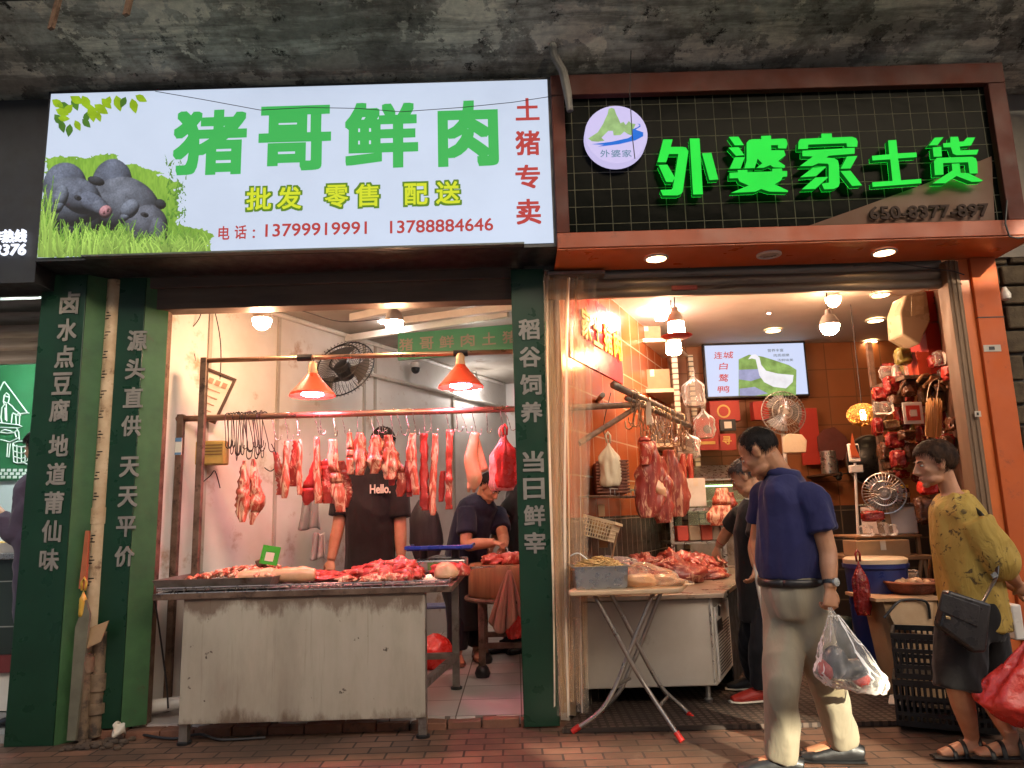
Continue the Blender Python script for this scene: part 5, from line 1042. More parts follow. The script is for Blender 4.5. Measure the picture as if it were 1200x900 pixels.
# ------------------------------------------------------------------ chopping block with its stand
pz = P(590,660,6.1); ZB = pz.z; xc = P(604,660,6.1).x; t0 = thing('chopping_block', 'round wooden chopping block on steel stand right of the table', 'chopping block', (xc,6.15,.055))
T = Matrix.Translation((xc,6.15,0)); zb2 = P(580,700,6.0).z
m_block = mat('chopped_wood', (.36,.17,.07), (.2,.085,.035), .7, 0, 6, .35, stretch=(3,3,.25))
MB().lathe([(.37,zb2),(.385,zb2+.02),(.38,ZB-.02),(.365,ZB)], 36, T).build('block', m_block, t0, smooth=40)
mb = MB().tube([V((xc+.40*math.cos(k*math.pi/18),6.15+.40*math.sin(k*math.pi/18),zb2-.012)) for k in range(37)], .018, 8); mb.build('ring', m_rusty, t0)
for sx, sy in ((-1,-1),(1,-1),(-1,1),(1,1)):
    x, y = xc+.27*sx, 6.15+.27*sy; l = MB().box((x-.025,y-.025,.10),(x+.025,y+.025,zb2-.03)).build('leg', m_rusty, t0, bevel=.003); MB().lathe([(.05,0),(.06,.03),(.045,.07),(.03,.085)], 12, Matrix.Translation((x,y,.056))).build('foot_wrap', m_black, l, smooth=40)
for sy in (-1,1): MB().box((xc-.27,6.15+.27*sy-.02,.26),(xc+.27,6.15+.27*sy+.02,.30)).build('stretcher', m_rusty, t0)
for i,(dx,dy,r) in enumerate(((-.12,-.16,(.10,.08,.05)),(.02,-.2,(.09,.07,.06)),(.1,-.1,(.1,.08,.06)))): lump(('left','middle','banner side')[i]+' pile of cut pork on the chopping block', (xc+dx-.05,6.15+dy,ZB), r, m_meat, 80+i, amp=.5, fr=1.6)
# towel
p = P(597,668,5.72); mb = MB(); H_ = p.z-P(597,740,5.72).z
mb.grid(lambda u, v: V((p.x+(u-.5)*(.02+.26*v**.8)-.03*v, 5.72+.05*math.sin(u*17)*v+.02*math.sin(u*40+2)*v, p.z-v*H_*(.72+.3*abs(math.sin(u*3.4+.4))))), 40, 22)
o = solo(mb, 'towel', cloth('pink_terry', (.52,.27,.18), (.42,.2,.13), .6), 'pinkish towel hanging by one corner from the chopping block', 'towel', smooth=True); md = o.modifiers.new('s','SOLIDIFY'); md.thickness = .008
solo(bag_mesh(None, P(601,690,5.85), .06, .04, .36, 6.2), 'plastic_bag', m_redfilm, 'orange-red bag hanging behind the pinkish towel', 'bag', smooth=True)
# stools and bag under and behind the table
def stool(label, c, mm, s=1.0, group='plastic stools'):
    t = thing('plastic_stool', label, 'stool', c, .3, group); c = V(c)
    MB().box(c+V((-.14,-.14,.40))*s, c+V((.14,.14,.425))*s).build('seat', mm, t, bevel=.012)
    for sx in (-1,1):
        for sy in (-1,1): MB().loft([[c+V((sx*(.14+o)+dx, sy*(.14+o)+dy, z))*1 for dx,dy in ((-.025,-.025),(.025,-.025),(.025,.025),(-.025,.025))] for o, z in ((.03,0),(-.01,.40*s))]).build('leg', mm, t)
    for sx in (-1,1): MB().box(c+V((sx*.155-.008,-.12,.10))*s, c+V((sx*.155+.008,.12,.16))*s).build('rail', mm, t)
    return t
stool('pale violet plastic stool seen under the table edge', V((P(510,700,6.9).x,6.9,.055)), mat('violet_plastic', (.20,.20,.40), (.16,.16,.33), .4))
stool('dark red stool behind the chopping block stand', V((P(578,700,7.4).x,7.4,.055)), mat('dark_red_plastic', (.30,.04,.03), (.22,.03,.02), .4))
mb = MB(); c = V((P(508,775,6.25).x,6.25,.055)); mb.ball(c+V((0,0,.12)), .17, .13, .14, 20); mb.v = [q+V((.03*noise.noise(q*11),.03*noise.noise(q*11+V((5,0,0))),.04*noise.noise(q*13))) for q in mb.v]
for q in mb.v: q.z = max(q.z, .06)
solo(mb, 'plastic_bag', m_redfilm, 'crumpled red bag lying on the tiles under meat table', 'bag', smooth=True)
# ------------------------------------------------------------------ pipes and rubbish between the left boards
def pipe(label, pts, r, mm=m_pvc, joints=()):
    t = thing('drain_pipe', label, 'pipe', V(pts[-1])); MB().tube(pts, r, 16).build('pipe', mm, t, smooth=50)
    for p, L, rr in joints: MB().tube([V(p)-V((0,0,L)), V(p)+V((0,0,L))], rr, 16).build('collar', mm, t, smooth=50)
    return t
Yp = 4.74
xp = P(124,500,Yp).x
pipe('old cream drain pipe with stamped marks between green boards', [(xp,Yp,2.86),(xp,Yp,.70),(xp,Yp,.40)], .047, joints=(((xp,Yp,1.32),.05,.052),((xp,Yp,.42),.04,.058)))
xq = P(134,600,Yp+.03).x
pipe('thin brown conduit beside the cream drain pipe', [(xq,Yp+.03,1.75),(xq,Yp+.03,.55)], .018, m_wood)
m_pvcd = mat('grimy_pvc', (.26,.18,.11), (.13,.085,.05), .6, 0, 9, .2, dirt=((.05,.035,.025), 8, .5)); xo = P(98,760,4.66).x
pipe('grimy short standpipe with collar at the foot of cream pipe', [(xo,4.68,.50),(xo,4.68,.02)], .05, m_pvcd, (((xo,4.68,.44),.045,.062),))
xo2 = P(114,770,4.7).x
pipe('grimy brown standpipe with dark collar next to the second board', [(xo2,4.72,.62),(xo2,4.72,.02)], .04, m_pvcd, (((xo2,4.72,.33),.05,.052),((xo2,4.72,.18),.03,.055)))
mb = MB()
for i in range(14):
    z = .9+i*.13; a = R(200+i*37 % 120); 
    for k in range(3): zz = z+k*.02; mb.tube([V((xp+.0485*math.cos(b_),Yp+.0485*math.sin(b_),zz)) for b_ in [R(235)+.18*j+.1*k for j in range(3+(i+k) % 3)]], .0035, 4)
solo(mb, 'stamped_marks', mat('black_ink', (.03,.025,.02), None, .8), 'faded black stamped marks down the cream drain pipe', 'stamp')
pc = P(107,722,4.63); t0 = thing('cardboard_scrap', 'folded brown cardboard scrap stuck on the grimy standpipe', 'cardboard', pc)
MB().slab([P(91,765,4.63),P(118,752,4.6),P(127,728,4.62),P(101,738,4.66)], (0,.012,.004)).build('sheet', m_card, t0)
MB().slab([P(84,780,4.60),P(92,775,4.60),P(108,715,4.60),P(101,700,4.62),P(94,705,4.62)], (0,.02,0)).build('x', m_wood) if 0 else solo(MB().slab([P(78,868,4.57),P(88,868,4.57),P(105,720,4.62),P(100,703,4.62),P(88,735,4.62)], (0,.02,0)), 'wooden_plank', mat('grey_green_plank', (.16,.15,.10), (.1,.09,.06), .8), 'grey-green leaning plank at the edge of leftmost board', 'plank')
solo(MB().slab([P(92,690,4.63),P(100,622,4.65),P(104,622,4.65),P(100,690,4.63)],(0,.02,0)), 'red_strip', mat('reddish_strip', (.45,.13,.05), (.3,.08,.03), .7), 'reddish board strip behind the cream pipe base', 'board')
solo(bag_mesh(None, P(98,692,4.63), .02, .02, .15, 9), 'plastic_bag', mat('yellow_film', (.7,.42,.06), None, .4), 'yellow plastic bag tucked beside the leftmost board', 'bag', smooth=True)
mb = MB().ball(P(138,862,4.64)+V((0,0,.03)), .035, .03, .045, 18); mb.v = [q+V((.025*noise.noise(q*30),.025*noise.noise(q*30+V((7,0,0))),.035*noise.noise(q*26))) for q in mb.v]; solo(mb, 'crumpled_paper', m_paper, 'crumpled pale paper at the foot of the second board', 'litter', smooth=True)
mb = MB(); rg = random.Random(31)
for i in range(60):
    x, y = rg.uniform(-2.62,-2.3), rg.uniform(4.5,4.68); r_ = rg.uniform(.008,.03); mb.ball((x,y,r_*.4), r_, r_*.8, r_*.6, 7)
tag(mb.build('rubble', mat('dirty_rubble', (.10,.065,.04), (.05,.035,.025), .9, 0, 9, .4)), kind='stuff')
a, c = P(178,838,4.95), P(212,818,4.95); solo(MB().tube([V((-2.35,4.92,.13)), V((-1.98,5.02,.15)), V((-1.6,5.1,.15))], .04, 14), 'floor_pipe', m_white, 'white pipe lying on floor at the left wall behind table', 'pipe')
solo(MB().tube(spl([V((-2.3,4.74,.02)),V((-2.05,4.64,.015)),V((-1.9,4.66,.03)),V((-1.75,4.6,.012)),V((-1.5,4.62,.012))],4), .008, 6), 'cable', m_cable, 'black cable snaking on the ground at table leg', 'cable')
# ------------------------------------------------------------------ grocery: lamps
GR = 'bulbs hanging in the grocery shop'
pb = P(792,378,5.5); bt = bulb('white can bulb with a red saucer under it, near the red wall sign', pb, e_warm, .062, 2.98, GR, 'can')
MB().lathe([(.02,-.125),(.09,-.122),(.118,-.105),(.115,-.102),(.085,-.115),(.02,-.117)], 28, Matrix.Translation(pb)).build('saucer', m_red, bt, smooth=50)
bulb('white can bulb hanging lower below the red saucer', P(789,402,6.0), e_warm, .062, 2.98, GR, 'can')
bulb('cool bulb half hidden left of red saucer lamp', P(774,363,6.4), e_cool, .055, 2.98, GR, 'can')
bulb('warm dome bulb hanging lowest before the brown back wall', P(972,381,5.5), e_warm, .07, 2.98, GR)
bulb('warm bulb mostly hidden by the shutter above the dome bulb', P(976,349,5.9), e_warm, .06, 2.98, GR)
bulb('small round cool bulb above the lit screen', P(900,358,6.6), e_cool, .05, 2.98, GR)
GD = 'round downlights in the grocery ceiling'
for (px, py, lb) in ((906,387,'downlight just above the lit screen'),(1032,345,'ceiling downlight nearest the street in the row of three'),(1026,375,'middle ceiling downlight in the row of three'),(1020,400,'ceiling downlight farthest back in the row of three')):
    downlight(lb, px, py, 2.992, e_down, GD, .07)
# ------------------------------------------------------------------ strip curtain
t0 = thing('strip_curtain', 'gathered clear plastic strip curtain beside the green banner board', 'curtain', (.4,4.74,.03))
m_strip = clearfilm('clear_pvc_strip', (.95,.84,.70), .13, .32, 4, .8, (16,16,.4), 1.09)
rg = random.Random(13)
for i in range(12):
    xt = P(645,330,4.7).x+.0+.27*i/11; xb = P(652,830,4.7).x+.175*i/11; y0 = 4.70+rg.uniform(-.05,.06); ph = rg.uniform(0,6); w_ = rg.uniform(.03,.05); rot = rg.uniform(-1.1,1.1)
    mb = MB(); mb.grid(lambda u, v: V((xt+(xb-xt)*(v**.7)+(u-.5)*2*w_*math.cos(rot)*(1-.35*v)+.01*math.sin(v*5+ph), y0+(u-.5)*2*w_*math.sin(rot)+.012*math.sin(u*5+ph+v*2), 2.80-v*2.70-.03*math.sin(ph))), 8, 26)
    mb.build('plastic_strip', m_strip, t0, smooth=True)
MB().box((P(642,322,4.7).x,4.66,2.79),(.63,4.78,2.81)).build('header_rail', m_steel, t0)
# ------------------------------------------------------------------ red wall sign and things on the tiled party wall
def W(px, py, off=.0): return PP(px, py, WR_P+WR_N*off, WR_N)
t0 = thing('wall_sign', 'red wall board with yellow pork lettering on orange tiles', 'sign', W(700,440,.01))
a, c = W(668,400,.012), W(728,400,.012); z1, z0 = W(728,375,.012).z, W(728,449,.012).z
MB().slab([V((a.x,a.y,z0)),V((c.x,c.y,z0)),V((c.x,c.y,z1)),V((a.x,a.y,z1))], -WR_N*.01).build('board', mat('glossy_red_board', (.55,.025,.03), (.45,.02,.02), .3, 0, 2, .02), t0)
m_yel = mat('yellow_lettering', (.85,.62,.05), (.75,.5,.03), .5)
ux = (c-a); ux.z = 0; L = ux.length; ux = ux.normalized(); hz = z1-z0
for i, ch in enumerate('家土猪肉'):
    mb = MB(); o = a+ux*(L*(.18+.205*i)); o.z = z0+hz*.33; letter(mb, ch, o+WR_N*.006, ux*L*.17, V((0,0,hz*.42)), offset=.03, depth=.004, n=WR_N); mb.build('lettering', m_yel, t0, smooth=None)
# wire wall shelf with wicker and bag, basket, labels
t0 = thing('wire_shelf', 'steel wire shelf on the tiled wall holding a wicker basket', 'shelf', W(715,590,.1))
mb = MB(); z = W(745,583,.12).z; d = DR
for k in range(10): mb.tube([along(WR_P,DR,5.0)+WR_N*(.02+.022*k)+V((0,0,z)), along(WR_P,DR,6.0)+WR_N*(.02+.022*k)+V((0,0,z))], .004, 4)
for k in range(12): p = along(WR_P,DR,5.0+k/11)+V((0,0,z)); mb.tube([p+WR_N*.01, p+WR_N*.23, p+WR_N*.23+V((0,0,.045))], .004, 4)
mb.tube([along(WR_P,DR,5.0)+WR_N*.23+V((0,0,z+.045)), along(WR_P,DR,6.0)+WR_N*.23+V((0,0,z+.045))], .005, 5); mb.build('wire_rack', m_steel2, t0)
p = along(WR_P,DR,5.35)+WR_N*.12+V((0,0,z+.005)); t0 = thing('wicker_basket', 'dark red wicker basket on the wire wall shelf', 'basket', p)
m_wick = mat('dark_wicker', (.22,.06,.03), (.08,.025,.015), .7, 0, 14, .8, stretch=(1,1,2))
MB().box(p+V((-.12,-.22,0)), p+V((.09,.22,.24))).build('body', m_wick, t0, bevel=.03); mb = MB()
for k in range(11): mb.tube([p+V((-.125,-.225,.02+.021*k)),p+V((.095,-.225,.02+.021*k)),p+V((.095,.225,.02+.021*k))], .006, 6)
mb.build('weave_band', mat('wicker_band', (.26,.09,.045), (.14,.045,.025), .7, 0, 20, .6), t0)
solo(bag_mesh(None, P(713,519,5.08), .07, .045, P(713,519,5.08).z-P(713,570,5.08).z, 1.3), 'plastic_bag', mat('milky_bag', (.66,.56,.40), (.55,.44,.29), .4, 0, 6, .2), 'milky white bag hanging from the steel arm before orange tiles', 'bag', smooth=True)
cable([P(716,460,5.3),P(707,500,5.35),P(713,521,5.35)], 'thin string holding the milky white bag', .003)
p = P(701,618,5.15); t0 = thing('plastic_basket', 'cream perforated plastic basket tilted on the dark tiled wall', 'basket', p); Mb = Matrix.Translation(p) @ Matrix.Rotation(R(16),4,'Y') @ Matrix.Rotation(R(-24),4,'Z')
m_cream = mat('cream_plastic', (.66,.52,.34), (.58,.44,.28), .4)
mb = MB()
def bar(x0,y0,z0_,x1,y1,z1_,w_=.006): mb.beam(Mb @ V((x0,y0,z0_)), Mb @ V((x1,y1,z1_)), w_, w_)
for zz in (-.07,-.045,-.02,.005,.03): 
    e = 1+.12*(zz+.07)/.12
    for (x0,y0,x1,y1) in ((-.11,-.08,.11,-.08),(.11,-.08,.11,.08),(.11,.08,-.11,.08),(-.11,.08,-.11,-.08)): bar(x0*e,y0*e,zz,x1*e,y1*e,zz)
for k in range(13): x = -.11+.22*k/12; bar(x,-.08,-.07,x*1.12,-.09,.05); bar(x,.08,-.07,x*1.12,.09,.05)
for k in range(9): y = -.08+.16*k/8; bar(.11,y,-.07,.123,y*1.12,.05); bar(-.11,y,-.07,-.123,y*1.12,.05)
for (x0,y0,x1,y1) in ((-.128,-.094,.128,-.094),(.128,-.094,.128,.094),(.128,.094,-.128,.094),(-.128,.094,-.128,-.094)): bar(x0,y0,.052,x1,y1,.052,.018)
mb.slab([Mb @ V(q) for q in ((-.11,-.08,-.072),(.11,-.08,-.072),(.11,.08,-.072),(-.11,.08,-.072))], V((0,0,-.004))); mb.build('basket', m_cream, t0)
mb = MB(); rg = random.Random(2)
for k in range(24): mb.ball(Mb @ V((rg.uniform(-.09,.09),rg.uniform(-.06,.06),rg.uniform(-.03,.045))), .022, n=7)
tag(mb.build('roots', mat('ginger_roots', (.5,.3,.12), (.35,.19,.07), .7), t0), kind='stuff')
for (px, py, wx, hz, lb) in ((705,598,.022,.04,'blank price card clipped under the wire shelf'),(707,634,.03,.045,'blank price card hanging below the cream basket')):
    p = P(px, py, 5.2); solo(MB().box((p.x-wx,5.2,p.z-hz),(p.x+wx,5.204,p.z+hz)), 'price_card', m_card, lb, 'card')
# hook frame
t0 = thing('hook_frame', 'steel pipe frame on the tiled wall carrying rows of meat hooks', 'rail', P(735,480,5.4))
r0, r1 = P(719,451,5.25), P(802,491,6.7)
MB().tube([r0,r1], .028, 12).build('main_pipe', m_steel, t0, smooth=True); MB().tube([r0+(r1-r0)*.03+V((.10,.2,-.06)), r1+V((.05,0,-.07))], .02, 10).build('second_pipe', m_steel, t0, smooth=True)
q = r0.lerp(r1, .30); MB().tube([W(664,478,.0), q+V((0,0,-.06))], .023, 10).build('arm', m_rusty, t0); MB().tube([W(678,520,.0), q+V((.0,0,-.07))], .02, 10).build('brace', m_rusty, t0)
MB().tube([W(700,470,.0), W(700,470,.0)+V((.0,-.35,-.01))], .018, 10).build('stub_pipe', m_steel, t0)
MB().obox(r0.lerp(r1,.36)+V((.03,-.04,-.12)), V((.022,0,0)), V((0,.002,0)), V((.0,0,.09))).build('tag_card', m_paper, t0)
rg = random.Random(17); cp = hook_me.copy(); cp.materials.clear(); cp.materials.append(mat('brassy_hook', (.5,.38,.24), (.3,.2,.12), .3, .9, 20, .05))
for i in range(42):
    u = .18+.78*i/42; p = r0.lerp(r1,u)+(V((0,0,0)) if i % 2 else V((.06,.06,-.07))); o = bpy.data.objects.new('meat_hook', cp); COL.objects.link(o); o.location = p; o.rotation_euler = (rg.uniform(-.1,.1),rg.uniform(-.15,.15),rg.uniform(0,3.1)); o.scale = (1.5,1.5,rg.uniform(.9,1.7)); tag(o, 'brassy hook crowded on the slanting pipe frame in the grocery', 'hook', 'brassy hooks on the pipe frame')
# hanging ribs
def rib_slab(label, x0, x1, y0, y1, Yh, seed, mm):
    a, c = P(x0,y1,Yh), P(x1,y0,Yh); w_ = (c.x-a.x)/2; h = c.z-a.z; xc_ = (a.x+c.x)/2; mb = MB(); N = 26; rings = []
    for i in range(34):
        v = i/33; ring = []; wid = w_*(.45+.75*min(1,v*2.2))*(1-.45*max(0,(v-.8)/.2)); 
        for k in range(N):
            a_ = 2*math.pi*k/N; c_, s_ = math.cos(a_), math.sin(a_); q = V((c_*2+seed, s_*2, v*6)); e = 1+.28*noise.noise(q)
            xx = c_*wid*e; rb = .016*math.sin(xx*75+v*4+seed)*(1 if s_ < 0 else 0)*abs(s_)
            ring.append(V((xc_+xx+.02*math.sin(v*3+seed), Yh+s_*.045*e+rb*.9, c.z-h*v+.01*noise.noise(q*2))))
        rings.append(ring)
    mb.loft(rings); solo(mb, 'rib_slab', mm, label, 'meat', smooth=True)
rib_slab('dark red rib slab, leftmost of three in the grocery, facing the street', 748,772,517,607,5.5,1,m_darkmeat)
rib_slab('dark red rib slab in the middle under the brassy hooks', 764,786,535,613,5.62,3.3,m_darkmeat)
rib_slab('streaky rib slab on the right under the brassy hooks', 778,799,527,606,5.8,5.1,meatmat('streaky_beef', (.36,.07,.045),(.2,.03,.022),(.62,.3,.18),9,(1.6,1,.25),.52))
strip([P(754,512,5.45),P(757,525,5.45),P(756,545,5.45)],[.03,.06,.03],[.03,.05,.03],m_meat,'bright red meat knob hooked at the left of the rib slabs',3,'meat_cut')
strip([P(768,562,5.5),P(772,572,5.48),P(778,582,5.5)],[.025,.045,.02],[.02,.03,.02],m_skin,'pale fat lump on the front of the middle rib slab',4,'meat_cut')
for i,(x,lb) in enumerate(((801,'left'),(809,'right'))):
    Ys = 6.6; mb = MB().tube(spl([P(x,532,Ys),P(x-1,545,Ys),P(x+1,558,Ys),P(x-1,575,Ys),P(x+1,586,Ys)],4), lerp_list([.02,.035,.024,.034,.02],4), 10); solo(mb, 'sausage', m_darkmeat, lb+' brown sausage hanging before the white carton', 'sausage', smooth=True)
strip([P(845,572,6.3),P(846,590,6.3),P(842,606,6.3),P(840,616,6.3)],[.04,.08,.10,.05],[.03,.05,.05,.02],m_fatty,'hanging pork cut in front of the steel hood, left of the customers',7,'meat_cut')
strip([P(855,577,6.45),P(856,590,6.45),P(855,600,6.45)],[.03,.05,.02],[.03,.04,.02],m_darkmeat,'small dark cut hanging right of the pork cut at the hood',8,'meat_cut')
# ------------------------------------------------------------------ slotted shelving rack
YR = 6.9; xa, xb = P(739,450,YR).x, P(792,450,YR).x; dk_ = DR*(.75/DR.y); t0 = thing('shelving_rack', 'cream slotted-angle steel rack along the tiled wall loaded with cartons', 'rack', V((xa,YR,.03)))
m_slot, tt, bb = nmat('slotted_cream_steel'); vo = nd(tt, 'ShaderNodeTexCoord'); wv = nd(tt, 'ShaderNodeTexWave', bands_direction='Z'); wv.inputs['Scale'].default_value = 6; tt.links.new(vo.outputs['Object'], wv.inputs[0])
tt.links.new(ramp(tt, wv.outputs['Fac'], [(.78,(.55,.47,.34)),(.84,(.12,.1,.08))]), bb.inputs['Base Color']); bb.inputs['Roughness'].default_value = .45
for p in (V((xa,YR,0)), V((xb,YR,0)), V((xa,YR,0))+dk_, V((xb,YR,0))+dk_): MB().box(p+V((-.025,-.02,.03)), p+V((.025,.02,2.85))).build('post', m_slot, t0)
shz = [P(765,y,YR).z for y in (397,456,520,590)]
for z in shz: MB().slab([V((xa+.026,YR-.02,z)),V((xb-.026,YR-.02,z)),V((xb-.026,YR,z))+dk_,V((xa+.026,YR,z))+dk_],(0,0,-.035)).build('shelf', m_cream, t0)
def carton(label, x0, x1, z0, z1, y0, y1, mm=m_card, group=None):
    t = thing('carton', label, 'carton', ((x0+x1)/2,(y0+y1)/2,z0), 0, group); MB().box((x0,y0,z0),(x1,y1,z1)).build('body', mm, t, bevel=.004); MB().box(((x0+x1)/2-.02,y0-.0025,z1-.07),((x0+x1)/2+.02,y0-.0005,z1-.003)).build('tape', m_paper, t); return t
carton('brown carton on the second shelf of the rack', xa+.05, xb-.04, shz[1]+.003, shz[1]+.2, YR+.05, YR+.4)
carton('low brown carton on the top shelf of the rack', xa+.05, xb-.1, shz[0]+.003, shz[0]+.16, YR+.05, YR+.4)
carton('dark carton on the third shelf of the rack', xa+.04, xb-.04, shz[2]+.003, shz[2]+.27, YR+.05, YR+.4, mat('dark_card', (.14,.11,.09), (.09,.07,.06), .8))
m_bagc = clearfilm('crinkled_clear_bag', (.95,.93,.9), .08, .09, 9, .8)
for i,(px,py,w_,h,Yb,lb) in enumerate(((812,440,.10,.3,7.0,'clear crinkled bag hanging from rack post near the screen'),(824,480,.1,.28,7.2,'clear bag hanging lower under the left of the screen'),(803,505,.12,.25,6.7,'clear bag drooping from the third rack shelf'))):
    solo(bag_mesh(None, P(px,py,Yb), w_, .08, h, i*2.1), 'plastic_bag', m_bagc, lb, 'bag', smooth=True)
# ------------------------------------------------------------------ freezer counter
YC = 5.0; zc = .70; FXL, FXR = P(672,760,YC).x, P(838,760,YC).x; dC = DR*(2.3/DR.y)
t0 = thing('freezer_counter', 'long white chest freezer serving as meat counter with worn steel top', 'counter', V((1.0,5.0,.03)))
fl_, fr_ = V((FXL,YC,0)), V((FXR,YC,0)); up = lambda p, z: V((p.x,p.y,z))
MB().slab([up(fl_,.14),up(fr_,.14),up(fr_+dC,.14),up(fl_+dC,.14)],(0,0,zc-.16)).build('body', mat('grubby_white_panel', (.56,.52,.45), (.44,.39,.32), .4, .1, 2, .03, dirt=((.3,.22,.14), 3, .62)), t0, bevel=.008)
MB().slab([up(fl_+V((-.03,-.05,0)),zc-.015),up(fr_+V((.07,-.05,0)),zc-.015),up(fr_+dC+V((.07,.05,0)),zc-.015),up(fl_+dC+V((-.03,.05,0)),zc-.015)],(0,0,.03)).build('top', mat('greasy_steel_top', (.52,.42,.32), (.36,.26,.18), .35, .5, 3, .06, dirt=((.24,.13,.07),4,.58)), t0, bevel=.004)
MB().box((FXR-.022,YC-.006,.15),(FXR-.012,YC-.001,zc-.02)).build('seam', m_steel2, t0)
for p in (fl_+V((.05,.06,0)), fr_+V((-.05,.06,0)), fl_+dC*.95, fr_+dC*.95+V((-.05,0,0))): MB().lathe([(.025,.03),(.03,.05),(.018,.06),(.018,.14)], 10, Matrix.Translation((p.x,p.y,0))).build('foot', m_steel, t0)
sN = V((DR.y,-DR.x,0)); s0 = fr_+DR*.03+sN*.002
MB().slab([up(s0,.16),up(s0+DR*.55,.16),up(s0+DR*.55,.62),up(s0,.62)], sN*.012).build('vent_panel', m_white, t0); mb = MB()
for k in range(16): z = .19+.02*k; mb.slab([up(s0+DR*.04+sN*.013,z),up(s0+DR*.5+sN*.013,z),up(s0+DR*.5+sN*.013,z+.008),up(s0+DR*.04+sN*.013,z+.008)], sN*.002)
mb.build('vent_slots', m_black, t0, smooth=None)
MB().slab([up(s0+DR*.02+sN*.013,.45),up(s0+DR*.22+sN*.013,.45),up(s0+DR*.22+sN*.013,.53),up(s0+DR*.02+sN*.013,.53)], sN*.002).build('label_plate', m_black, t0)
Mz = Matrix.Translation(up(s0+DR*.12+sN*.014,.585)) @ sN.to_track_quat('Z','Y').to_matrix().to_4x4(); MB().lathe([(.035,0),(.035,.004),(.004,.005)], 18, Mz).build('round_emblem', m_black, t0)
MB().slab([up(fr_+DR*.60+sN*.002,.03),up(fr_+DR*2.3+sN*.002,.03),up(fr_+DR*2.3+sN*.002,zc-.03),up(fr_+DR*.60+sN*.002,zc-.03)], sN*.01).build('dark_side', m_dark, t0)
# meat heap on the counter
def CT(px, py, z=0): return G(px, py, zc+.016+z)
rg = random.Random(23); k = 0
labs = ['nearest the tray','with a white fat cap','under the clear bag','at the wall edge','in the heap middle','crowning the heap','behind the crown','toward the yellow box','flat and dark','by the counter edge','thin and long at front','far end by the hands','second from the hands','third from the hands','near the dark tiles','small scrap in front']
for (px, py, r, mm) in ((736,668,(.12,.07,.05),m_darkmeat),(742,660,(.1,.06,.05),m_fatty),(760,667,(.13,.1,.06),m_darkmeat),(755,655,(.1,.07,.06),m_darkmeat),(778,662,(.12,.1,.08),m_meat),(786,657,(.1,.09,.11),m_darkmeat),(795,653,(.1,.09,.09),m_meat),(806,656,(.12,.09,.07),m_darkmeat),(800,664,(.13,.08,.04),m_darkmeat),(822,660,(.1,.08,.05),m_darkmeat),(788,672,(.16,.05,.025),m_skin),(838,656,(.08,.06,.05),m_darkmeat),(830,657,(.08,.07,.05),m_meat),(820,654,(.1,.08,.06),m_darkmeat),(728,660,(.1,.08,.05),m_darkmeat),(812,668,(.08,.05,.02),m_lean)):
    Yq = 5.35+(px-728)/118*.75+(669-py)*.012; q = P(px, py+1, Yq); rr = (r[0]*1.05,r[1],r[2]*1.15); q.z = max(q.z-rr[2], zc+.016)
    lump('dark meat piece on the grocery counter, '+labs[k], q, rr, mm, 100+k, 'meat_piece', .55, rg.uniform(-.8,.8), fr=1.5); k += 1
for i in range(34):
    px = rg.uniform(738,842); py = rg.uniform(650,664); Yq = 5.28+(px-728)/118*.75+(669-py)*.012; p = P(px, py, Yq); p.z = max(p.z, zc+.05); a = rg.uniform(0,3.1); d = V((math.cos(a),math.sin(a),0))*rg.uniform(.06,.11)
    mb = MB().tube(spl([p-d+V((0,0,-.03)),p-d*.3,p+d*.3+V((0,0,.01)),p+d+V((0,0,-.03))],4), lerp_list([(.012,.008),(.028,.018),(.026,.016),(.01,.006)],4), 10); solo(mb, 'meat_strip', (m_meat,m_darkmeat,m_darkmeat)[i % 3], 'meat strip tangled over the heap on the grocery counter', 'meat', 'meat strips on the grocery counter', smooth=True)
for (px, Yq, r, lb) in ((752,5.5,(.2,.13,.075),'broad dark base of the counter heap nearer the tiles'),(790,5.75,(.22,.16,.10),'broad dark base under the middle of the counter heap'),(826,6.0,(.18,.14,.06),'broad dark base of the counter heap nearest the hands')):
    lump(lb, V((P(px,665,Yq).x,Yq,zc+.016)), r, m_darkmeat, 300+px, 'meat_piece', .4, fr=2.2)
p = P(818,640,6.5); p.z = zc+.016; t0 = thing('food_box', 'yellow and clear plastic box standing behind the counter meat', 'box', p); MB().box(p+V((-.10,-.07,0)), p+V((.11,.07,.085))).build('body', mat('yellow_plastic', (.75,.55,.04), (.65,.45,.03), .3), t0, bevel=.012)
MB().loft([[p+V((x*e,y*e,z)) for x,y in ((-.1,-.06),(.1,-.06),(.1,.06),(-.1,.06))] for e, z in ((1,.087),(.95,.13),(.6,.16))]).build('lid', clearfilm('clear_lid', (.95,.9,.8), .3, .1), t0, smooth=None)
p = CT(778,676); t0 = thing('steel_tray', 'small flat steel tray at the front edge of grocery counter', 'tray', p); MB().box(p+V((-.02,-.07,0)), p+V((.32,.12,.008))).box(p+V((-.02,-.07,.008)), p+V((.32,-.065,.03))).build('pan', m_steel2, t0, bevel=.002)
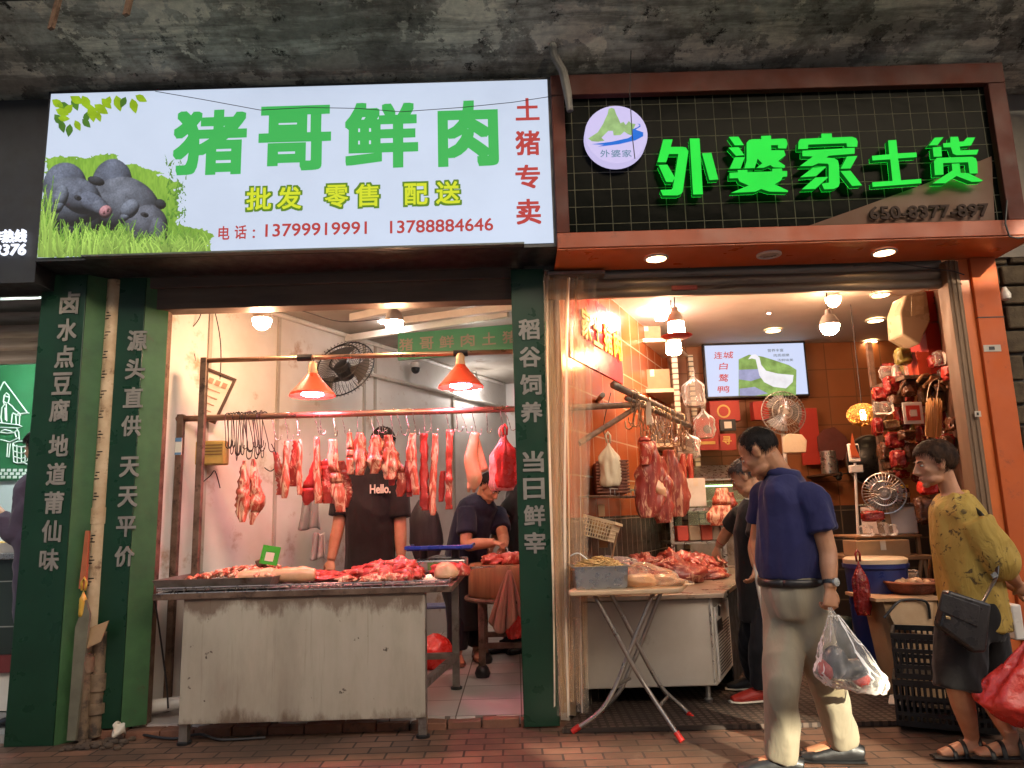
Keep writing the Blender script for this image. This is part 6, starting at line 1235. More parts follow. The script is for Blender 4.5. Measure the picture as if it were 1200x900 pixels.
# ------------------------------------------------------------------ folding table with its load
zt = P(735,691,4.42).z; X0, X1 = P(667,690,4.42).x, P(801,690,4.42).x
t0 = thing('folding_table', 'small cream folding table on crossed tube legs before the freezer', 'table', ((X0+X1)/2,4.65,0))
MB().slab([V((X0,4.42,zt)),V((X1-.03,4.42,zt)),V((X1,4.46,zt)),V((X1+.13,4.86,zt)),V((X0+.12,4.9,zt)),V((X0-.0,4.5,zt))],(0,0,-.03)).build('tabletop', mat('cream_tabletop', (.66,.48,.30), (.55,.38,.22), .45, 0, 3, .03, dirt=((.36,.22,.12), 5, .64)), t0, bevel=.008)
m_tube = mat('dull_tube_steel', (.42,.38,.33), (.3,.26,.22), .35, .8, 8, .08)
def tleg(pts, lab=None):
    l = MB().tube(spl(pts,5), .0135, 10).build('leg', m_tube, t0, smooth=True); d = (V(pts[-1])-V(pts[-2])).normalized(); MB().tube([V(pts[-1])-d*.05, V(pts[-1])+d*.004], .0175, 10).build('foot_cap', m_red, l)
Ya, Yb2 = 4.50, 4.80
def gz(px, py, Yq, z=None): p = P(px, py, Yq); p.z = p.z if z is None else z; return p
tleg([gz(697,700,Ya,zt-.035), gz(735,768,Ya), gz(757,805,Ya-.01), G(799,868,.012)])
tleg([gz(714,700,Yb2,zt-.035), gz(748,757,Yb2), gz(775,805,Yb2), G(800,829,.06)+V((0,0,0)), G(813,843,.012)])
tleg([gz(766,702,Ya+.03,zt-.035), gz(737,765,Ya+.04), gz(722,803,Ya+.05), gz(703,834,Ya+.05), G(671,857,.012)])
tleg([gz(777,702,Yb2-.02,zt-.035), gz(752,752,Yb2), gz(738,785,Yb2+.02), gz(725,812,Yb2+.03), G(700,838,.012)])
MB().tube([gz(775,825,Ya), gz(783,816,Yb2)], .01, 8).build('crossbar', m_tube, t0); MB().tube([gz(722,803,Ya+.05), gz(738,795,Yb2)], .01, 8).build('crossbar', m_tube, t0)
p = V((P(703,690,4.6).x,4.6,zt+.002)); t0 = thing('food_pan', 'square steel pan heaped with shredded bamboo shoots on folding table', 'pan', p)
hx, hy, hh = .158, .12, .125; mb = MB()
for sx in (-1,1): mb.slab([p+V((sx*hx*.94,-hy*.94,0)),p+V((sx*hx*.94,hy*.94,0)),p+V((sx*hx,hy,hh)),p+V((sx*hx,-hy,hh))],(-sx*.004,0,0))
for sy in (-1,1): mb.slab([p+V((-hx*.94,sy*hy*.94,0)),p+V((hx*.94,sy*hy*.94,0)),p+V((hx,sy*hy,hh)),p+V((-hx,sy*hy,hh))],(0,-sy*.004,0))
mb.box(p+V((-hx*.93,-hy*.93,0)), p+V((hx*.93,hy*.93,.004))); mb.box(p+V((-hx-.015,-hy-.015,hh)), p+V((hx+.015,-hy+.002,hh+.004))); mb.box(p+V((-hx-.015,hy-.002,hh)), p+V((hx+.015,hy+.015,hh+.004))); mb.box(p+V((hx-.002,-hy+.002,hh)), p+V((hx+.015,hy-.002,hh+.004))); mb.box(p+V((-hx-.015,-hy+.002,hh)), p+V((-hx+.002,hy-.002,hh+.004)))
mb.build('pan', m_steel2, t0)
mb = MB(); rg = random.Random(41)
for i in range(320):
    x, y = rg.uniform(-hx+.02,hx-.02), rg.uniform(-hy+.02,hy-.02); z = hh-.03+.075*(1-(x/hx)**2)*(1-(y/hy)**2)*rg.uniform(.75,1.1); a = rg.uniform(0,6.3); d = V((math.cos(a),math.sin(a),rg.uniform(-.3,.3)))*rg.uniform(.015,.04); mb.tube([p+V((x,y,z))-d, p+V((x,y,z+.004)), p+V((x,y,z))+d], .0035, 4)
o = solo(mb, 'bamboo_shreds', mat('bamboo_shreds', (.72,.50,.20), (.58,.36,.12), .5), 'heap of pale yellow bamboo shoot shreds in the square pan', 'food', smooth=True); o['kind'] = 'stuff'
solo(MB().beam(p+V((.07,0,hh)), p+V((.125,.03,hh+.19)), .012, .006), 'wooden_spoon', m_wood, 'wooden spoon stuck upright in the bamboo shoots', 'spoon')
solo(MB().tube(spl([p+V((-.17,.0,hh+.06)),p+V((-.12,.0,hh+.075)),p+V((-.06,.0,hh+.03))],5), .005, 6), 'tongs', m_steel2, 'bent steel tong handle at the left of the bamboo pan', 'tongs')
m_chick = meatmat('pale_poultry', (.72,.42,.22), (.62,.32,.15), (.70,.20,.10), 7, (1,1,1), .62)
c = V((P(752,690,4.6).x,4.58,zt+.002))
lump('pale plucked chicken in the clear bag on folding table', c+V((-.01,0,0)), (.12,.085,.046), m_chick, 131, 'plucked_chicken', .25); lump('second pale chicken piece right in the clear bag', c+V((.15,.02,0)), (.10,.08,.042), m_chick, 132, 'plucked_chicken', .3)
lump('small pale poultry piece between pan and clear bag', c+V((-.17,-.02,0)), (.06,.035,.02), m_chick, 133, 'poultry_piece', .3)
mb = MB().ball((0,0,0), 1, 1, 1, 34); out = []
for q in mb.v:
    u = q*2.2; e = 1+.22*noise.noise(u)+.16*abs(noise.noise(u*2.4)); x = q.x*(.26 if q.x > 0 else .20)*e; taper = 1-.55*max(0,q.x)**1.5; out.append(c+V((.03+x, q.y*.13*e*taper, max(q.z*.085*e*taper-(.05*max(0,q.x)), -.045)+.047)))
mb.v = out; solo(mb, 'plastic_bag', clearfilm('clear_poultry_bag', (.99,.9,.78), .10, .08, 12, .9), 'big clear crinkled bag of chicken on folding table', 'bag', smooth=True)
c2 = V((P(722,680,4.78).x,4.8,zt+.002)); lump('dark red meat in a clear bag behind the bamboo pan', c2+V((-.02,0,0)), (.13,.07,.06), m_darkmeat, 140, 'meat_piece', .25)
mb = MB().ball((0,0,0), 1, 1, 1, 26); mb.v = [c2+V((q.x*.2*(1+.2*noise.noise(q*2)), q.y*.1*(1+.2*noise.noise(q*3)), max(q.z*.11*(1+.25*noise.noise(q*2.5)),-.05)+.052)) for q in mb.v]; solo(mb, 'plastic_bag', m_bagc, 'clear bag around dark meat behind the bamboo pan', 'bag', smooth=True)
# ------------------------------------------------------------------ far left part of the grocery: hood, carton, glass case
Yh = 7.3; t0 = thing('display_case', 'steel food case with sloping glass hood behind counter', 'display case', V((P(845,620,Yh).x,Yh,.03)))
x0, x1 = P(790,600,Yh).x, P(888,600,Yh).x; zA, zB_ = P(840,612,Yh).z, P(840,545,Yh).z
MB().box((x0,Yh,.03),(x1,7.8,zA-.1)).build('cabinet', m_steel, t0, bevel=.004); MB().box((x0,Yh-.03,zA-.1),(x1,7.8,zA-.07)).build('shelf', m_steel2, t0)
for z in (zA+.1,zA+.2): MB().box((x0+.02,Yh+.1,z),(x1-.02,7.8,z+.012)).build('shelf', m_steel2, t0)
MB().slab([V((x0,Yh-.05,zB_-.15)),V((x1,Yh-.05,zB_-.15)),V((x1,Yh+.3,zB_)),V((x0,Yh+.3,zB_))],(0,0,.015)).build('hood', m_steel2, t0)
MB().box((x0,Yh-.02,zA-.07),(x1,Yh-.012,zB_-.17)).build('glass', clearfilm('case_glass', (.85,.95,.85), .1, .05, 2, 0), t0)
MB().box((x0+.1,Yh+.25,zB_-.2),(x1-.05,Yh+.27,zB_-.185)).build('strip_lamp', emis('green_strip_glow', (.6,1,.4), 5), t0)
Yq = 6.5; a, c = P(806,594,Yq), P(826,560,Yq); carton('white carton standing before the steel food case', a.x, c.x, a.z, c.z, Yq, Yq+.2, m_white)
a = P(795,600,Yq); t0 = thing('side_stand', 'steel stand carrying the white carton behind the rib slabs', 'stand', V((a.x+.1,6.55,.03)))
zs_ = P(815,595,Yq).z; MB().box((a.x-.1,Yq-.1,zs_-.03),(P(846,600,Yq).x,Yq+.35,zs_-.002)).build('top', m_steel2, t0); MB().box((a.x-.1,Yq-.1,zs_-.3),(P(846,600,Yq).x,Yq+.35,zs_-.28)).build('shelf', m_steel2, t0)
for x in (a.x-.08, P(846,600,Yq).x-.02): MB().box((x-.015,Yq-.08,.03),(x+.015,Yq-.05,zs_-.03)).build('leg', m_steel2, t0)
for i,(px,c_) in enumerate(((798,(.5,.06,.04)),(812,(.4,.3,.2)),(826,(.5,.1,.06)),(838,(.3,.25,.2)))):
    p = P(px,612,6.5); p.z = zs_-.278; solo(MB().box(p+V((-.05,-.05,0)), p+V((.05,.06,.13)), ), 'food_packet', mat('packet_%d' % i, c_), ['red','tan','red-brown','grey'][i]+' packet on the lower shelf of the carton stand', 'packet', bevel=.01)
# ------------------------------------------------------------------ screen and red things under it
Yt = 7.78; a, c = P(830,465,Yt), P(941,402,Yt); t0 = thing('screen', 'lit wall screen advertising white ducks on brown back wall', 'screen', V(((a.x+c.x)/2,Yt,a.z)))
MB().box((a.x-.02,Yt,a.z-.02),(c.x+.02,Yt+.06,c.z+.02)).build('bezel', m_black, t0, bevel=.004)
MB().box((a.x,Yt-.004,a.z),(c.x,Yt-.001,c.z)).build('picture', emis('screen_pale', (.62,.70,.95), 1.0), t0)
def S(x, y, k=1): q = P(800+x/4.5, 300+y/4.5, Yt-.005-.002*k); return q
e_sr = emis('screen_red', (.7,.09,.06), .9); e_sg = emis('screen_green', (.32,.50,.14), .85, .6, 9); e_sw = emis('screen_duck', (.85,.85,.9), 1.0, .15, 9); e_sgy = emis('screen_grey', (.22,.25,.27), .9); e_sv = emis('screen_violet', (.40,.42,.66), .9, .3, 9)
for ch, x0, y0, x1, y1 in (('连',165,505,208,543),('城',214,503,266,541),('白',192,562,238,600),('鹜',190,622,242,664),('鸭',184,684,246,722)):
    mb = MB(); a_, c_ = S(x0,y1,2), S(x1,y0,2); letter(mb, ch, a_, V((c_.x-a_.x,0,0)), V((0,0,c_.z-a_.z)), offset=.012, shear=.12); mb.build('lettering', e_sr, t0, smooth=None)
for tx, x0, y0, x1, y1 in (('营养丰富',448,488,530,507),('肉质细嫩',480,514,562,532),('汤鲜味美',500,540,582,557)):
    mb = MB(); a_, c_ = S(x0,y1,3), S(x1,y0,3); letter(mb, tx, a_, V((c_.x-a_.x,0,0)), V((0,0,c_.z-a_.z)), offset=.01); mb.build('lettering', e_sgy, t0, smooth=None)
MB().poly([S(*q,1) for q in ((295,545),(350,520),(420,530),(470,545),(560,575),(600,600),(598,735),(295,738))]).build('grass_picture', e_sg, t0, smooth=None)
MB().poly([S(*q,2) for q in ((296,600),(400,596),(420,640),(360,660),(296,650))]).build('stone_picture', e_sv, t0, smooth=None); MB().poly([S(*q,2) for q in ((300,700),(380,690),(450,725),(380,737),(300,737))]).build('stone_picture', e_sv, t0, smooth=None)
MB().poly([S(*q,3) for q in ((345,545),(362,522),(385,518),(405,535),(415,575),(440,605),(500,620),(585,628),(580,665),(545,698),(480,690),(430,665),(405,630),(392,575),(385,545),(365,540))]).build('duck_picture', e_sw, t0, smooth=None)
m_giftred = mat('red_gift_card', (.42,.035,.02), (.34,.025,.015), .5, 0, 3, .02); m_gold = mat('gold_print', (.75,.5,.12), None, .4)
def Bk(px, py, Yq): return P(px, py, Yq)
def redbox(label, x0, y0, x1, y1, Yq, th, prints=(), mm=m_giftred, name='gift_box', cat='box'):
    a, c = P(x0,y1,Yq), P(x1,y0,Yq); t = thing(name, label, cat, V(((a.x+c.x)/2,Yq,a.z))); MB().box((a.x,Yq,a.z),(c.x,Yq+th,c.z)).build('body', mm, t, bevel=.003)
    for pk, (kind, m2, bx) in enumerate(prints):
        mb = MB(); Yq = Yq if pk == 0 else Yq-.0025
        if kind == 'disc': mb.lathe([(bx[2]*pxm(Yq),0),(bx[2]*pxm(Yq)*.98,.003),(.003,.004)], 20, Matrix.Translation(P(bx[0],bx[1],Yq-.002)) @ Matrix.Rotation(R(90),4,'X'))
        elif kind == 'rect': q, r_ = P(bx[0],bx[3],Yq), P(bx[2],bx[1],Yq); mb.box((q.x,Yq-.004,q.z),(r_.x,Yq-.001,r_.z))
        else: q, r_ = P(bx[0],bx[3],Yq-.004), P(bx[2],bx[1],Yq-.004); letter(mb, kind, q, V((r_.x-q.x,0,0)), V((0,0,r_.z-q.z)), offset=.02)
        mb.build('print', m2, t, smooth=None)
    return t
redbox('red gift box with round gold emblem under the screen', 833,469,866,494,7.6,.15,[('disc',m_gold,(848,482,8)),('disc',m_giftred,(848,482,6))])
redbox('red poster board with black brush mark left under the screen', 815,489,842,528,7.5,.03,[('disc',m_black,(829,503,5)),('rect',m_gold,(819,517,838,521))], name='poster_board', cat='poster')
redbox('small red card with yellow character beside the brush mark poster', 843,508,862,528,7.5,.02,[('寻',m_gold,(847,511,857,521))], name='poster_board', cat='poster')
redbox('small dark and white card above the yellow character', 844,491,862,505,7.55,.02,[('rect',m_paper,(849,494,857,502))], m_black, 'card', 'card')
redbox('plain red gift box right of the round emblem box', 884,470,900,492,7.6,.12)
redbox('narrow red hanging banner on the back wall right of standing fan', 941,478,957,545,7.8,.02, name='banner', cat='banner')
# standing fan
pf = P(918,484,6.9); t0 = thing('standing_fan', 'grey caged standing fan in front of the screen corner', 'fan', V((pf.x,pf.y,.03))); Mf = Matrix.Translation(pf) @ Matrix.Rotation(R(86),4,'X')
def fancage(Mf, r, t, mm, nw=40):
    mb = MB()
    for k in range(nw):
        a = 2*math.pi*k/nw
        for s_ in (1,-1): mb.tube([Mf @ V((math.cos(a)*q*r, math.sin(a)*q*r, s_*z*r)) for q, z in ((.12,.3),(.6,.28),(.9,.16),(1,0))], .0022, 4)
    for q, z in ((1,0),(.6,.28),(.3,.295)): mb.tube([Mf @ V((math.cos(math.pi*k/20)*q*r, math.sin(math.pi*k/20)*q*r, z*r)) for k in range(41)], .005, 5)
    mb.build('cage', mm, t)
    for k in range(3):
        a0 = k*2.094; MB().grid(lambda u, v: Mf @ V((math.cos(a0+(u-.5)*1.3)*(.15+.7*v)*r, math.sin(a0+(u-.5)*1.3)*(.15+.7*v)*r, .12*r*(u-.5))), 8, 5).build('blade', m_fblade, t)
    MB().lathe([(.13*r,.32*r),(.16*r,.28*r),(.16*r,-.3*r),(.05*r,-.45*r)], 18, Mf).build('motor', m_fmot, t, smooth=40)
m_fblade = mat('grey_fan_blade', (.22,.22,.23), None, .35); m_fmot = mat('grey_fan_motor', (.35,.33,.3), None, .35)
fancage(Mf, .205, t0, m_steel2); MB().tube([V((pf.x,pf.y+.06,.05)), V((pf.x,pf.y+.06,pf.z))], .018, 10).build('pole', m_white, t0); MB().lathe([(.2,.03),(.2,.05),(.03,.07)], 24, Matrix.Translation((pf.x,pf.y+.06,0))).build('base', m_white, t0)
mb = MB(); p = P(934,520,6.75); mb.v = []; mb.slab([P(918,512,6.75),P(925,508,6.75),P(940,509,6.75),P(946,516,6.75),P(945,530,6.75),P(918,531,6.75)],(0,.03,0)); solo(mb, 'cloth_cover', cloth('cream_cover', (.62,.52,.38)), 'cream quilted cover hanging just below standing fan', 'cover', bevel=.008)
p = P(971,542,7.5); t0 = thing('tin_can', 'pale tin can on a small bracket on back wall', 'can', p+V((0,0,-.11))); MB().lathe([(.075,-.11),(.075,.11),(.07,.115)], 20, Matrix.Translation(p)).build('body', m_steel2, t0); MB().box(p+V((-.08,-.06,-.13)), p+V((.08,.4,-.112))).build('bracket', m_darkwood, t0)
# ------------------------------------------------------------------ wicker lamp
p = P(1011,486,6.3); t0 = thing('wicker_lamp', 'glowing round wicker lantern lamp before the brown back wall', 'lamp', p)
m_wl = mat('lit_wicker', (.62,.36,.1), (.5,.26,.06), .6); mb = MB(); rg = random.Random(6); rx, rz = .125, .095
for i in range(46):
    ax = V((rg.uniform(-1,1),rg.uniform(-1,1),rg.uniform(-1,1))).normalized(); b1_ = ax.orthogonal().normalized(); b2_ = ax.cross(b1_); h = rg.uniform(-.6,.6); r_ = math.sqrt(1-h*h); mb.tube([p+V(((ax*h+b1_*math.cos(q)*r_+b2_*math.sin(q)*r_).x*rx,(ax*h+b1_*math.cos(q)*r_+b2_*math.sin(q)*r_).y*rx,(ax*h+b1_*math.cos(q)*r_+b2_*math.sin(q)*r_).z*rz)) for q in [2*math.pi*k/22 for k in range(23)]], .0042, 4)
for z in (-.07,.07): mb.tube([p+V((math.cos(q)*.085,math.sin(q)*.085,z)) for q in [math.pi*k/12 for k in range(25)]], .006, 6)
mb.build('lamp_shade', m_wl, t0); MB().lathe([(.02,-.045),(.024,-.03),(.024,.02),(.015,.04)], 12, Matrix.Translation(p)).build('glowing_bulb', emis('lantern_glow', (1,.62,.25), 60), t0, smooth=True); MB().tube([p+V((0,0,.07)), V((p.x,p.y,2.98))], .004, 5).build('cord', m_cable, t0)
# wok, palm fan, utensils on back wall
p = P(1022,540,7.7); t0 = thing('wok', 'large black wok hanging on the brown back wall', 'wok', p); Mw = Matrix.Translation(p) @ Matrix.Rotation(R(90),4,'X'); MB().lathe([(.26,0),(.25,.02),(.2,.08),(.1,.13),(.004,.145)], 32, Mw).build('bowl', mat('black_iron', (.022,.02,.018), (.012,.011,.01), .35, .4, 6, .1), t0, smooth=True); mb = MB().tube([Mw @ V((math.cos(q)*.262,math.sin(q)*.262,0)) for q in [math.pi*k/20 for k in range(41)]], .009, 6); mb.build('rim', m_steel, t0)
mb = MB(); c = P(976,520,7.72); mb.slab([P(958,512,7.72),P(966,503,7.72),P(978,500,7.72),P(992,512,7.72),P(999,528,7.72),P(988,540,7.72),P(968,538,7.72),P(960,528,7.72)],(0,.03,0)); solo(mb, 'palm_fan', mat('dark_red_fan', (.13,.03,.02), (.09,.02,.015), .7, 0, 6, .2), 'dark red palm fan hung on back wall left of wok', 'fan', bevel=.008)
for i,(x0,y0,x1,y1) in enumerate(((981,538,983,560),(970,540,979,556),(1002,553,984,556))): 
    a, c = P(x0,y0,7.7), P(x1,y1,7.7); t0 = thing('ladle', ['upright','slanting','level'][i]+' dark ladle hanging under the palm fan', 'ladle', a); MB().tube([a,c], .007, 6).build('handle', m_black, t0); MB().ball(c, .035, .02, .03, 10).build('bowl', m_black, t0, smooth=True)
# payment terminal on a pole
p = P(1001,535,6.0); t0 = thing('payment_terminal', 'white payment terminal on a slim white pole by blue barrel', 'terminal', V((p.x,6.0,.03))); MB().obox(p+V((0,0,.03)), V((.045,0,0)), V((0,.012,.0)), V((.006,.02,.075))).build('head', m_white, t0, bevel=.008); MB().obox(p+V((.002,-.016,.045)), V((.032,0,0)), V((0,.002,0)), V((.004,.013,.045))).build('display', m_black, t0)
MB().box(p+V((-.05,-.03,-.13)), p+V((.05,.02,-.07))).build('clamp_box', m_white, t0, bevel=.006); MB().tube([p+V((0,0,-.05)), P(1007,660,6.0), V((P(1007,660,6.0).x+.02,6.0,.05))], .011, 8).build('pole', m_white, t0); MB().lathe([(.13,.03),(.13,.045),(.02,.06)], 20, Matrix.Translation((P(1007,660,6.0).x+.02,6.0,0))).build('base', m_white, t0)
mb = MB(); mb.loft([[P(x0,y0,5.97),P(x1,y0,5.97),P(x1,y0,6.0),P(x0,y0,6.0)] for x0,x1,y0 in ((998,999,508),(996,1003,525),(998,1008,536))]); solo(mb, 'pennant', mat('orange_pennant', (.65,.12,.03), None, .7), 'small orange paper pennant above the payment terminal', 'pennant')
# ------------------------------------------------------------------ right-hand goods: high shelf
Yg = 5.65; zsh = P(1090,440,Yg).z; x0, x1 = P(1055,440,Yg).x, P(1128,440,Yg).x
t0 = thing('high_shelf', 'steel shelf high by the shutter guide stacked with red boxes', 'shelf', V((x1,Yg,.03)))
MB().box((x0,Yg-.05,zsh-.03),(x1,Yg+.5,zsh)).build('shelf', m_rusty, t0, bevel=.003)
for x in (x0+.02,x1-.02): MB().box((x-.02,Yg+.46,.03),(x+.02,Yg+.5,2.6)).build('post', m_rusty, t0)
for k in (0,1): MB().tube([V((x0+.02+k*(x1-x0-.06),Yg-.04,zsh-.03)), V((x0+.02+k*(x1-x0-.06),Yg+.45,zsh-.35))], .01, 6).build('brace', m_rusty, t0)
redbox('deep red gift carton on the high shelf', 1091,378,1120,438,Yg,.28); redbox('red carton with black brush character, topmost on the high shelf', 1088,340,1116,376,Yg+.02,.28,[('鱼',m_black,(1094,345,1106,356)),('一',m_black,(1097,358,1110,364))])
redbox('small orange-red box next to the deep red gift carton', 1077,412,1089,440,Yg,.2,[], mat('orange_red_box', (.62,.08,.03)))
m_beige = mat('beige_appliance', (.36,.29,.20), (.29,.23,.15), .3, 0, 2, .02)
p0 = P(1071,373,Yg-.1); t0 = thing('rice_cooker_box', 'beige plastic-wrapped appliance box hanging beside the red cartons', 'box', p0)
MB().slab([P(1062,345,Yg-.1),P(1086,341,Yg-.1),P(1091,375,Yg-.1),P(1078,404,Yg-.1),P(1057,392,Yg-.1),P(1055,365,Yg-.1)],(0,.22,0)).build('body', m_beige, t0, bevel=.014, seg=3)
MB().slab([P(1068,348,Yg-.106),P(1083,346,Yg-.106),P(1083,368,Yg-.106),P(1068,370,Yg-.106)],(0,.004,0)).build('panel', mat('pale_panel', (.48,.39,.25), None, .25), t0, bevel=.003)
rg = random.Random(77)
m_redbag = mat('glossy_red_packet', (.32,.02,.015), (.18,.012,.01), .2, 0, 6, .7, bscale=22, bd=.03, dirt=((.72,.45,.14), 21, .60)); m_brnbag = mat('glossy_brown_packet', (.13,.05,.025), (.07,.03,.015), .2, 0, 6, .7, bscale=22, bd=.03, dirt=((.5,.4,.25), 24, .63)); m_grnbag = mat('olive_packet', (.25,.2,.04), (.14,.11,.03), .25, 0, 6, .5, bscale=16, bd=.03)
def packet(label, px, py, w_, h, Yq, mm, seed, nm='food_packet'):
    c = P(px,py,Yq); s_ = pxm(Yq); mb = MB().ball((0,0,0), 1,1,1, 26); mb.v = [c+V((math.copysign(abs(q.x)**.38,q.x)*w_*s_*.5*(1+.22*noise.noise(q*2+V((seed,0,0)))+.16*noise.noise(q*6+V((seed,0,0)))), q.y*.05*(1+.7*noise.noise(q*3+V((seed,2,0)))+.5*noise.noise(q*8+V((seed,2,0)))), math.copysign(abs(q.z)**.42,q.z)*h*s_*.5*(1+.2*noise.noise(q*2.4+V((0,seed,0)))+.14*noise.noise(q*6+V((0,seed,0)))))) for q in mb.v]
    return solo(mb, nm, mm, label, 'packet', smooth=True)
for i, (px, py, w_, h, mm, lb) in enumerate(((1058,418,18,20,m_grnbag,'olive packet in clear wrap under the beige box'),(1055,436,16,18,m_bagc,'clear wrapped packet below the olive packet'),(1072,425,10,26,m_redbag,'slim red packet hung beside the orange-red box'),(1046,452,20,22,m_redbag,'glossy red packet left of the blank payment sign'),(1064,455,16,20,m_brnbag,'brown packet above the blank payment sign'),(1035,478,22,14,m_bagc,'clear bag of goods left of the payment sign'),(1050,470,18,14,m_brnbag,'dark packet at upper left of payment sign'),(1048,516,20,18,m_redbag,'glossy red packet below the payment sign'),(1062,510,18,12,m_brnbag,'dark packet right below the payment sign'),(1052,538,16,20,m_redbag,'red packet above the steel fan'),(1066,530,14,22,m_brnbag,'brown packet hidden behind the woman\'s hair'),(1118,480,14,40,m_bagc,'clear bag against the shutter guide'),(1112,520,16,34,m_brnbag,'brown bag behind the bundle of sticks'),(1040,560,14,16,m_brnbag,'dark packet left above the steel fan'),(1105,448,24,10,m_brnbag,'dried brown bundle on the high shelf edge'))):
    packet(lb, px, py, w_, h, 5.7+.03*(i % 4), mm, i*1.7)
m_tanbag = mat('tan_packet', (.42,.27,.13), (.26,.15,.06), .25, 0, 6, .7, bscale=22, bd=.03, dirt=((.5,.05,.03), 18, .60))
for i, (px, py, w_, h, mm, lb) in enumerate(((1040,437,16,16,m_bagc,'crinkled clear pack at the far left of the hanging goods'),(1032,462,18,16,m_redbag,'red pack hanging lowest left of the glossy red packet'),(1054,487,10,22,m_redbag,'slim red pack squeezed left of the payment sign'),(1084,462,10,22,m_tanbag,'tan pack between brown packet and orange sticks'),(1043,498,20,12,m_tanbag,'flat tan pack left under the clear goods'),(1058,524,14,14,m_bagc,'clear pack below the dark packet under payment sign'),(1038,530,16,22,m_brnbag,'brown pack left of the red packet above the fan'),(1070,545,16,16,m_tanbag,'tan pack just above the jars'),(1055,556,18,10,m_redbag,'flat red pack lying above the jars'),(1100,470,12,24,m_tanbag,'tan pack behind the orange sticks'),(1108,495,14,30,m_redbag,'red pack in clear wrap by the shutter guide'),(1115,455,16,22,m_brnbag,'dried brown pack under the high shelf corner'),(1080,440,14,18,m_redbag,'red pack tucked under the orange-red box'),(1028,500,10,20,m_redbag,'small red pack right beside the wicker lamp'),(1098,540,14,26,m_brnbag,'brown pack behind the woman near the guide'))):
    packet(lb, px, py, w_, h, 5.85+.05*(i % 3), mm, 60+i*2.3)
rp = random.Random(91); small = [m_redbag, m_brnbag, m_tanbag, m_redbag, m_bagc, m_grnbag, m_giftred]
for i in range(46):
    px, py = rp.uniform(1034,1122), rp.uniform(404,560)
    if px < 1046 and py < 430: px += 30
    o = packet('small wrapped packet crammed deep among the hanging goods', px, py, rp.uniform(7,15), rp.uniform(9,20), rp.uniform(5.9,6.25) if px < 1092 else rp.uniform(5.3,5.6), small[i % 7], 200+i*1.3); o['group'] = 'packets crammed among the hanging goods'
redbox('red payment sign with blank white square hanging among packets', 1060,471,1080,497,5.5,.008,[('rect',m_paper,(1062,474,1078,494)),('rect',mat('red_sign_print', (.7,.06,.03)),(1063,475,1077,493)),('rect',m_paper,(1067,480,1074,488))], m_white, 'payment_sign', 'sign')
for i in range(9):
    a = P(1086+i*2.2, 470+rg.uniform(-4,3), 5.5+.02*(i % 3)); c = P(1085+i*2.1, 512+rg.uniform(-3,3), 5.5); solo(MB().tube([a,c], .008, 6), 'bean_stick', mat('bean_stick', (.62,.33,.1), (.5,.25,.07), .6) if i == 0 else bpy.data.materials['bean_stick'], 'orange stick in the bundle hanging by the shutter guide', 'stick', 'bundle of orange sticks')
for i in range(7):
    a = P(1075+i*7, 452+rg.uniform(-6,4), 5.55); c = P(1090+i*6+rg.uniform(-10,14), 440+rg.uniform(-4,26), 5.6); solo(MB().tube(spl([a,(a+c)/2+V((0,0,.02)),c],3), [.012]*7, 6), 'dried_stalk', m_wood, 'dried brown stalk sticking out under the high shelf', 'stalk', 'dried stalks under the high shelf')
cable([P(1086,470,5.48),P(1090,450,5.48),P(1100,445,5.48),P(1097,470,5.48)], 'pale looped string over the orange sticks', .003, m_cream); cable([P(1022,342,5.4),P(1045,346,5.5),P(1062,346,5.55),P(1085,340,5.6)], 'pale wire sagging to the beige appliance box', .004, m_cream)
# ------------------------------------------------------------------ right-hand goods: side table
Ys = 5.55; zt2 = P(1045,652,Ys).z; x0, x1 = P(1004,655,Ys).x, P(1096,655,Ys).x
t0 = thing('side_table', 'old wooden side table with folding legs loaded with groceries', 'table', V(((x0+x1)/2,Ys+.3,.03)))
MB().box((x0,Ys,zt2-.03),(x1,Ys+.6,zt2)).build('tabletop', m_wood, t0, bevel=.004)
zt3 = P(1045,628,Ys).z; MB().box((x0+.06,Ys+.1,zt3-.015),(x1-.02,Ys+.55,zt3)).build('upper_shelf', m_wood, t0, bevel=.003)
for x in (x0+.08,x1-.04): MB().box((x-.012,Ys+.12,zt2),(x+.012,Ys+.15,zt3-.015)).build('upright', m_wood, t0)
for (a, c) in ((P(1080,655,Ys+.02),P(1066,705,Ys)),(P(1083,655,Ys+.02),P(1100,720,Ys)),(P(1010,655,Ys+.55),P(1008,760,Ys+.55)),(P(1090,655,Ys+.55),P(1092,760,Ys+.55))): MB().tube([a, V((a.x+(c.x-a.x)*1.4,a.y,.05))], .014, 8).build('leg', m_wood, t0)
def onshelf(px, Yq): return P(px, 640, Yq).x
a, c = P(1006,0,Ys-.02).x, 0
carton('flat brown carton on the lower level of side table', onshelf(1005,Ys), onshelf(1068,Ys), zt2+.002, zt2+.115, Ys+.02, Ys+.25)
xx0, xx1 = onshelf(1045,Ys), onshelf(1092,Ys); t0 = thing('price_scale', 'white box-shaped price scale with tan card on the side table', 'scale', V(((xx0+xx1)/2,Ys+.3,zt3+.002)))
MB().box((xx0,Ys+.15,zt3+.002),(xx1,Ys+.45,zt3+.22)).build('body', m_white, t0, bevel=.012); MB().box((xx0-.01,Ys+.12,zt3+.222),(xx1+.01,Ys+.47,zt3+.235)).build('platform', m_steel2, t0); MB().obox(V((xx0+.03,Ys+.14,zt3+.12)), V((.055,0,.004)), V((0,.002,0)), V((-.008,0,.12))).build('card', m_card, t0)
mb = MB()
for k in range(4): mb.box((xx0+.015,Ys+.134,zt3+.18-k*.04),(xx0+.04,Ys+.137,zt3+.195-k*.04))
mb.build('card_print', m_dark, t0, smooth=None)
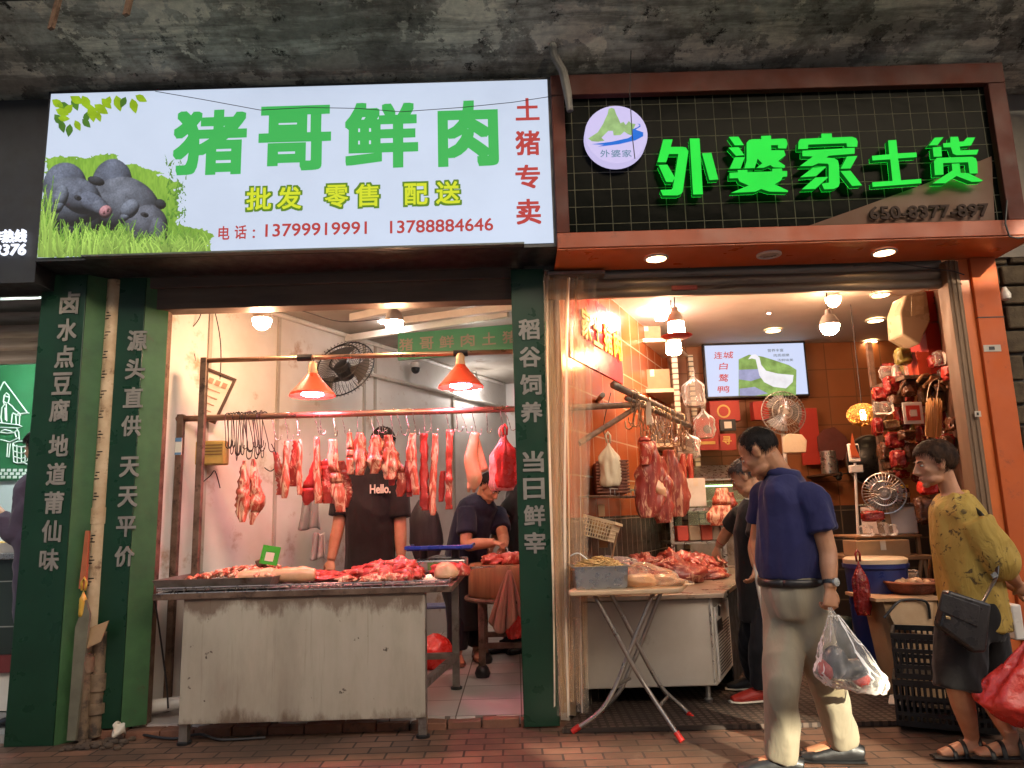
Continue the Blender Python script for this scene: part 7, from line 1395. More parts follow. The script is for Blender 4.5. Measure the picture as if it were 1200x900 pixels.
for i,(px,lb) in enumerate(((1053,'left'),(1068,'right'))):
    x = onshelf(px,Ys+.25); t0 = thing('glass_jar', lb+' dark jar with yellow lid on top of price scale', 'jar', V((x,Ys+.28,zt3+.236))); T = Matrix.Translation((x,Ys+.28,zt3+.236)); MB().lathe([(.04,0),(.045,.01),(.045,.1),(.036,.115)], 18, T).build('body', mat('dark_jar_glass', (.05,.022,.012), None, .12, rvar=0) if i == 0 else bpy.data.materials['dark_jar_glass'], t0, smooth=40); MB().lathe([(.042,.116),(.042,.135),(.004,.137)], 18, T).build('lid', m_yel, t0); MB().lathe([(.0455,.04),(.0455,.08)], 18, T, cap=False).build('label', m_card, t0)
pf = P(1036,578,Ys+.1); t0 = thing('steel_fan', 'small steel caged fan standing on the side table', 'fan', V((pf.x,pf.y,zt3))); Mf = Matrix.Translation(pf) @ Matrix.Rotation(R(-25),4,'Z') @ Matrix.Rotation(R(92),4,'X'); fancage(Mf, .15, t0, m_steel2, 36); MB().tube([pf+V((0,.05,0)), V((pf.x,pf.y+.05,zt3))], .012, 8).build('stem', m_steel, t0); MB().lathe([(.08,0),(.08,.012),(.015,.02)], 18, Matrix.Translation((pf.x,pf.y+.05,zt3))).build('base', m_steel, t0)
for i, (px, py, w_, h, mm, lb) in enumerate(((1087,571,20,16,m_redfilm,'orange-red bag behind the woman\'s chin'),(1084,598,20,30,m_brnbag,'dark glossy packet in front of the woman\'s chest'),(1022,605,24,12,m_redbag,'dark red packet under the steel fan'),(1035,620,8,14,m_bagc,'small clear bottle on the side table'),(1045,621,8,12,m_bagc,'second clear bottle by the tan card'),(1015,622,14,12,m_bagc,'clear tub at the left end of side table'))): packet(lb, px, py, w_, h, 5.5, mm, 30+i)
# blue barrel
p = V((P(1030,700,5.35).x,5.35,.03)); zb_ = P(1036,662,5.15).z; t0 = thing('plastic_barrel', 'deep blue plastic barrel with pale lid under the side table', 'barrel', p); T = Matrix.Translation((p.x,p.y,0)); m_blueb = mat('deep_blue_plastic', (.02,.035,.16), (.015,.026,.12), .35, 0, 4, .03)
MB().lathe([(.165,.03),(.17,.05),(.2,zb_-.06),(.2,zb_-.03),(.215,zb_-.028),(.215,zb_)], 32, T).build('body', m_blueb, t0, smooth=40); MB().lathe([(.208,zb_+.002),(.208,zb_+.03),(.19,zb_+.04),(.004,zb_+.042)], 32, T).build('lid', m_cream, t0, smooth=40)
solo(bag_mesh(None, P(1006,658,5.05), .05, .04, .34, 5.5), 'plastic_bag', m_redbag, 'dark red knotted bag hanging at left of the blue barrel', 'bag', smooth=True)
mb = MB(); q = P(990,720,5.3); mb.tube(spl([V((q.x,5.3,.5)),V((q.x-.02,5.3,.3)),V((q.x,5.3,.04))],4), lerp_list([.04,.06,.07],4), 14); solo(mb, 'sack', mat('dark_green_sack', (.03,.05,.03), (.02,.03,.02), .8, 0, 8, .3), 'dark green sack on the matting left of blue barrel', 'sack', smooth=True)
# carton stand with cloth, egg basket
Yk = 4.95; xa2, xb2 = P(1026,705,Yk).x, P(1098,705,Yk).x; zk = P(1060,700,Yk).z; t0 = thing('carton_stand', 'worn cardboard carton stand with stained sheet hanging over its front', 'carton', V(((xa2+xb2)/2,Yk,.03)))
MB().loft([[V((xa2+.05+e,Yk,z)),V((xb2-e*.3,Yk,z)),V((xb2-e*.3,Yk+.4,z)),V((xa2+.05+e,Yk+.4,z))] for e, z in ((.06,.03),(0,zk-.02))]).build('body', m_card, t0, smooth=None); MB().box((xa2-.01,Yk-.03,zk-.02),(xb2+.02,Yk+.42,zk)).build('top_sheet', mat('stained_board', (.55,.36,.2), (.4,.22,.11), .7, 0, 3, .05, dirt=((.45,.08,.03), 5, .62)), t0)
MB().slab([P(1040,716,Yk-.045),P(1060,703,Yk-.04),P(1094,706,Yk-.04),P(1092,745,Yk-.06),P(1050,735,Yk-.06)],(0,.006,0)).build('hanging_sheet', mat('stained_paper', (.5,.36,.22), (.36,.23,.12), .8, 0, 4, .15, dirt=((.4,.07,.03), 6, .66)), t0)
MB().tube(spl([P(1036,724,Yk-.06),P(1050,708,Yk-.06),P(1060,703,Yk-.05),P(1085,705,Yk-.06),P(1090,725,Yk-.06)],4), .008, 6).build('strap', m_black, t0)
pe = V((P(1072,690,Yk+.15).x,Yk+.18,zk+.002)); t0 = thing('egg_basket', 'round reddish wicker basket of brown eggs on the carton stand', 'basket', pe); T = Matrix.Translation(pe); MB().lathe([(.11,0),(.15,.03),(.175,.075),(.165,.078),(.14,.035),(.10,.012)], 28, T, cap=False).lathe([(.1,.004),(.003,.006)], 28, T, cap=False).build('bowl', m_wick, t0, smooth=50); mb = MB().tube([pe+V((math.cos(q)*.172,math.sin(q)*.172,.078)) for q in [math.pi*k/16 for k in range(33)]], .009, 6); mb.build('rim', mat('wicker_rim', (.36,.13,.06), (.25,.08,.03), .6), t0)
m_egg = mat('brown_egg', (.68,.42,.24), (.6,.35,.18), .5, 0, 3, .02); rg = random.Random(12); eggs = MB().ball((0,0,0), .024,.024,.031, 12).mesh('egg', m_egg, None, True)
for i in range(16):
    a = rg.uniform(0,6.28); r_ = .12*math.sqrt(rg.random()); o = bpy.data.objects.new('egg', eggs); COL.objects.link(o); o.location = pe+V((math.cos(a)*r_,math.sin(a)*r_-.02,.05+.03*(1-r_/.12)+rg.uniform(0,.012))); o.rotation_euler = (rg.uniform(0,3),rg.uniform(0,3),0); tag(o, 'brown egg heaped in the round wicker basket', 'egg', 'eggs in the wicker basket')
packet('clear pack of pale noodles behind the egg basket', 1062, 675, 26, 14, Yk+.4, m_bagc, 51); packet('pale noodle bundle inside the clear pack behind eggs', 1064, 676, 18, 9, Yk+.4, m_card, 52)
# black crates
def crate(label, c, rz):
    t = thing('plastic_crate', label, 'crate', c, rz, 'black crates by the orange pillar'); M = wm(t); X, Yd, H = .24, .17, .27; mb = MB()
    def bx(b, p0, p1): m2 = MB().box(p0,p1); b.add([M @ q for q in m2.v], m2.f)
    for s_ in (-1,1):
        mb = MB()
        for z in (.0,.055,.14,.215): bx(mb, (-X,s_*Yd-.008,z), (X,s_*Yd+.008,z+(.03 if z in (0,.215) else .022)))
        for k in range(17): x = -X+2*X*k/16; bx(mb, (x-.006,s_*Yd-.006,.03), (x+.006,s_*Yd+.006,.215))
        mb.build('long_side', m_black, t); mb = MB()
        for z in (.0,.055,.14,.215): bx(mb, (s_*X-.008,-Yd+.009,z+.001), (s_*X+.008,Yd-.009,z+(.03 if z in (0,.215) else .022)-.001))
        for k in range(11): y = -Yd+.02+2*(Yd-.02)*k/10; bx(mb, (s_*X-.006,y-.006,.03), (s_*X+.006,y+.006,.215))
        mb.build('short_side', m_black, t)
    mb = MB(); bx(mb, (-X+.01,-Yd+.01,.004), (X-.01,Yd-.01,.014)); mb.build('bottom', m_black, t)
    return t
cx_, cy_ = P(1112,850,4.45).x, 4.47
for i in range(2): crate(['lower black slotted crate standing on the pavement edge','upper black slotted crate stacked behind the woman'][i], V((cx_+.02*i,cy_,0.03+.25*i)), R(-28))
solo(MB().slab([G(1042,826,.03)+V((0,0,.004)),G(1056,828,.03)+V((0,0,.012)),G(1056,820,.03)+V((0,0,.03)),G(1044,819,.03)+V((0,0,.016))],(0,.01,.006)), 'crumpled_paper', m_paper, 'crumpled paper scrap on the ribbed matting', 'litter')
solo(MB().obox(P(1187,728,4.55), V((.03,0,0)), V((0,.05,0)), V((0,0,.1))), 'bottle_crate_panel', m_white, 'pale panel standing behind the woman near the pillar', 'panel', bevel=.01)
# ------------------------------------------------------------------ the people
def sleeve_arm(mbs, sh, el, wr, r=(.052,.043,.028), s=1, cut=None):
    limb(mbs, [sh, sh.lerp(el,.5), el, el.lerp(wr,.4), wr], [r[0]*s, r[0]*.92*s, r[1]*s, r[1]*.98*s, r[2]*s], 12)
def person(label, loc): return thing('person', label, 'person', loc)
# --- man in the blue polo shirt, walking left with a bag
Ym = 3.80
t0 = person('man in navy blue polo shirt and khaki trousers carrying a clear bag, looking down', V((1.45,3.8,0)))
f_ = V((-.80,.50,-.62)); u_ = V((-.5,.3,.82)); hc = P(889,530,Ym)
pel, ch, nk = P(931,700,Ym), P(924,612,Ym+.01), P(917,560,Ym)
fr_b = V((-.82,.55,-.1)); side = V((-.55,-.82,0)).normalized()
Ls, Rs = P(952,584,Ym-.13), P(898,578,Ym+.17); Le, Lw = P(970,646,Ym-.16), P(973,690,Ym-.22); Re, Rw = P(888,634,Ym+.26), P(893,668,Ym+.12)
Lh, Lk, La = P(944,712,Ym-.07), P(969,800,Ym+.02), P(990,884,Ym+.14)
Rh, Rk, Ra = P(920,710,Ym+.09), P(916,800,Ym-.12), P(918,893,Ym-.02)
La.z = max(La.z,.10); Ra.z = max(Ra.z,.09)
b = MB(); torso(b, pel, ch, nk, fr_b, 1, (.11,.14,.165,.160,.06), (.075,.10,.12,.088,.058), -.02); head(b, hc, f_, u_, 1.06, nk)
for s_, e_, w_ in ((Ls,Le,Lw),(Rs,Re,Rw)): sleeve_arm(b, s_, e_, w_)
for h_, k_, a_ in ((Lh,Lk,La),(Rh,Rk,Ra)): limb(b, [h_, k_, a_], [.08,.055,.04], 12); foot(b, a_, V((-1,.25,0)))
hand(b, Lw, P(974,716,Ym-.24)-Lw, V((-.2,.95,0)), .95, .98, 1); hand(b, Rw, P(890,694,Ym+.08)-Rw, V((.6,-.4,0)), .6, .98, -1)
skin(b, 'body', m_sk1, t0, .0055, 3)
face_bits(hc, f_, u_, 1.06, t0, m_hg)
hair(hc, f_, u_, 1.06, m_hb, t0, lambda x, y, z: (y < .5 and z > .35 and not (z > .80 and y > -.42)) or (y < .36 and z > .02 and not (y > -.22 and y < .12 and z < .08)) or (y < -.2 and z > -.62) or (abs(x) > .55 and .12 < y < .36 and z > -.22), .0045, .004, seed=3)
b = MB(); torso(b, pel-V((0,0,-.03)), ch, nk, fr_b, 1, (.176,.182,.184,.172,.070), (.156,.170,.148,.112,.072), -.140)
for s_, e_ in ((Ls,Le),(Rs,Re)): q = s_.lerp(e_,.62); limb(b, [nk.lerp(s_,.55)+V((0,0,-.03)), s_, s_.lerp(e_,.3), q], [.06,.074,.074,.078], 14)
m_navy = cloth('navy_pique', (.026,.027,.095), (.018,.018,.068), .5)
sh = skin(b, 'polo_shirt', m_navy, t0, .008, 6, .6, .015, (9,9,3.2), 3)
b = MB(); b.tube([nk+V((math.cos(q)*.082,math.sin(q)*.082,.028+.022*(-math.cos(q)*.8+math.sin(q)*.5))) for q in [2*math.pi*k/24 for k in range(25)]], (.011), 8, True, 2.4); b.build('collar', m_navy, sh, smooth=True)
b = MB(); torso(b, pel-V((0,0,-.02)), pel.lerp(ch,.5), ch, fr_b, 1, (.17,.165,.1,.08,.05), (.135,.135,.1,.08,.05), .04); b = MB()
hipc = (Lh+Rh)/2
limb(b, [pel+V((0,0,.115)), pel+V((0,0,.02)), hipc+V((0,0,-.03))], [(.164,.146),(.174,.154),(.155,.130)], 18, 4, tuple(fr_b))
limb(b, [Lh+V((.0,0,.12)), Lh.lerp(Lk,.4), Lk, Lk.lerp(La,.5), La+V((0,0,-.0))], [.104,.096,.082,.078,.078], 14); limb(b, [Rh+V((0,0,.12)), Rh.lerp(Rk,.4), Rk, Rk.lerp(Ra,.5), Ra+V((0,0,-.01))], [.104,.098,.084,.079,.078], 14)
m_khaki = cloth('khaki_cotton', (.33,.29,.205), (.275,.24,.165), .28, (5,5,1.6))
tr = skin(b, 'trousers', m_khaki, t0, .010, 14, .7, .013, (9,9,2.6), 9)
b = MB(); b.tube([pel+V((0,0,.080))+(V(side)*math.cos(q)*.180+flat(fr_b)*math.sin(q)*.160) for q in [2*math.pi*k/32 for k in range(33)]], .009, 8, True, 2.2); b.build('belt', mat('black_belt', (.02,.016,.014), None, .35), t0, smooth=True)
q = (Lw-Le).normalized(); b = MB(); b.lathe([(.032,-.011),(.034,0),(.032,.011)], 18, Matrix.Translation(Lw-q*.03) @ q.to_track_quat('Z','Y').to_matrix().to_4x4(), cap=False); wt = b.build('wristwatch', m_black, t0, smooth=True)
b = MB(); wd = V((.45,-.85,.1)).normalized(); b.lathe([(.019,.028),(.021,.032),(.019,.040),(.003,.041)], 18, Matrix.Translation(Lw-q*.03) @ wd.to_track_quat('Z','Y').to_matrix().to_4x4()); b.build('watch_face', m_steel2, wt, smooth=40)
shoe(La-V((0,0,.02)), V((-1,.2,0)), m_black, t0, 1.05, g_=.0); shoe(Ra-V((0,0,.0)), V((-1,.25,0)), m_black, t0, 1.05, g_=.0)
# the bag he carries
bt = P(977,722,Ym-.26); bb_ = P(990,808,Ym-.26); hgt = bt.z-bb_.z
b = MB(); rings = []; N = 100
for i in range(56):
    v = i/55; ring = []; wv_ = (.022+.128*min(1,v*1.25)**.9)*(1 if v < .9 else 1-(v-.9)*1.2); dv = (.018+.085*min(1,v*1.3))*(1 if v < .85 else 1-(v-.85)*2.5)
    c = V((bt.x+.06*v, bt.y, bt.z-hgt*v))
    for k in range(N):
        a_ = 2*math.pi*k/N; q = V((math.cos(a_)*2.5, math.sin(a_)*2.5, v*3)); e = 1+.13*noise.noise(q)+.10*(1-v)*math.sin(a_*8)+.10*(.5-abs(noise.noise(q*2.2)))+.07*(.4-abs(noise.noise(q*5)))
        ring.append(c+V((math.cos(a_)*wv_*e, math.sin(a_)*dv*e, .04*math.cos(a_)*v*(-.6)+.012*noise.noise(q*2))))
    rings.append(ring)
b.loft(rings); b.tube(spl([bt+V((-.012,0,-.01)), P(972,712,Ym-.24), bt+V((.02,0,-.02))],6), .007, 6)
m_carry = clearfilm('clear_carrier_bag', (.95,.92,.86), .15, .12, 20, .9)
solo(b, 'carrier_bag', m_carry, 'clear carrier bag of fish in the hand of the man in blue', 'bag', smooth=True)
for i,(px,py,r,mm,lb) in enumerate(((980,775,(.055,.05,.075),mat('dark_fish', (.07,.075,.08), (.03,.03,.035), .25),'dark fish inside the clear carrier bag'),(1000,785,(.075,.045,.05),bpy.data.materials['dark_fish'],'second dark fish at bottom of the clear carrier bag'),(1010,795,(.04,.035,.04),m_lean,'red piece in the lower corner of carrier bag'),(968,785,(.035,.035,.045),m_lean,'red piece in the carrier bag nearer the trousers'))):
    c = P(px,py,Ym-.26); b = MB().ball(c, *r, 14); b.v = [q+V((.012*noise.noise(q*20),.012*noise.noise(q*20+V((3,0,0))),.012*noise.noise(q*18))) for q in b.v]; solo(b, 'fish' if 'fish' in lb and 'red' not in lb else 'meat_piece', mm, lb, 'food', smooth=True)
b = MB(); c = P(973,757,Ym-.37); 
for k in range(4): b.box(c+V((k*.02-.01,0,-.02+.005*k)), c+V((k*.02-.002,.003,.03+.004*k)))
for k in range(2): b.box(c+V((-.012,.0005,.0+k*.02)), c+V((.06,.0035,.006+k*.02)))
# --- woman in the yellow blouse
Yw = 3.95
t0 = person('woman in yellow flowered blouse and black cropped trousers looking into the grocery', V((2.3,3.95,0)))
f_ = V((-.97,.12,-.16)); u_ = V((-.16,0,.98)); hc = P(1095,543,Yw)
pel, ch, nk = P(1140,718,Yw), P(1128,632,Yw), P(1117,584,Yw); fr_b = V((-.97,.2,0))
Ls, Rs = P(1143,612,Yw-.14), P(1116,608,Yw+.17); Le, Lw = P(1176,664,Yw-.18), P(1192,684,Yw-.02); Re, Rw = P(1150,664,Yw+.24), P(1193,690,Yw+.10)
Lh, Lk, La = P(1128,735,Yw-.06), P(1122,800,Yw-.12), P(1140,872,Yw-.02); Rh, Rk, Ra = P(1150,735,Yw+.08), P(1160,810,Yw+.1), P(1188,884,Yw-.1)
La.z = .085; Ra.z = .10
b = MB(); torso(b, pel, ch, nk, fr_b, .95); head(b, hc, f_, u_, 1.02, nk, .046, .95)
for s_, e_, w_ in ((Ls,Le,Lw),(Rs,Re,Rw)): sleeve_arm(b, s_, e_, w_, (.048,.040,.026))
for h_, k_, a_, d_ in ((Lh,Lk,La,V((-1,.0,0))),(Rh,Rk,Ra,V((-1,.1,0)))): limb(b, [h_, h_.lerp(k_,.5), k_, k_.lerp(a_,.35), a_+V((0,0,.02))], [.085,.075,.055,.056,.034], 12); foot(b, a_, d_, .95)
hand(b, Lw, V((.65,.25,-.5)), V((0,.9,.4)), .7, .92, -1); hand(b, Rw, V((.6,-.3,-.55)), V((.2,-.9,0)), .7, .92, 1)
skin(b, 'body', m_sk3, t0, .0055, 3)
face_bits(hc, f_, u_, 1.02, t0, m_hbr)
hair(hc, f_, u_, 1.02, m_hbr, t0, lambda x, y, z: (z > .36 and y > .2) or (y <= .5 and z > .08) or (y < .34 and z > -.12) or (y < -.12 and z > -.74) or (.05 < y < .3 and z > -.3), .013, .005, seed=8)
m_blouse, t, bs = nmat('yellow_flowered_cloth'); vec = coords(t); n1 = noi(t, vec, 26, 3, .6, .8); n2 = noi(t, coords(t, loc=(5,5,5)), 7, 3)
c_ = mixc(t, ramp(t, n2, [(.35,0),(.7,1)]), (.37,.24,.042), (.46,.31,.065)); msk = nd(t, 'ShaderNodeMath', operation='MULTIPLY'); t.links.new(ramp(t, n1, [(.57,0),(.63,1)]), msk.inputs[0]); t.links.new(ramp(t, n2, [(.42,0),(.56,1)]), msk.inputs[1])
c_ = mixc(t, msk.outputs[0], c_, (.10,.06,.018)); t.links.new(c_, bs.inputs['Base Color']); bs.inputs['Roughness'].default_value = .8; bump(t, bs, ramp(t, noi(t, coords(t,(5,5,2)), 1.7, 3, .5, 1.3), [(.3,0),(.46,.85),(.52,1),(.6,.8),(.75,.1)]), .25, .03)
b = MB(); torso(b, pel+V((.01,0,.02)), ch, nk, fr_b, 1, (.168,.166,.170,.166,.066), (.150,.150,.150,.118,.068), .02)
for s_, e_, w_ in ((Ls,Le,Lw),(Rs,Re,Rw)): limb(b, [s_+(s_-e_)*.05, s_.lerp(e_,.45), s_.lerp(e_,.92), e_.lerp(w_,.15)], [.078,.092,.088,.055], 14)
sh = skin(b, 'blouse', m_blouse, t0, .008, 6, .6, .014, (11,11,3), 17)
b = MB(); b.tube([nk+V((math.cos(q)*.066,math.sin(q)*.066,-.004+.025*math.cos(q))) for q in [2*math.pi*k/24 for k in range(25)]], .010, 8, True, 2.3); b.build('collar', m_blouse, sh, smooth=True)
b = MB(); limb(b, [pel+V((0,0,.06)), pel, (Lh+Rh)/2+V((0,0,-.03))], [(.165,.14),(.175,.15),(.165,.145)], 16, 4, tuple(fr_b))
for h_, k_, a_ in ((Lh,Lk,La),(Rh,Rk,Ra)): q = k_.lerp(a_,.12); limb(b, [h_+V((0,0,.03)), h_.lerp(k_,.5), q], [.118,.118,.115], 14)
skin(b, 'cropped_trousers', cloth('black_cotton', (.014,.012,.012), (.009,.008,.008), .4), t0, .010, 3, .6, .010, (7,7,4), 5)
for a_, d_ in ((La,V((-1,0,0))),(Ra,V((-1,.1,0)))): sandal(a_, d_, m_black, t0, .98)
pb = P(1116,722,Yw-.24); t1 = thing('handbag', 'black leather handbag hanging at the hip of the woman in yellow', 'handbag', pb)
m_lea = mat('black_leather', (.035,.028,.025), (.02,.016,.014), .32, 0, 9, .2, bscale=60)
MB().slab([P(1103,690,Yw-.24),P(1152,706,Yw-.24),P(1146,762,Yw-.24),P(1132,762,Yw-.24),P(1092,732,Yw-.24)],(0,-.07,.0)).build('body', m_lea, t1, bevel=.014, seg=3)
MB().slab([P(1104,695,Yw-.312),P(1148,710,Yw-.312),P(1145,735,Yw-.312),P(1100,715,Yw-.312)],(0,-.006,0)).build('flap', m_lea, t1, bevel=.005); MB().obox(P(1111,724,Yw-.325), V((.011,0,-.003)), V((0,.003,0)), V((0,0,.007))).build('clasp', mat('gold_clasp', (.8,.55,.25), None, .25, 1), t1, bevel=.002)
mb = MB().tube(spl([P(1148,712,Yw-.28),P(1160,690,Yw-.27),P(1168,672,Yw-.25),P(1166,640,Yw-.2),P(1152,606,Yw-.19),P(1134,592,Yw-.08)],5), .013, 6, True, .3); mb.build('strap', m_lea, t1, smooth=True); MB().obox(P(1165,674,Yw-.275), V((.012,0,.006)), V((0,.004,0)), V((-.005,0,.01))).build('buckle', m_steel2, t1)
# red bag at the right edge
b = MB(); rings = []; bt = P(1216,750,3.72); N = 90
for i in range(50):
    v = i/49; c = bt+V((-.02*v,0,-.40*v)); e0 = (.05+.24*min(1,v*1.5))*(1 if v < .75 else 1-(v-.75)*1.5); ring = []
    for k in range(N):
        a_ = 2*math.pi*k/N; q = V((math.cos(a_)*2,math.sin(a_)*2,v*2.5)); e = 1+.14*noise.noise(q)+.05*math.sin(a_*7)*(1-v)+.09*(.5-abs(noise.noise(q*2.2)))+.06*(.4-abs(noise.noise(q*5))); ring.append(c+V((math.cos(a_)*e0*e, math.sin(a_)*e0*.45*e, .02*noise.noise(q)+(.05*(abs(math.cos(a_))-.4)*v if v > .3 else 0))))
    rings.append(ring)
b.loft(rings); solo(b, 'carrier_bag', m_redfilm, 'full bright red carrier bag at the picture edge by the woman in yellow', 'bag', smooth=True)
# --- woman in black at the counter
Yb_ = 5.05
t0 = person('grey-haired woman in black leaning over the counter beside the man in blue', V((1.65,5.05,.03)))
f_ = V((-.80,.35,-.5)); u_ = V((-.45,.15,.88)); hc = P(873,559,Yb_)
pel, ch, nk = P(893,700,Yb_+.05), P(887,622,Yb_+.02), P(886,588,Yb_); fr_b = V((-.85,.5,-.2))
Ls, Rs = P(893,606,Yb_-.15), P(868,604,Yb_+.17); Le, Lw = P(880,650,Yb_-.2), P(856,668,Yb_-.1); Re, Rw = P(853,622,Yb_+.30), P(842,640,Yb_+.36)
Lh, Lk, La = P(898,715,Yb_-.05), P(893,760,Yb_-.08), P(893,820,Yb_-.02); Rh, Rk, Ra = P(888,715,Yb_+.12), P(880,755,Yb_+.12), P(884,790,Yb_+.3)
La.z = .11; Ra.z = .11
b = MB(); torso(b, pel, ch, nk, fr_b, .95); head(b, hc, f_, u_, 1.0, nk, .048)
Le = P(884,640,Yb_-.2); Lw = P(886,664,Yb_-.28)
for s_, e_, w_ in ((Ls,Le,Lw),(Rs,Re,Rw)): sleeve_arm(b, s_, e_, w_, (.048,.041,.027))
for h_, k_, a_ in ((Lh,Lk,La),(Rh,Rk,Ra)): limb(b, [h_, k_, a_], [.08,.055,.038], 10); foot(b, a_, V((-1,.1,0)), .95)
hand(b, Lw, V((-.3,-.1,-.9)), V((-.8,.5,0)), .5, .92, 1); hand(b, Rw, P(836,652,Yb_+.38)-Rw, V((.1,.3,-.9)), .7, .95, 1)
skin(b, 'body', m_sk2, t0, .006, 3); face_bits(hc, f_, u_, 1.0, t0, m_hg)
hair(hc, f_, u_, 1.0, m_hg, t0, lambda x, y, z: (z > .40 and y > .2) or (y <= .35 and z > .15) or (y < .05 and z > -.1) or (y < -.25 and z > -.6), .011, .010, seed=2)
m_blk = cloth('black_jersey', (.018,.016,.016), (.012,.011,.011), .4)
b = MB(); torso(b, pel-V((0,0,-.0)), ch, nk, fr_b, 1, (.175,.172,.178,.168,.07), (.155,.16,.15,.12,.07), .06)
for s_, e_ in ((Ls,Le),(Rs,Re)): limb(b, [s_+(s_-e_)*.08, s_.lerp(e_,.35), s_.lerp(e_,.7)], [.07,.074,.074], 12)
sh = skin(b, 'blouse', m_blk, t0, .010, 4, .6, .009, (7,7,4), 4); b = MB(); b.tube([nk+V((math.cos(q)*.068,math.sin(q)*.068,.006-.012*math.cos(q))) for q in [2*math.pi*k/24 for k in range(25)]], .007, 8); b.build('pale_neck_trim', m_paper, sh, smooth=True)
b = MB(); limb(b, [pel+V((0,0,.02)), (Lh+Rh)/2+V((0,0,-.04))], [(.16,.14),(.16,.14)], 14, 4, tuple(fr_b))
for h_, k_, a_ in ((Lh,Lk,La),(Rh,Rk,Ra)): limb(b, [h_, k_, a_+V((0,0,.02))], [.1,.082,.07], 12)
skin(b, 'trousers', cloth('dark_trouser_cloth', (.016,.016,.02), (.01,.01,.013)), t0, .011, 3, .6, .010, (7,7,4), 6)
shoe(La, V((-1,-.1,0)), mat('red_shoe_cloth', (.48,.035,.02), (.38,.025,.015), .5), t0, 1.0, 'red_shoe', m_paper, .03); shoe(Ra, V((-1,.1,0)), m_dark, t0, .95, 'shoe', m_paper, .03)
for a_, w_ in ((Re.lerp(Rw,.75), (.5,.1,.08)),): q = (Rw-Re).normalized(); b = MB(); b.lathe([(.031,-.006),(.034,0),(.031,.006)], 16, Matrix.Translation(a_) @ q.to_track_quat('Z','Y').to_matrix().to_4x4(), cap=False); b.build('bracelet', mat('red_bracelet', w_), t0, smooth=True)
b = MB(); q = P(887,672,Yb_-.3); b.tube(spl([q+V((0,0,.06)), q, q+V((.02,0,-.3)), P(897,770,Yb_-.3)],4), lerp_list([.012,.02,.008,.004],4), 8); solo(b, 'white_strap', m_paper, 'white strap hanging from the hand of the woman in black', 'strap', smooth=True)
# --- butcher in the Hello T-shirt
Yk_ = 5.95
t0 = person('butcher in black Hello T-shirt standing behind the meat table, face behind hanging cuts', V((-1.1,5.95,.055)))
f_ = V((.15,-1,-.1)); u_ = V((0,-.1,1)); hc = P(449,520,Yk_-.02); pel, ch, nk = P(433,690,Yk_), P(434,596,Yk_), P(438,549,Yk_); fr_b = V((0,-1,0))
Ls, Rs = P(466,563,Yk_), P(403,563,Yk_); Le, Lw = P(469,616,Yk_-.03), P(470,656,Yk_-.06); Re, Rw = P(397,614,Yk_-.03), P(388,656,Yk_-.08)
b = MB(); torso(b, pel, ch, nk, fr_b, 1.04); head(b, hc, f_, u_, 1.08, nk, .058)
for s_, e_, w_ in ((Ls,Le,Lw),(Rs,Re,Rw)): sleeve_arm(b, s_, e_, w_, (.058,.050,.034)); hand(b, w_, V((.0,-.35,-.9)), V((0 if s_ is Ls else 0,.9,-.3)), .4, 1.0, 1 if s_ is Ls else -1)
for sx in (-1,1): limb(b, [pel+V((.09*sx,0,-.08)), pel+V((.1*sx,0,-.55)), V((pel.x+.1*sx,Yk_,.14))], [.09,.06,.042], 10); foot(b, V((pel.x+.1*sx,Yk_,.135)), V((0,-1,0)))
skin(b, 'body', m_sk2, t0, .0065, 3); face_bits(hc, f_, u_, 1.08, t0, m_hb)
hair(hc, f_, u_, 1.08, m_hb, t0, lambda x, y, z: (z > .12 and y > .2) or (y <= .35 and z > .02) or (y < .05 and z > -.05) or (y < -.25 and z > -.6), .015, .009, seed=5)
m_tee = cloth('black_tee', (.017,.014,.014), (.011,.009,.009), .4)
b = MB(); torso(b, pel, ch, nk, fr_b, 1, (.205,.20,.205,.20,.078), (.15,.15,.145,.115,.07), .03)
for s_, e_ in ((Ls,Le),(Rs,Re)): limb(b, [s_+(s_-e_)*.12, s_.lerp(e_,.4), s_.lerp(e_,.82)], [.082,.088,.09], 14)
tee = skin(b, 't_shirt', m_tee, t0, .010, 4, .6, .008, (7,7,4), 7)
mb = MB(); pc = P(433,579,Yk_-.17); a_, c_ = P(432.5,578.5,pc.y), P(457,567,pc.y)
yf = min((wm(t0) @ v.co).y for v in tee.data.vertices if abs((wm(t0) @ v.co).z-pc.z) < .04 and abs((wm(t0) @ v.co).x-(a_.x+c_.x)/2) < .09) - .006
letter(mb, 'Hello.', V((a_.x,yf,a_.z)), V((c_.x-a_.x,0,0)), V((0,0,c_.z-a_.z)), offset=.03, depth=.002, n=(0,-1,0)); mb.build('chest_print', m_paper, tee, smooth=None)
b = MB(); limb(b, [pel+V((0,0,0)), pel+V((0,0,-.12))], [(.17,.13),(.17,.14)], 14, 4, tuple(fr_b))
for sx in (-1,1): limb(b, [pel+V((.09*sx,0,-.08)), pel+V((.1*sx,0,-.5)), V((pel.x+.1*sx,Yk_,.16))], [.105,.085,.075], 12)
skin(b, 'trousers', bpy.data.materials['dark_trouser_cloth'], t0, .011, 3, .6, .008, (7,7,4), 8)
for sx in (-1,1): shoe(V((pel.x+.1*sx,Yk_,.135)), V((0,-1,0)), m_black, t0, 1.0, g_=.055)
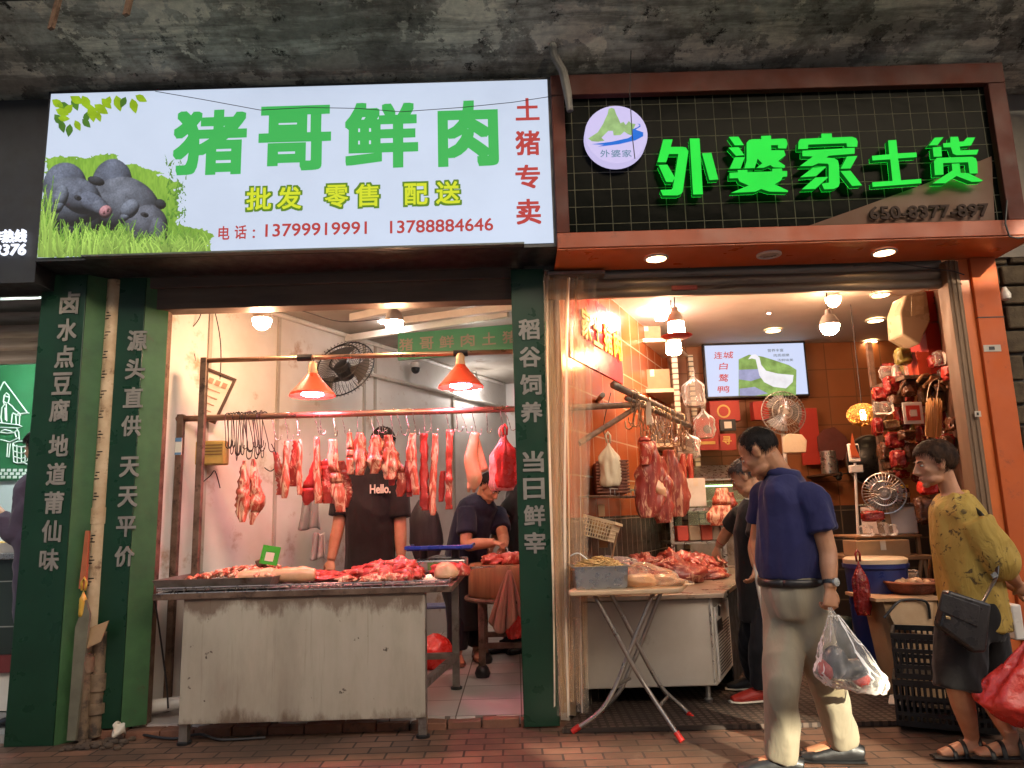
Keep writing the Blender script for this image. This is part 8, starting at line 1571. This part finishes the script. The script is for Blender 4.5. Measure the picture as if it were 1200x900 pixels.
# --- butcher in navy polo cutting at the block
Yn = 6.55
t0 = person('butcher in navy polo shirt and black apron cutting meat at the chopping block', V((-.35,6.55,.055)))
f_ = V((.62,-.45,-.62)); u_ = V((.5,-.3,.82)); hc = P(574,571,Yn-.12); pel, ch, nk = P(541,672,Yn+.02), P(556,605,Yn), P(566,585,Yn-.05); fr_b = V((.75,-.65,-.2))
Ls, Rs = P(583,603,Yn+.14), P(547,601,Yn-.16); Re, Rw = P(547,638,Yn-.26), P(580,636,Yn-.36); Le, Lw = P(590,630,Yn-.05), P(590,641,Yn-.3)
b = MB(); torso(b, pel, ch, nk, fr_b, 1.0); head(b, hc, f_, u_, 1.05, nk, .056)
for s_, e_, w_ in ((Ls,Le,Lw),(Rs,Re,Rw)): sleeve_arm(b, s_, e_, w_, (.06,.05,.034))
hand(b, Rw, P(591,638,Yn-.42)-Rw, V((.1,.2,-.9)), .8, 1.0, 1); hand(b, Lw, V((.1,-.6,-.5)), V((-.3,.2,-.9)), .7, 1.0, -1)
Ln, Rn = V((pel.x+.12,Yn+.05,.14)), V((P(536,770,Yn-.12).x,Yn-.12,.14))
for h_, a_ in ((pel+V((.08,.05,-.08)),Ln),(pel+V((-.06,-.06,-.08)),Rn)): limb(b, [h_, h_.lerp(a_,.5)+V((.02,-.02,0)), a_], [.09,.06,.042], 10); foot(b, a_, V((.2,-1,0)))
skin(b, 'body', m_sk3, t0, .0065, 3); face_bits(hc, f_, u_, 1.05, t0, m_hb)
hair(hc, f_, u_, 1.05, m_hb, t0, lambda x, y, z: (z > .38 and y > .2) or (y <= .35 and z > .12) or (y < .05 and z > -.05) or (y < -.25 and z > -.6), .006, .005, seed=6)
b = MB(); torso(b, pel, ch, nk, fr_b, 1, (.19,.19,.195,.185,.08), (.16,.16,.155,.125,.075), .0)
for s_, e_ in ((Ls,Le),(Rs,Re)): limb(b, [s_+(s_-e_)*.12, s_.lerp(e_,.35), s_.lerp(e_,.68)], [.082,.085,.086], 14)
sh = skin(b, 'polo_shirt', cloth('dark_navy_pique', (.018,.020,.045), (.012,.013,.03), .4), t0, .010, 4, .6, .010, (7,7,4), 9)
b = MB(); b.tube([nk+V((math.cos(q)*.074,math.sin(q)*.074,.008-.02*math.cos(q))) for q in [2*math.pi*k/24 for k in range(25)]], .010, 8, True, 2.2); b.build('collar', bpy.data.materials['dark_navy_pique'], sh, smooth=True)
b = MB(); limb(b, [pel+V((0,0,.03)), pel+V((0,0,-.1))], [(.18,.15),(.18,.155)], 14, 4, tuple(fr_b))
for h_, a_ in ((pel+V((.08,.05,-.08)),Ln),(pel+V((-.06,-.06,-.08)),Rn)): limb(b, [h_, h_.lerp(a_,.5)+V((.02,-.02,0)), a_+V((0,0,.03))], [.115,.095,.085], 12)
skin(b, 'trousers', bpy.data.materials['dark_trouser_cloth'], t0, .011, 3, .6, .01, (7,7,4), 10)
b = MB(); q = flat(fr_b); sd_ = V((-q.y,q.x,0))
b.grid(lambda u, v: pel+q*(.175+.03*v)*math.cos((u-.5)*2.2)+sd_*(.2*math.sin((u-.5)*2.2))+V((0,0,.10-.55*v)), 14, 10); ap = b.build('apron', mat('black_apron', (.013,.012,.012), None, .4), t0, smooth=True); md = ap.modifiers.new('s','SOLIDIFY'); md.thickness = .008
for a_ in (Ln, Rn): sandal(a_+V((0,0,-.003)), V((.2,-1,0)), mat('brown_sandal', (.2,.08,.05)) if a_ is Ln else bpy.data.materials['brown_sandal'], t0, 1.0)
kb = P(594,645,Yn-.47); t1 = thing('knife', 'kitchen knife in the hand of the navy butcher', 'knife', kb); MB().beam(kb, kb+V((.02,-.16,-.04)), .004, .035).build('blade', m_steel2, t1); MB().beam(kb, kb+V((-.01,.1,.02)), .022, .026).build('handle', m_darkwood, t1, bevel=.004)
# --- man in black half behind the board
Yv = 6.9
t0 = person('person in black T-shirt half hidden behind the green banner board at the block', V((.05,6.9,.055)))
f_ = V((-.8,-.5,-.4)); u_ = V((-.3,-.2,.9)); pel, ch, nk = P(612,700,Yv), P(611,612,Yv), P(609,570,Yv); hc = P(606,541,Yv); fr_b = V((-.85,-.5,0))
Rs, Ls = P(604,585,Yv-.05), P(620,590,Yv+.1); Re, Rw = P(585,612,Yv-.12), P(577,640,Yv-.26); Le, Lw = P(622,640,Yv), P(610,650,Yv-.3)
b = MB(); torso(b, pel, ch, nk, fr_b); head(b, hc, f_, u_, 1.03, nk)
for s_, e_, w_ in ((Ls,Le,Lw),(Rs,Re,Rw)): sleeve_arm(b, s_, e_, w_); hand(b, w_, V((-.4,-.3,-.8)), V((.3,-.5,-.5)), .7, .98, 1)
for sx in (-1,1): a_ = V((pel.x+.09*sx-.06,Yv-.03*sx,.14)); limb(b, [pel+V((.08*sx,0,-.08)), pel+V((.09*sx,0,-.5)), a_], [.09,.06,.042], 10); foot(b, a_, V((-.8,-.6,0)))
skin(b, 'body', m_sk2, t0, .007, 3); hair(hc, f_, u_, 1.03, m_hb, t0, lambda x, y, z: (z > .38) or (y < .05 and z > -.05) or (y < -.25 and z > -.6), .014, .006)
b = MB(); torso(b, pel, ch, nk, fr_b, 1, (.18,.175,.19,.18,.075), (.15,.15,.145,.12,.07), .03)
for s_, e_ in ((Ls,Le),(Rs,Re)): limb(b, [s_+(s_-e_)*.12, s_.lerp(e_,.35), s_.lerp(e_,.62)], [.075,.08,.08], 12)
skin(b, 't_shirt', m_tee, t0, .011, 4, .6, .009, (7,7,4), 11); b = MB(); limb(b, [pel+V((0,0,.02)), pel+V((0,0,-.1))], [(.17,.14),(.17,.14)], 14, 4, tuple(fr_b))
for sx in (-1,1): limb(b, [pel+V((.08*sx,0,-.08)), pel+V((.09*sx,0,-.5)), V((pel.x+.09*sx-.06,Yv-.03*sx,.17))], [.105,.085,.075], 12)
skin(b, 'trousers', bpy.data.materials['dark_trouser_cloth'], t0, .011, 3, .6, .008, (7,7,4), 12)
for sx in (-1,1): shoe(V((pel.x+.09*sx-.06,Yv-.03*sx,.135)), V((-.8,-.6,0)), m_black, t0, 1.0, g_=.055)
# --- person in violet on the far left
Yl = 4.98
t0 = person('person in violet top reaching left at tofu counter, mostly behind the leftmost board', V((-3.05,4.98,.05)))
f_ = V((-.9,.3,-.2)); u_ = V((-.2,0,1)); nk = P(48,558,Yl); ch = P(50,610,Yl); pel = P(52,700,Yl); hc = P(46,525,Yl); fr_b = V((-.95,.3,0))
Ls, Rs = P(40,590,Yl-.13), P(56,585,Yl+.15); Le, Lw = P(18,626,Yl-.10), P(-8,592,Yl-.05); Re, Rw = P(30,625,Yl+.2), P(5,620,Yl+.25)
b = MB(); torso(b, pel, ch, nk, fr_b, .95); head(b, hc, f_, u_, 1.0, nk)
for s_, e_, w_ in ((Ls,Le,Lw),(Rs,Re,Rw)): sleeve_arm(b, s_, e_, w_); hand(b, w_, V((-.8,.1,.1)), V((0,.2,-.9)), .5, .95, 1)
for sx in (-1,1): a_ = V((pel.x+.02,Yl+.09*sx,.13)); limb(b, [pel+V((0,.08*sx,-.08)), pel+V((0,.09*sx,-.5)), a_], [.09,.06,.042], 10); foot(b, a_, V((-1,0,0)))
skin(b, 'body', m_sk2, t0, .007, 3); hair(hc, f_, u_, 1.0, m_hb, t0, lambda x, y, z: z > .3 or (y < .1 and z > -.6), .016, .006)
b = MB(); torso(b, pel, ch, nk, fr_b, 1, (.18,.175,.185,.175,.075), (.16,.155,.145,.12,.07), .08)
for s_, e_, w_ in ((Ls,Le,Lw),(Rs,Re,Rw)): limb(b, [s_, s_.lerp(e_,.5), e_, e_.lerp(w_,.6)], [.075,.075,.068,.056], 12)
skin(b, 'violet_top', cloth('violet_cloth', (.085,.065,.105), (.06,.045,.075), .4), t0, .011, 4, .6, .012, (8,8,6), 13)
b = MB(); limb(b, [pel, pel+V((0,0,-.1))], [(.16,.14),(.16,.14)], 12, 4, tuple(fr_b))
for sx in (-1,1): limb(b, [pel+V((0,.08*sx,-.08)), pel+V((0,.09*sx,-.5)), V((pel.x+.02,Yl+.09*sx,.16))], [.1,.085,.075], 12)
skin(b, 'trousers', bpy.data.materials['dark_trouser_cloth'], t0, .011, 3, .6, .008, (7,7,4), 14)
for sx in (-1,1): shoe(V((pel.x+.02,Yl+.09*sx,.13)), V((-1,0,0)), m_black, t0, .95, g_=.05)
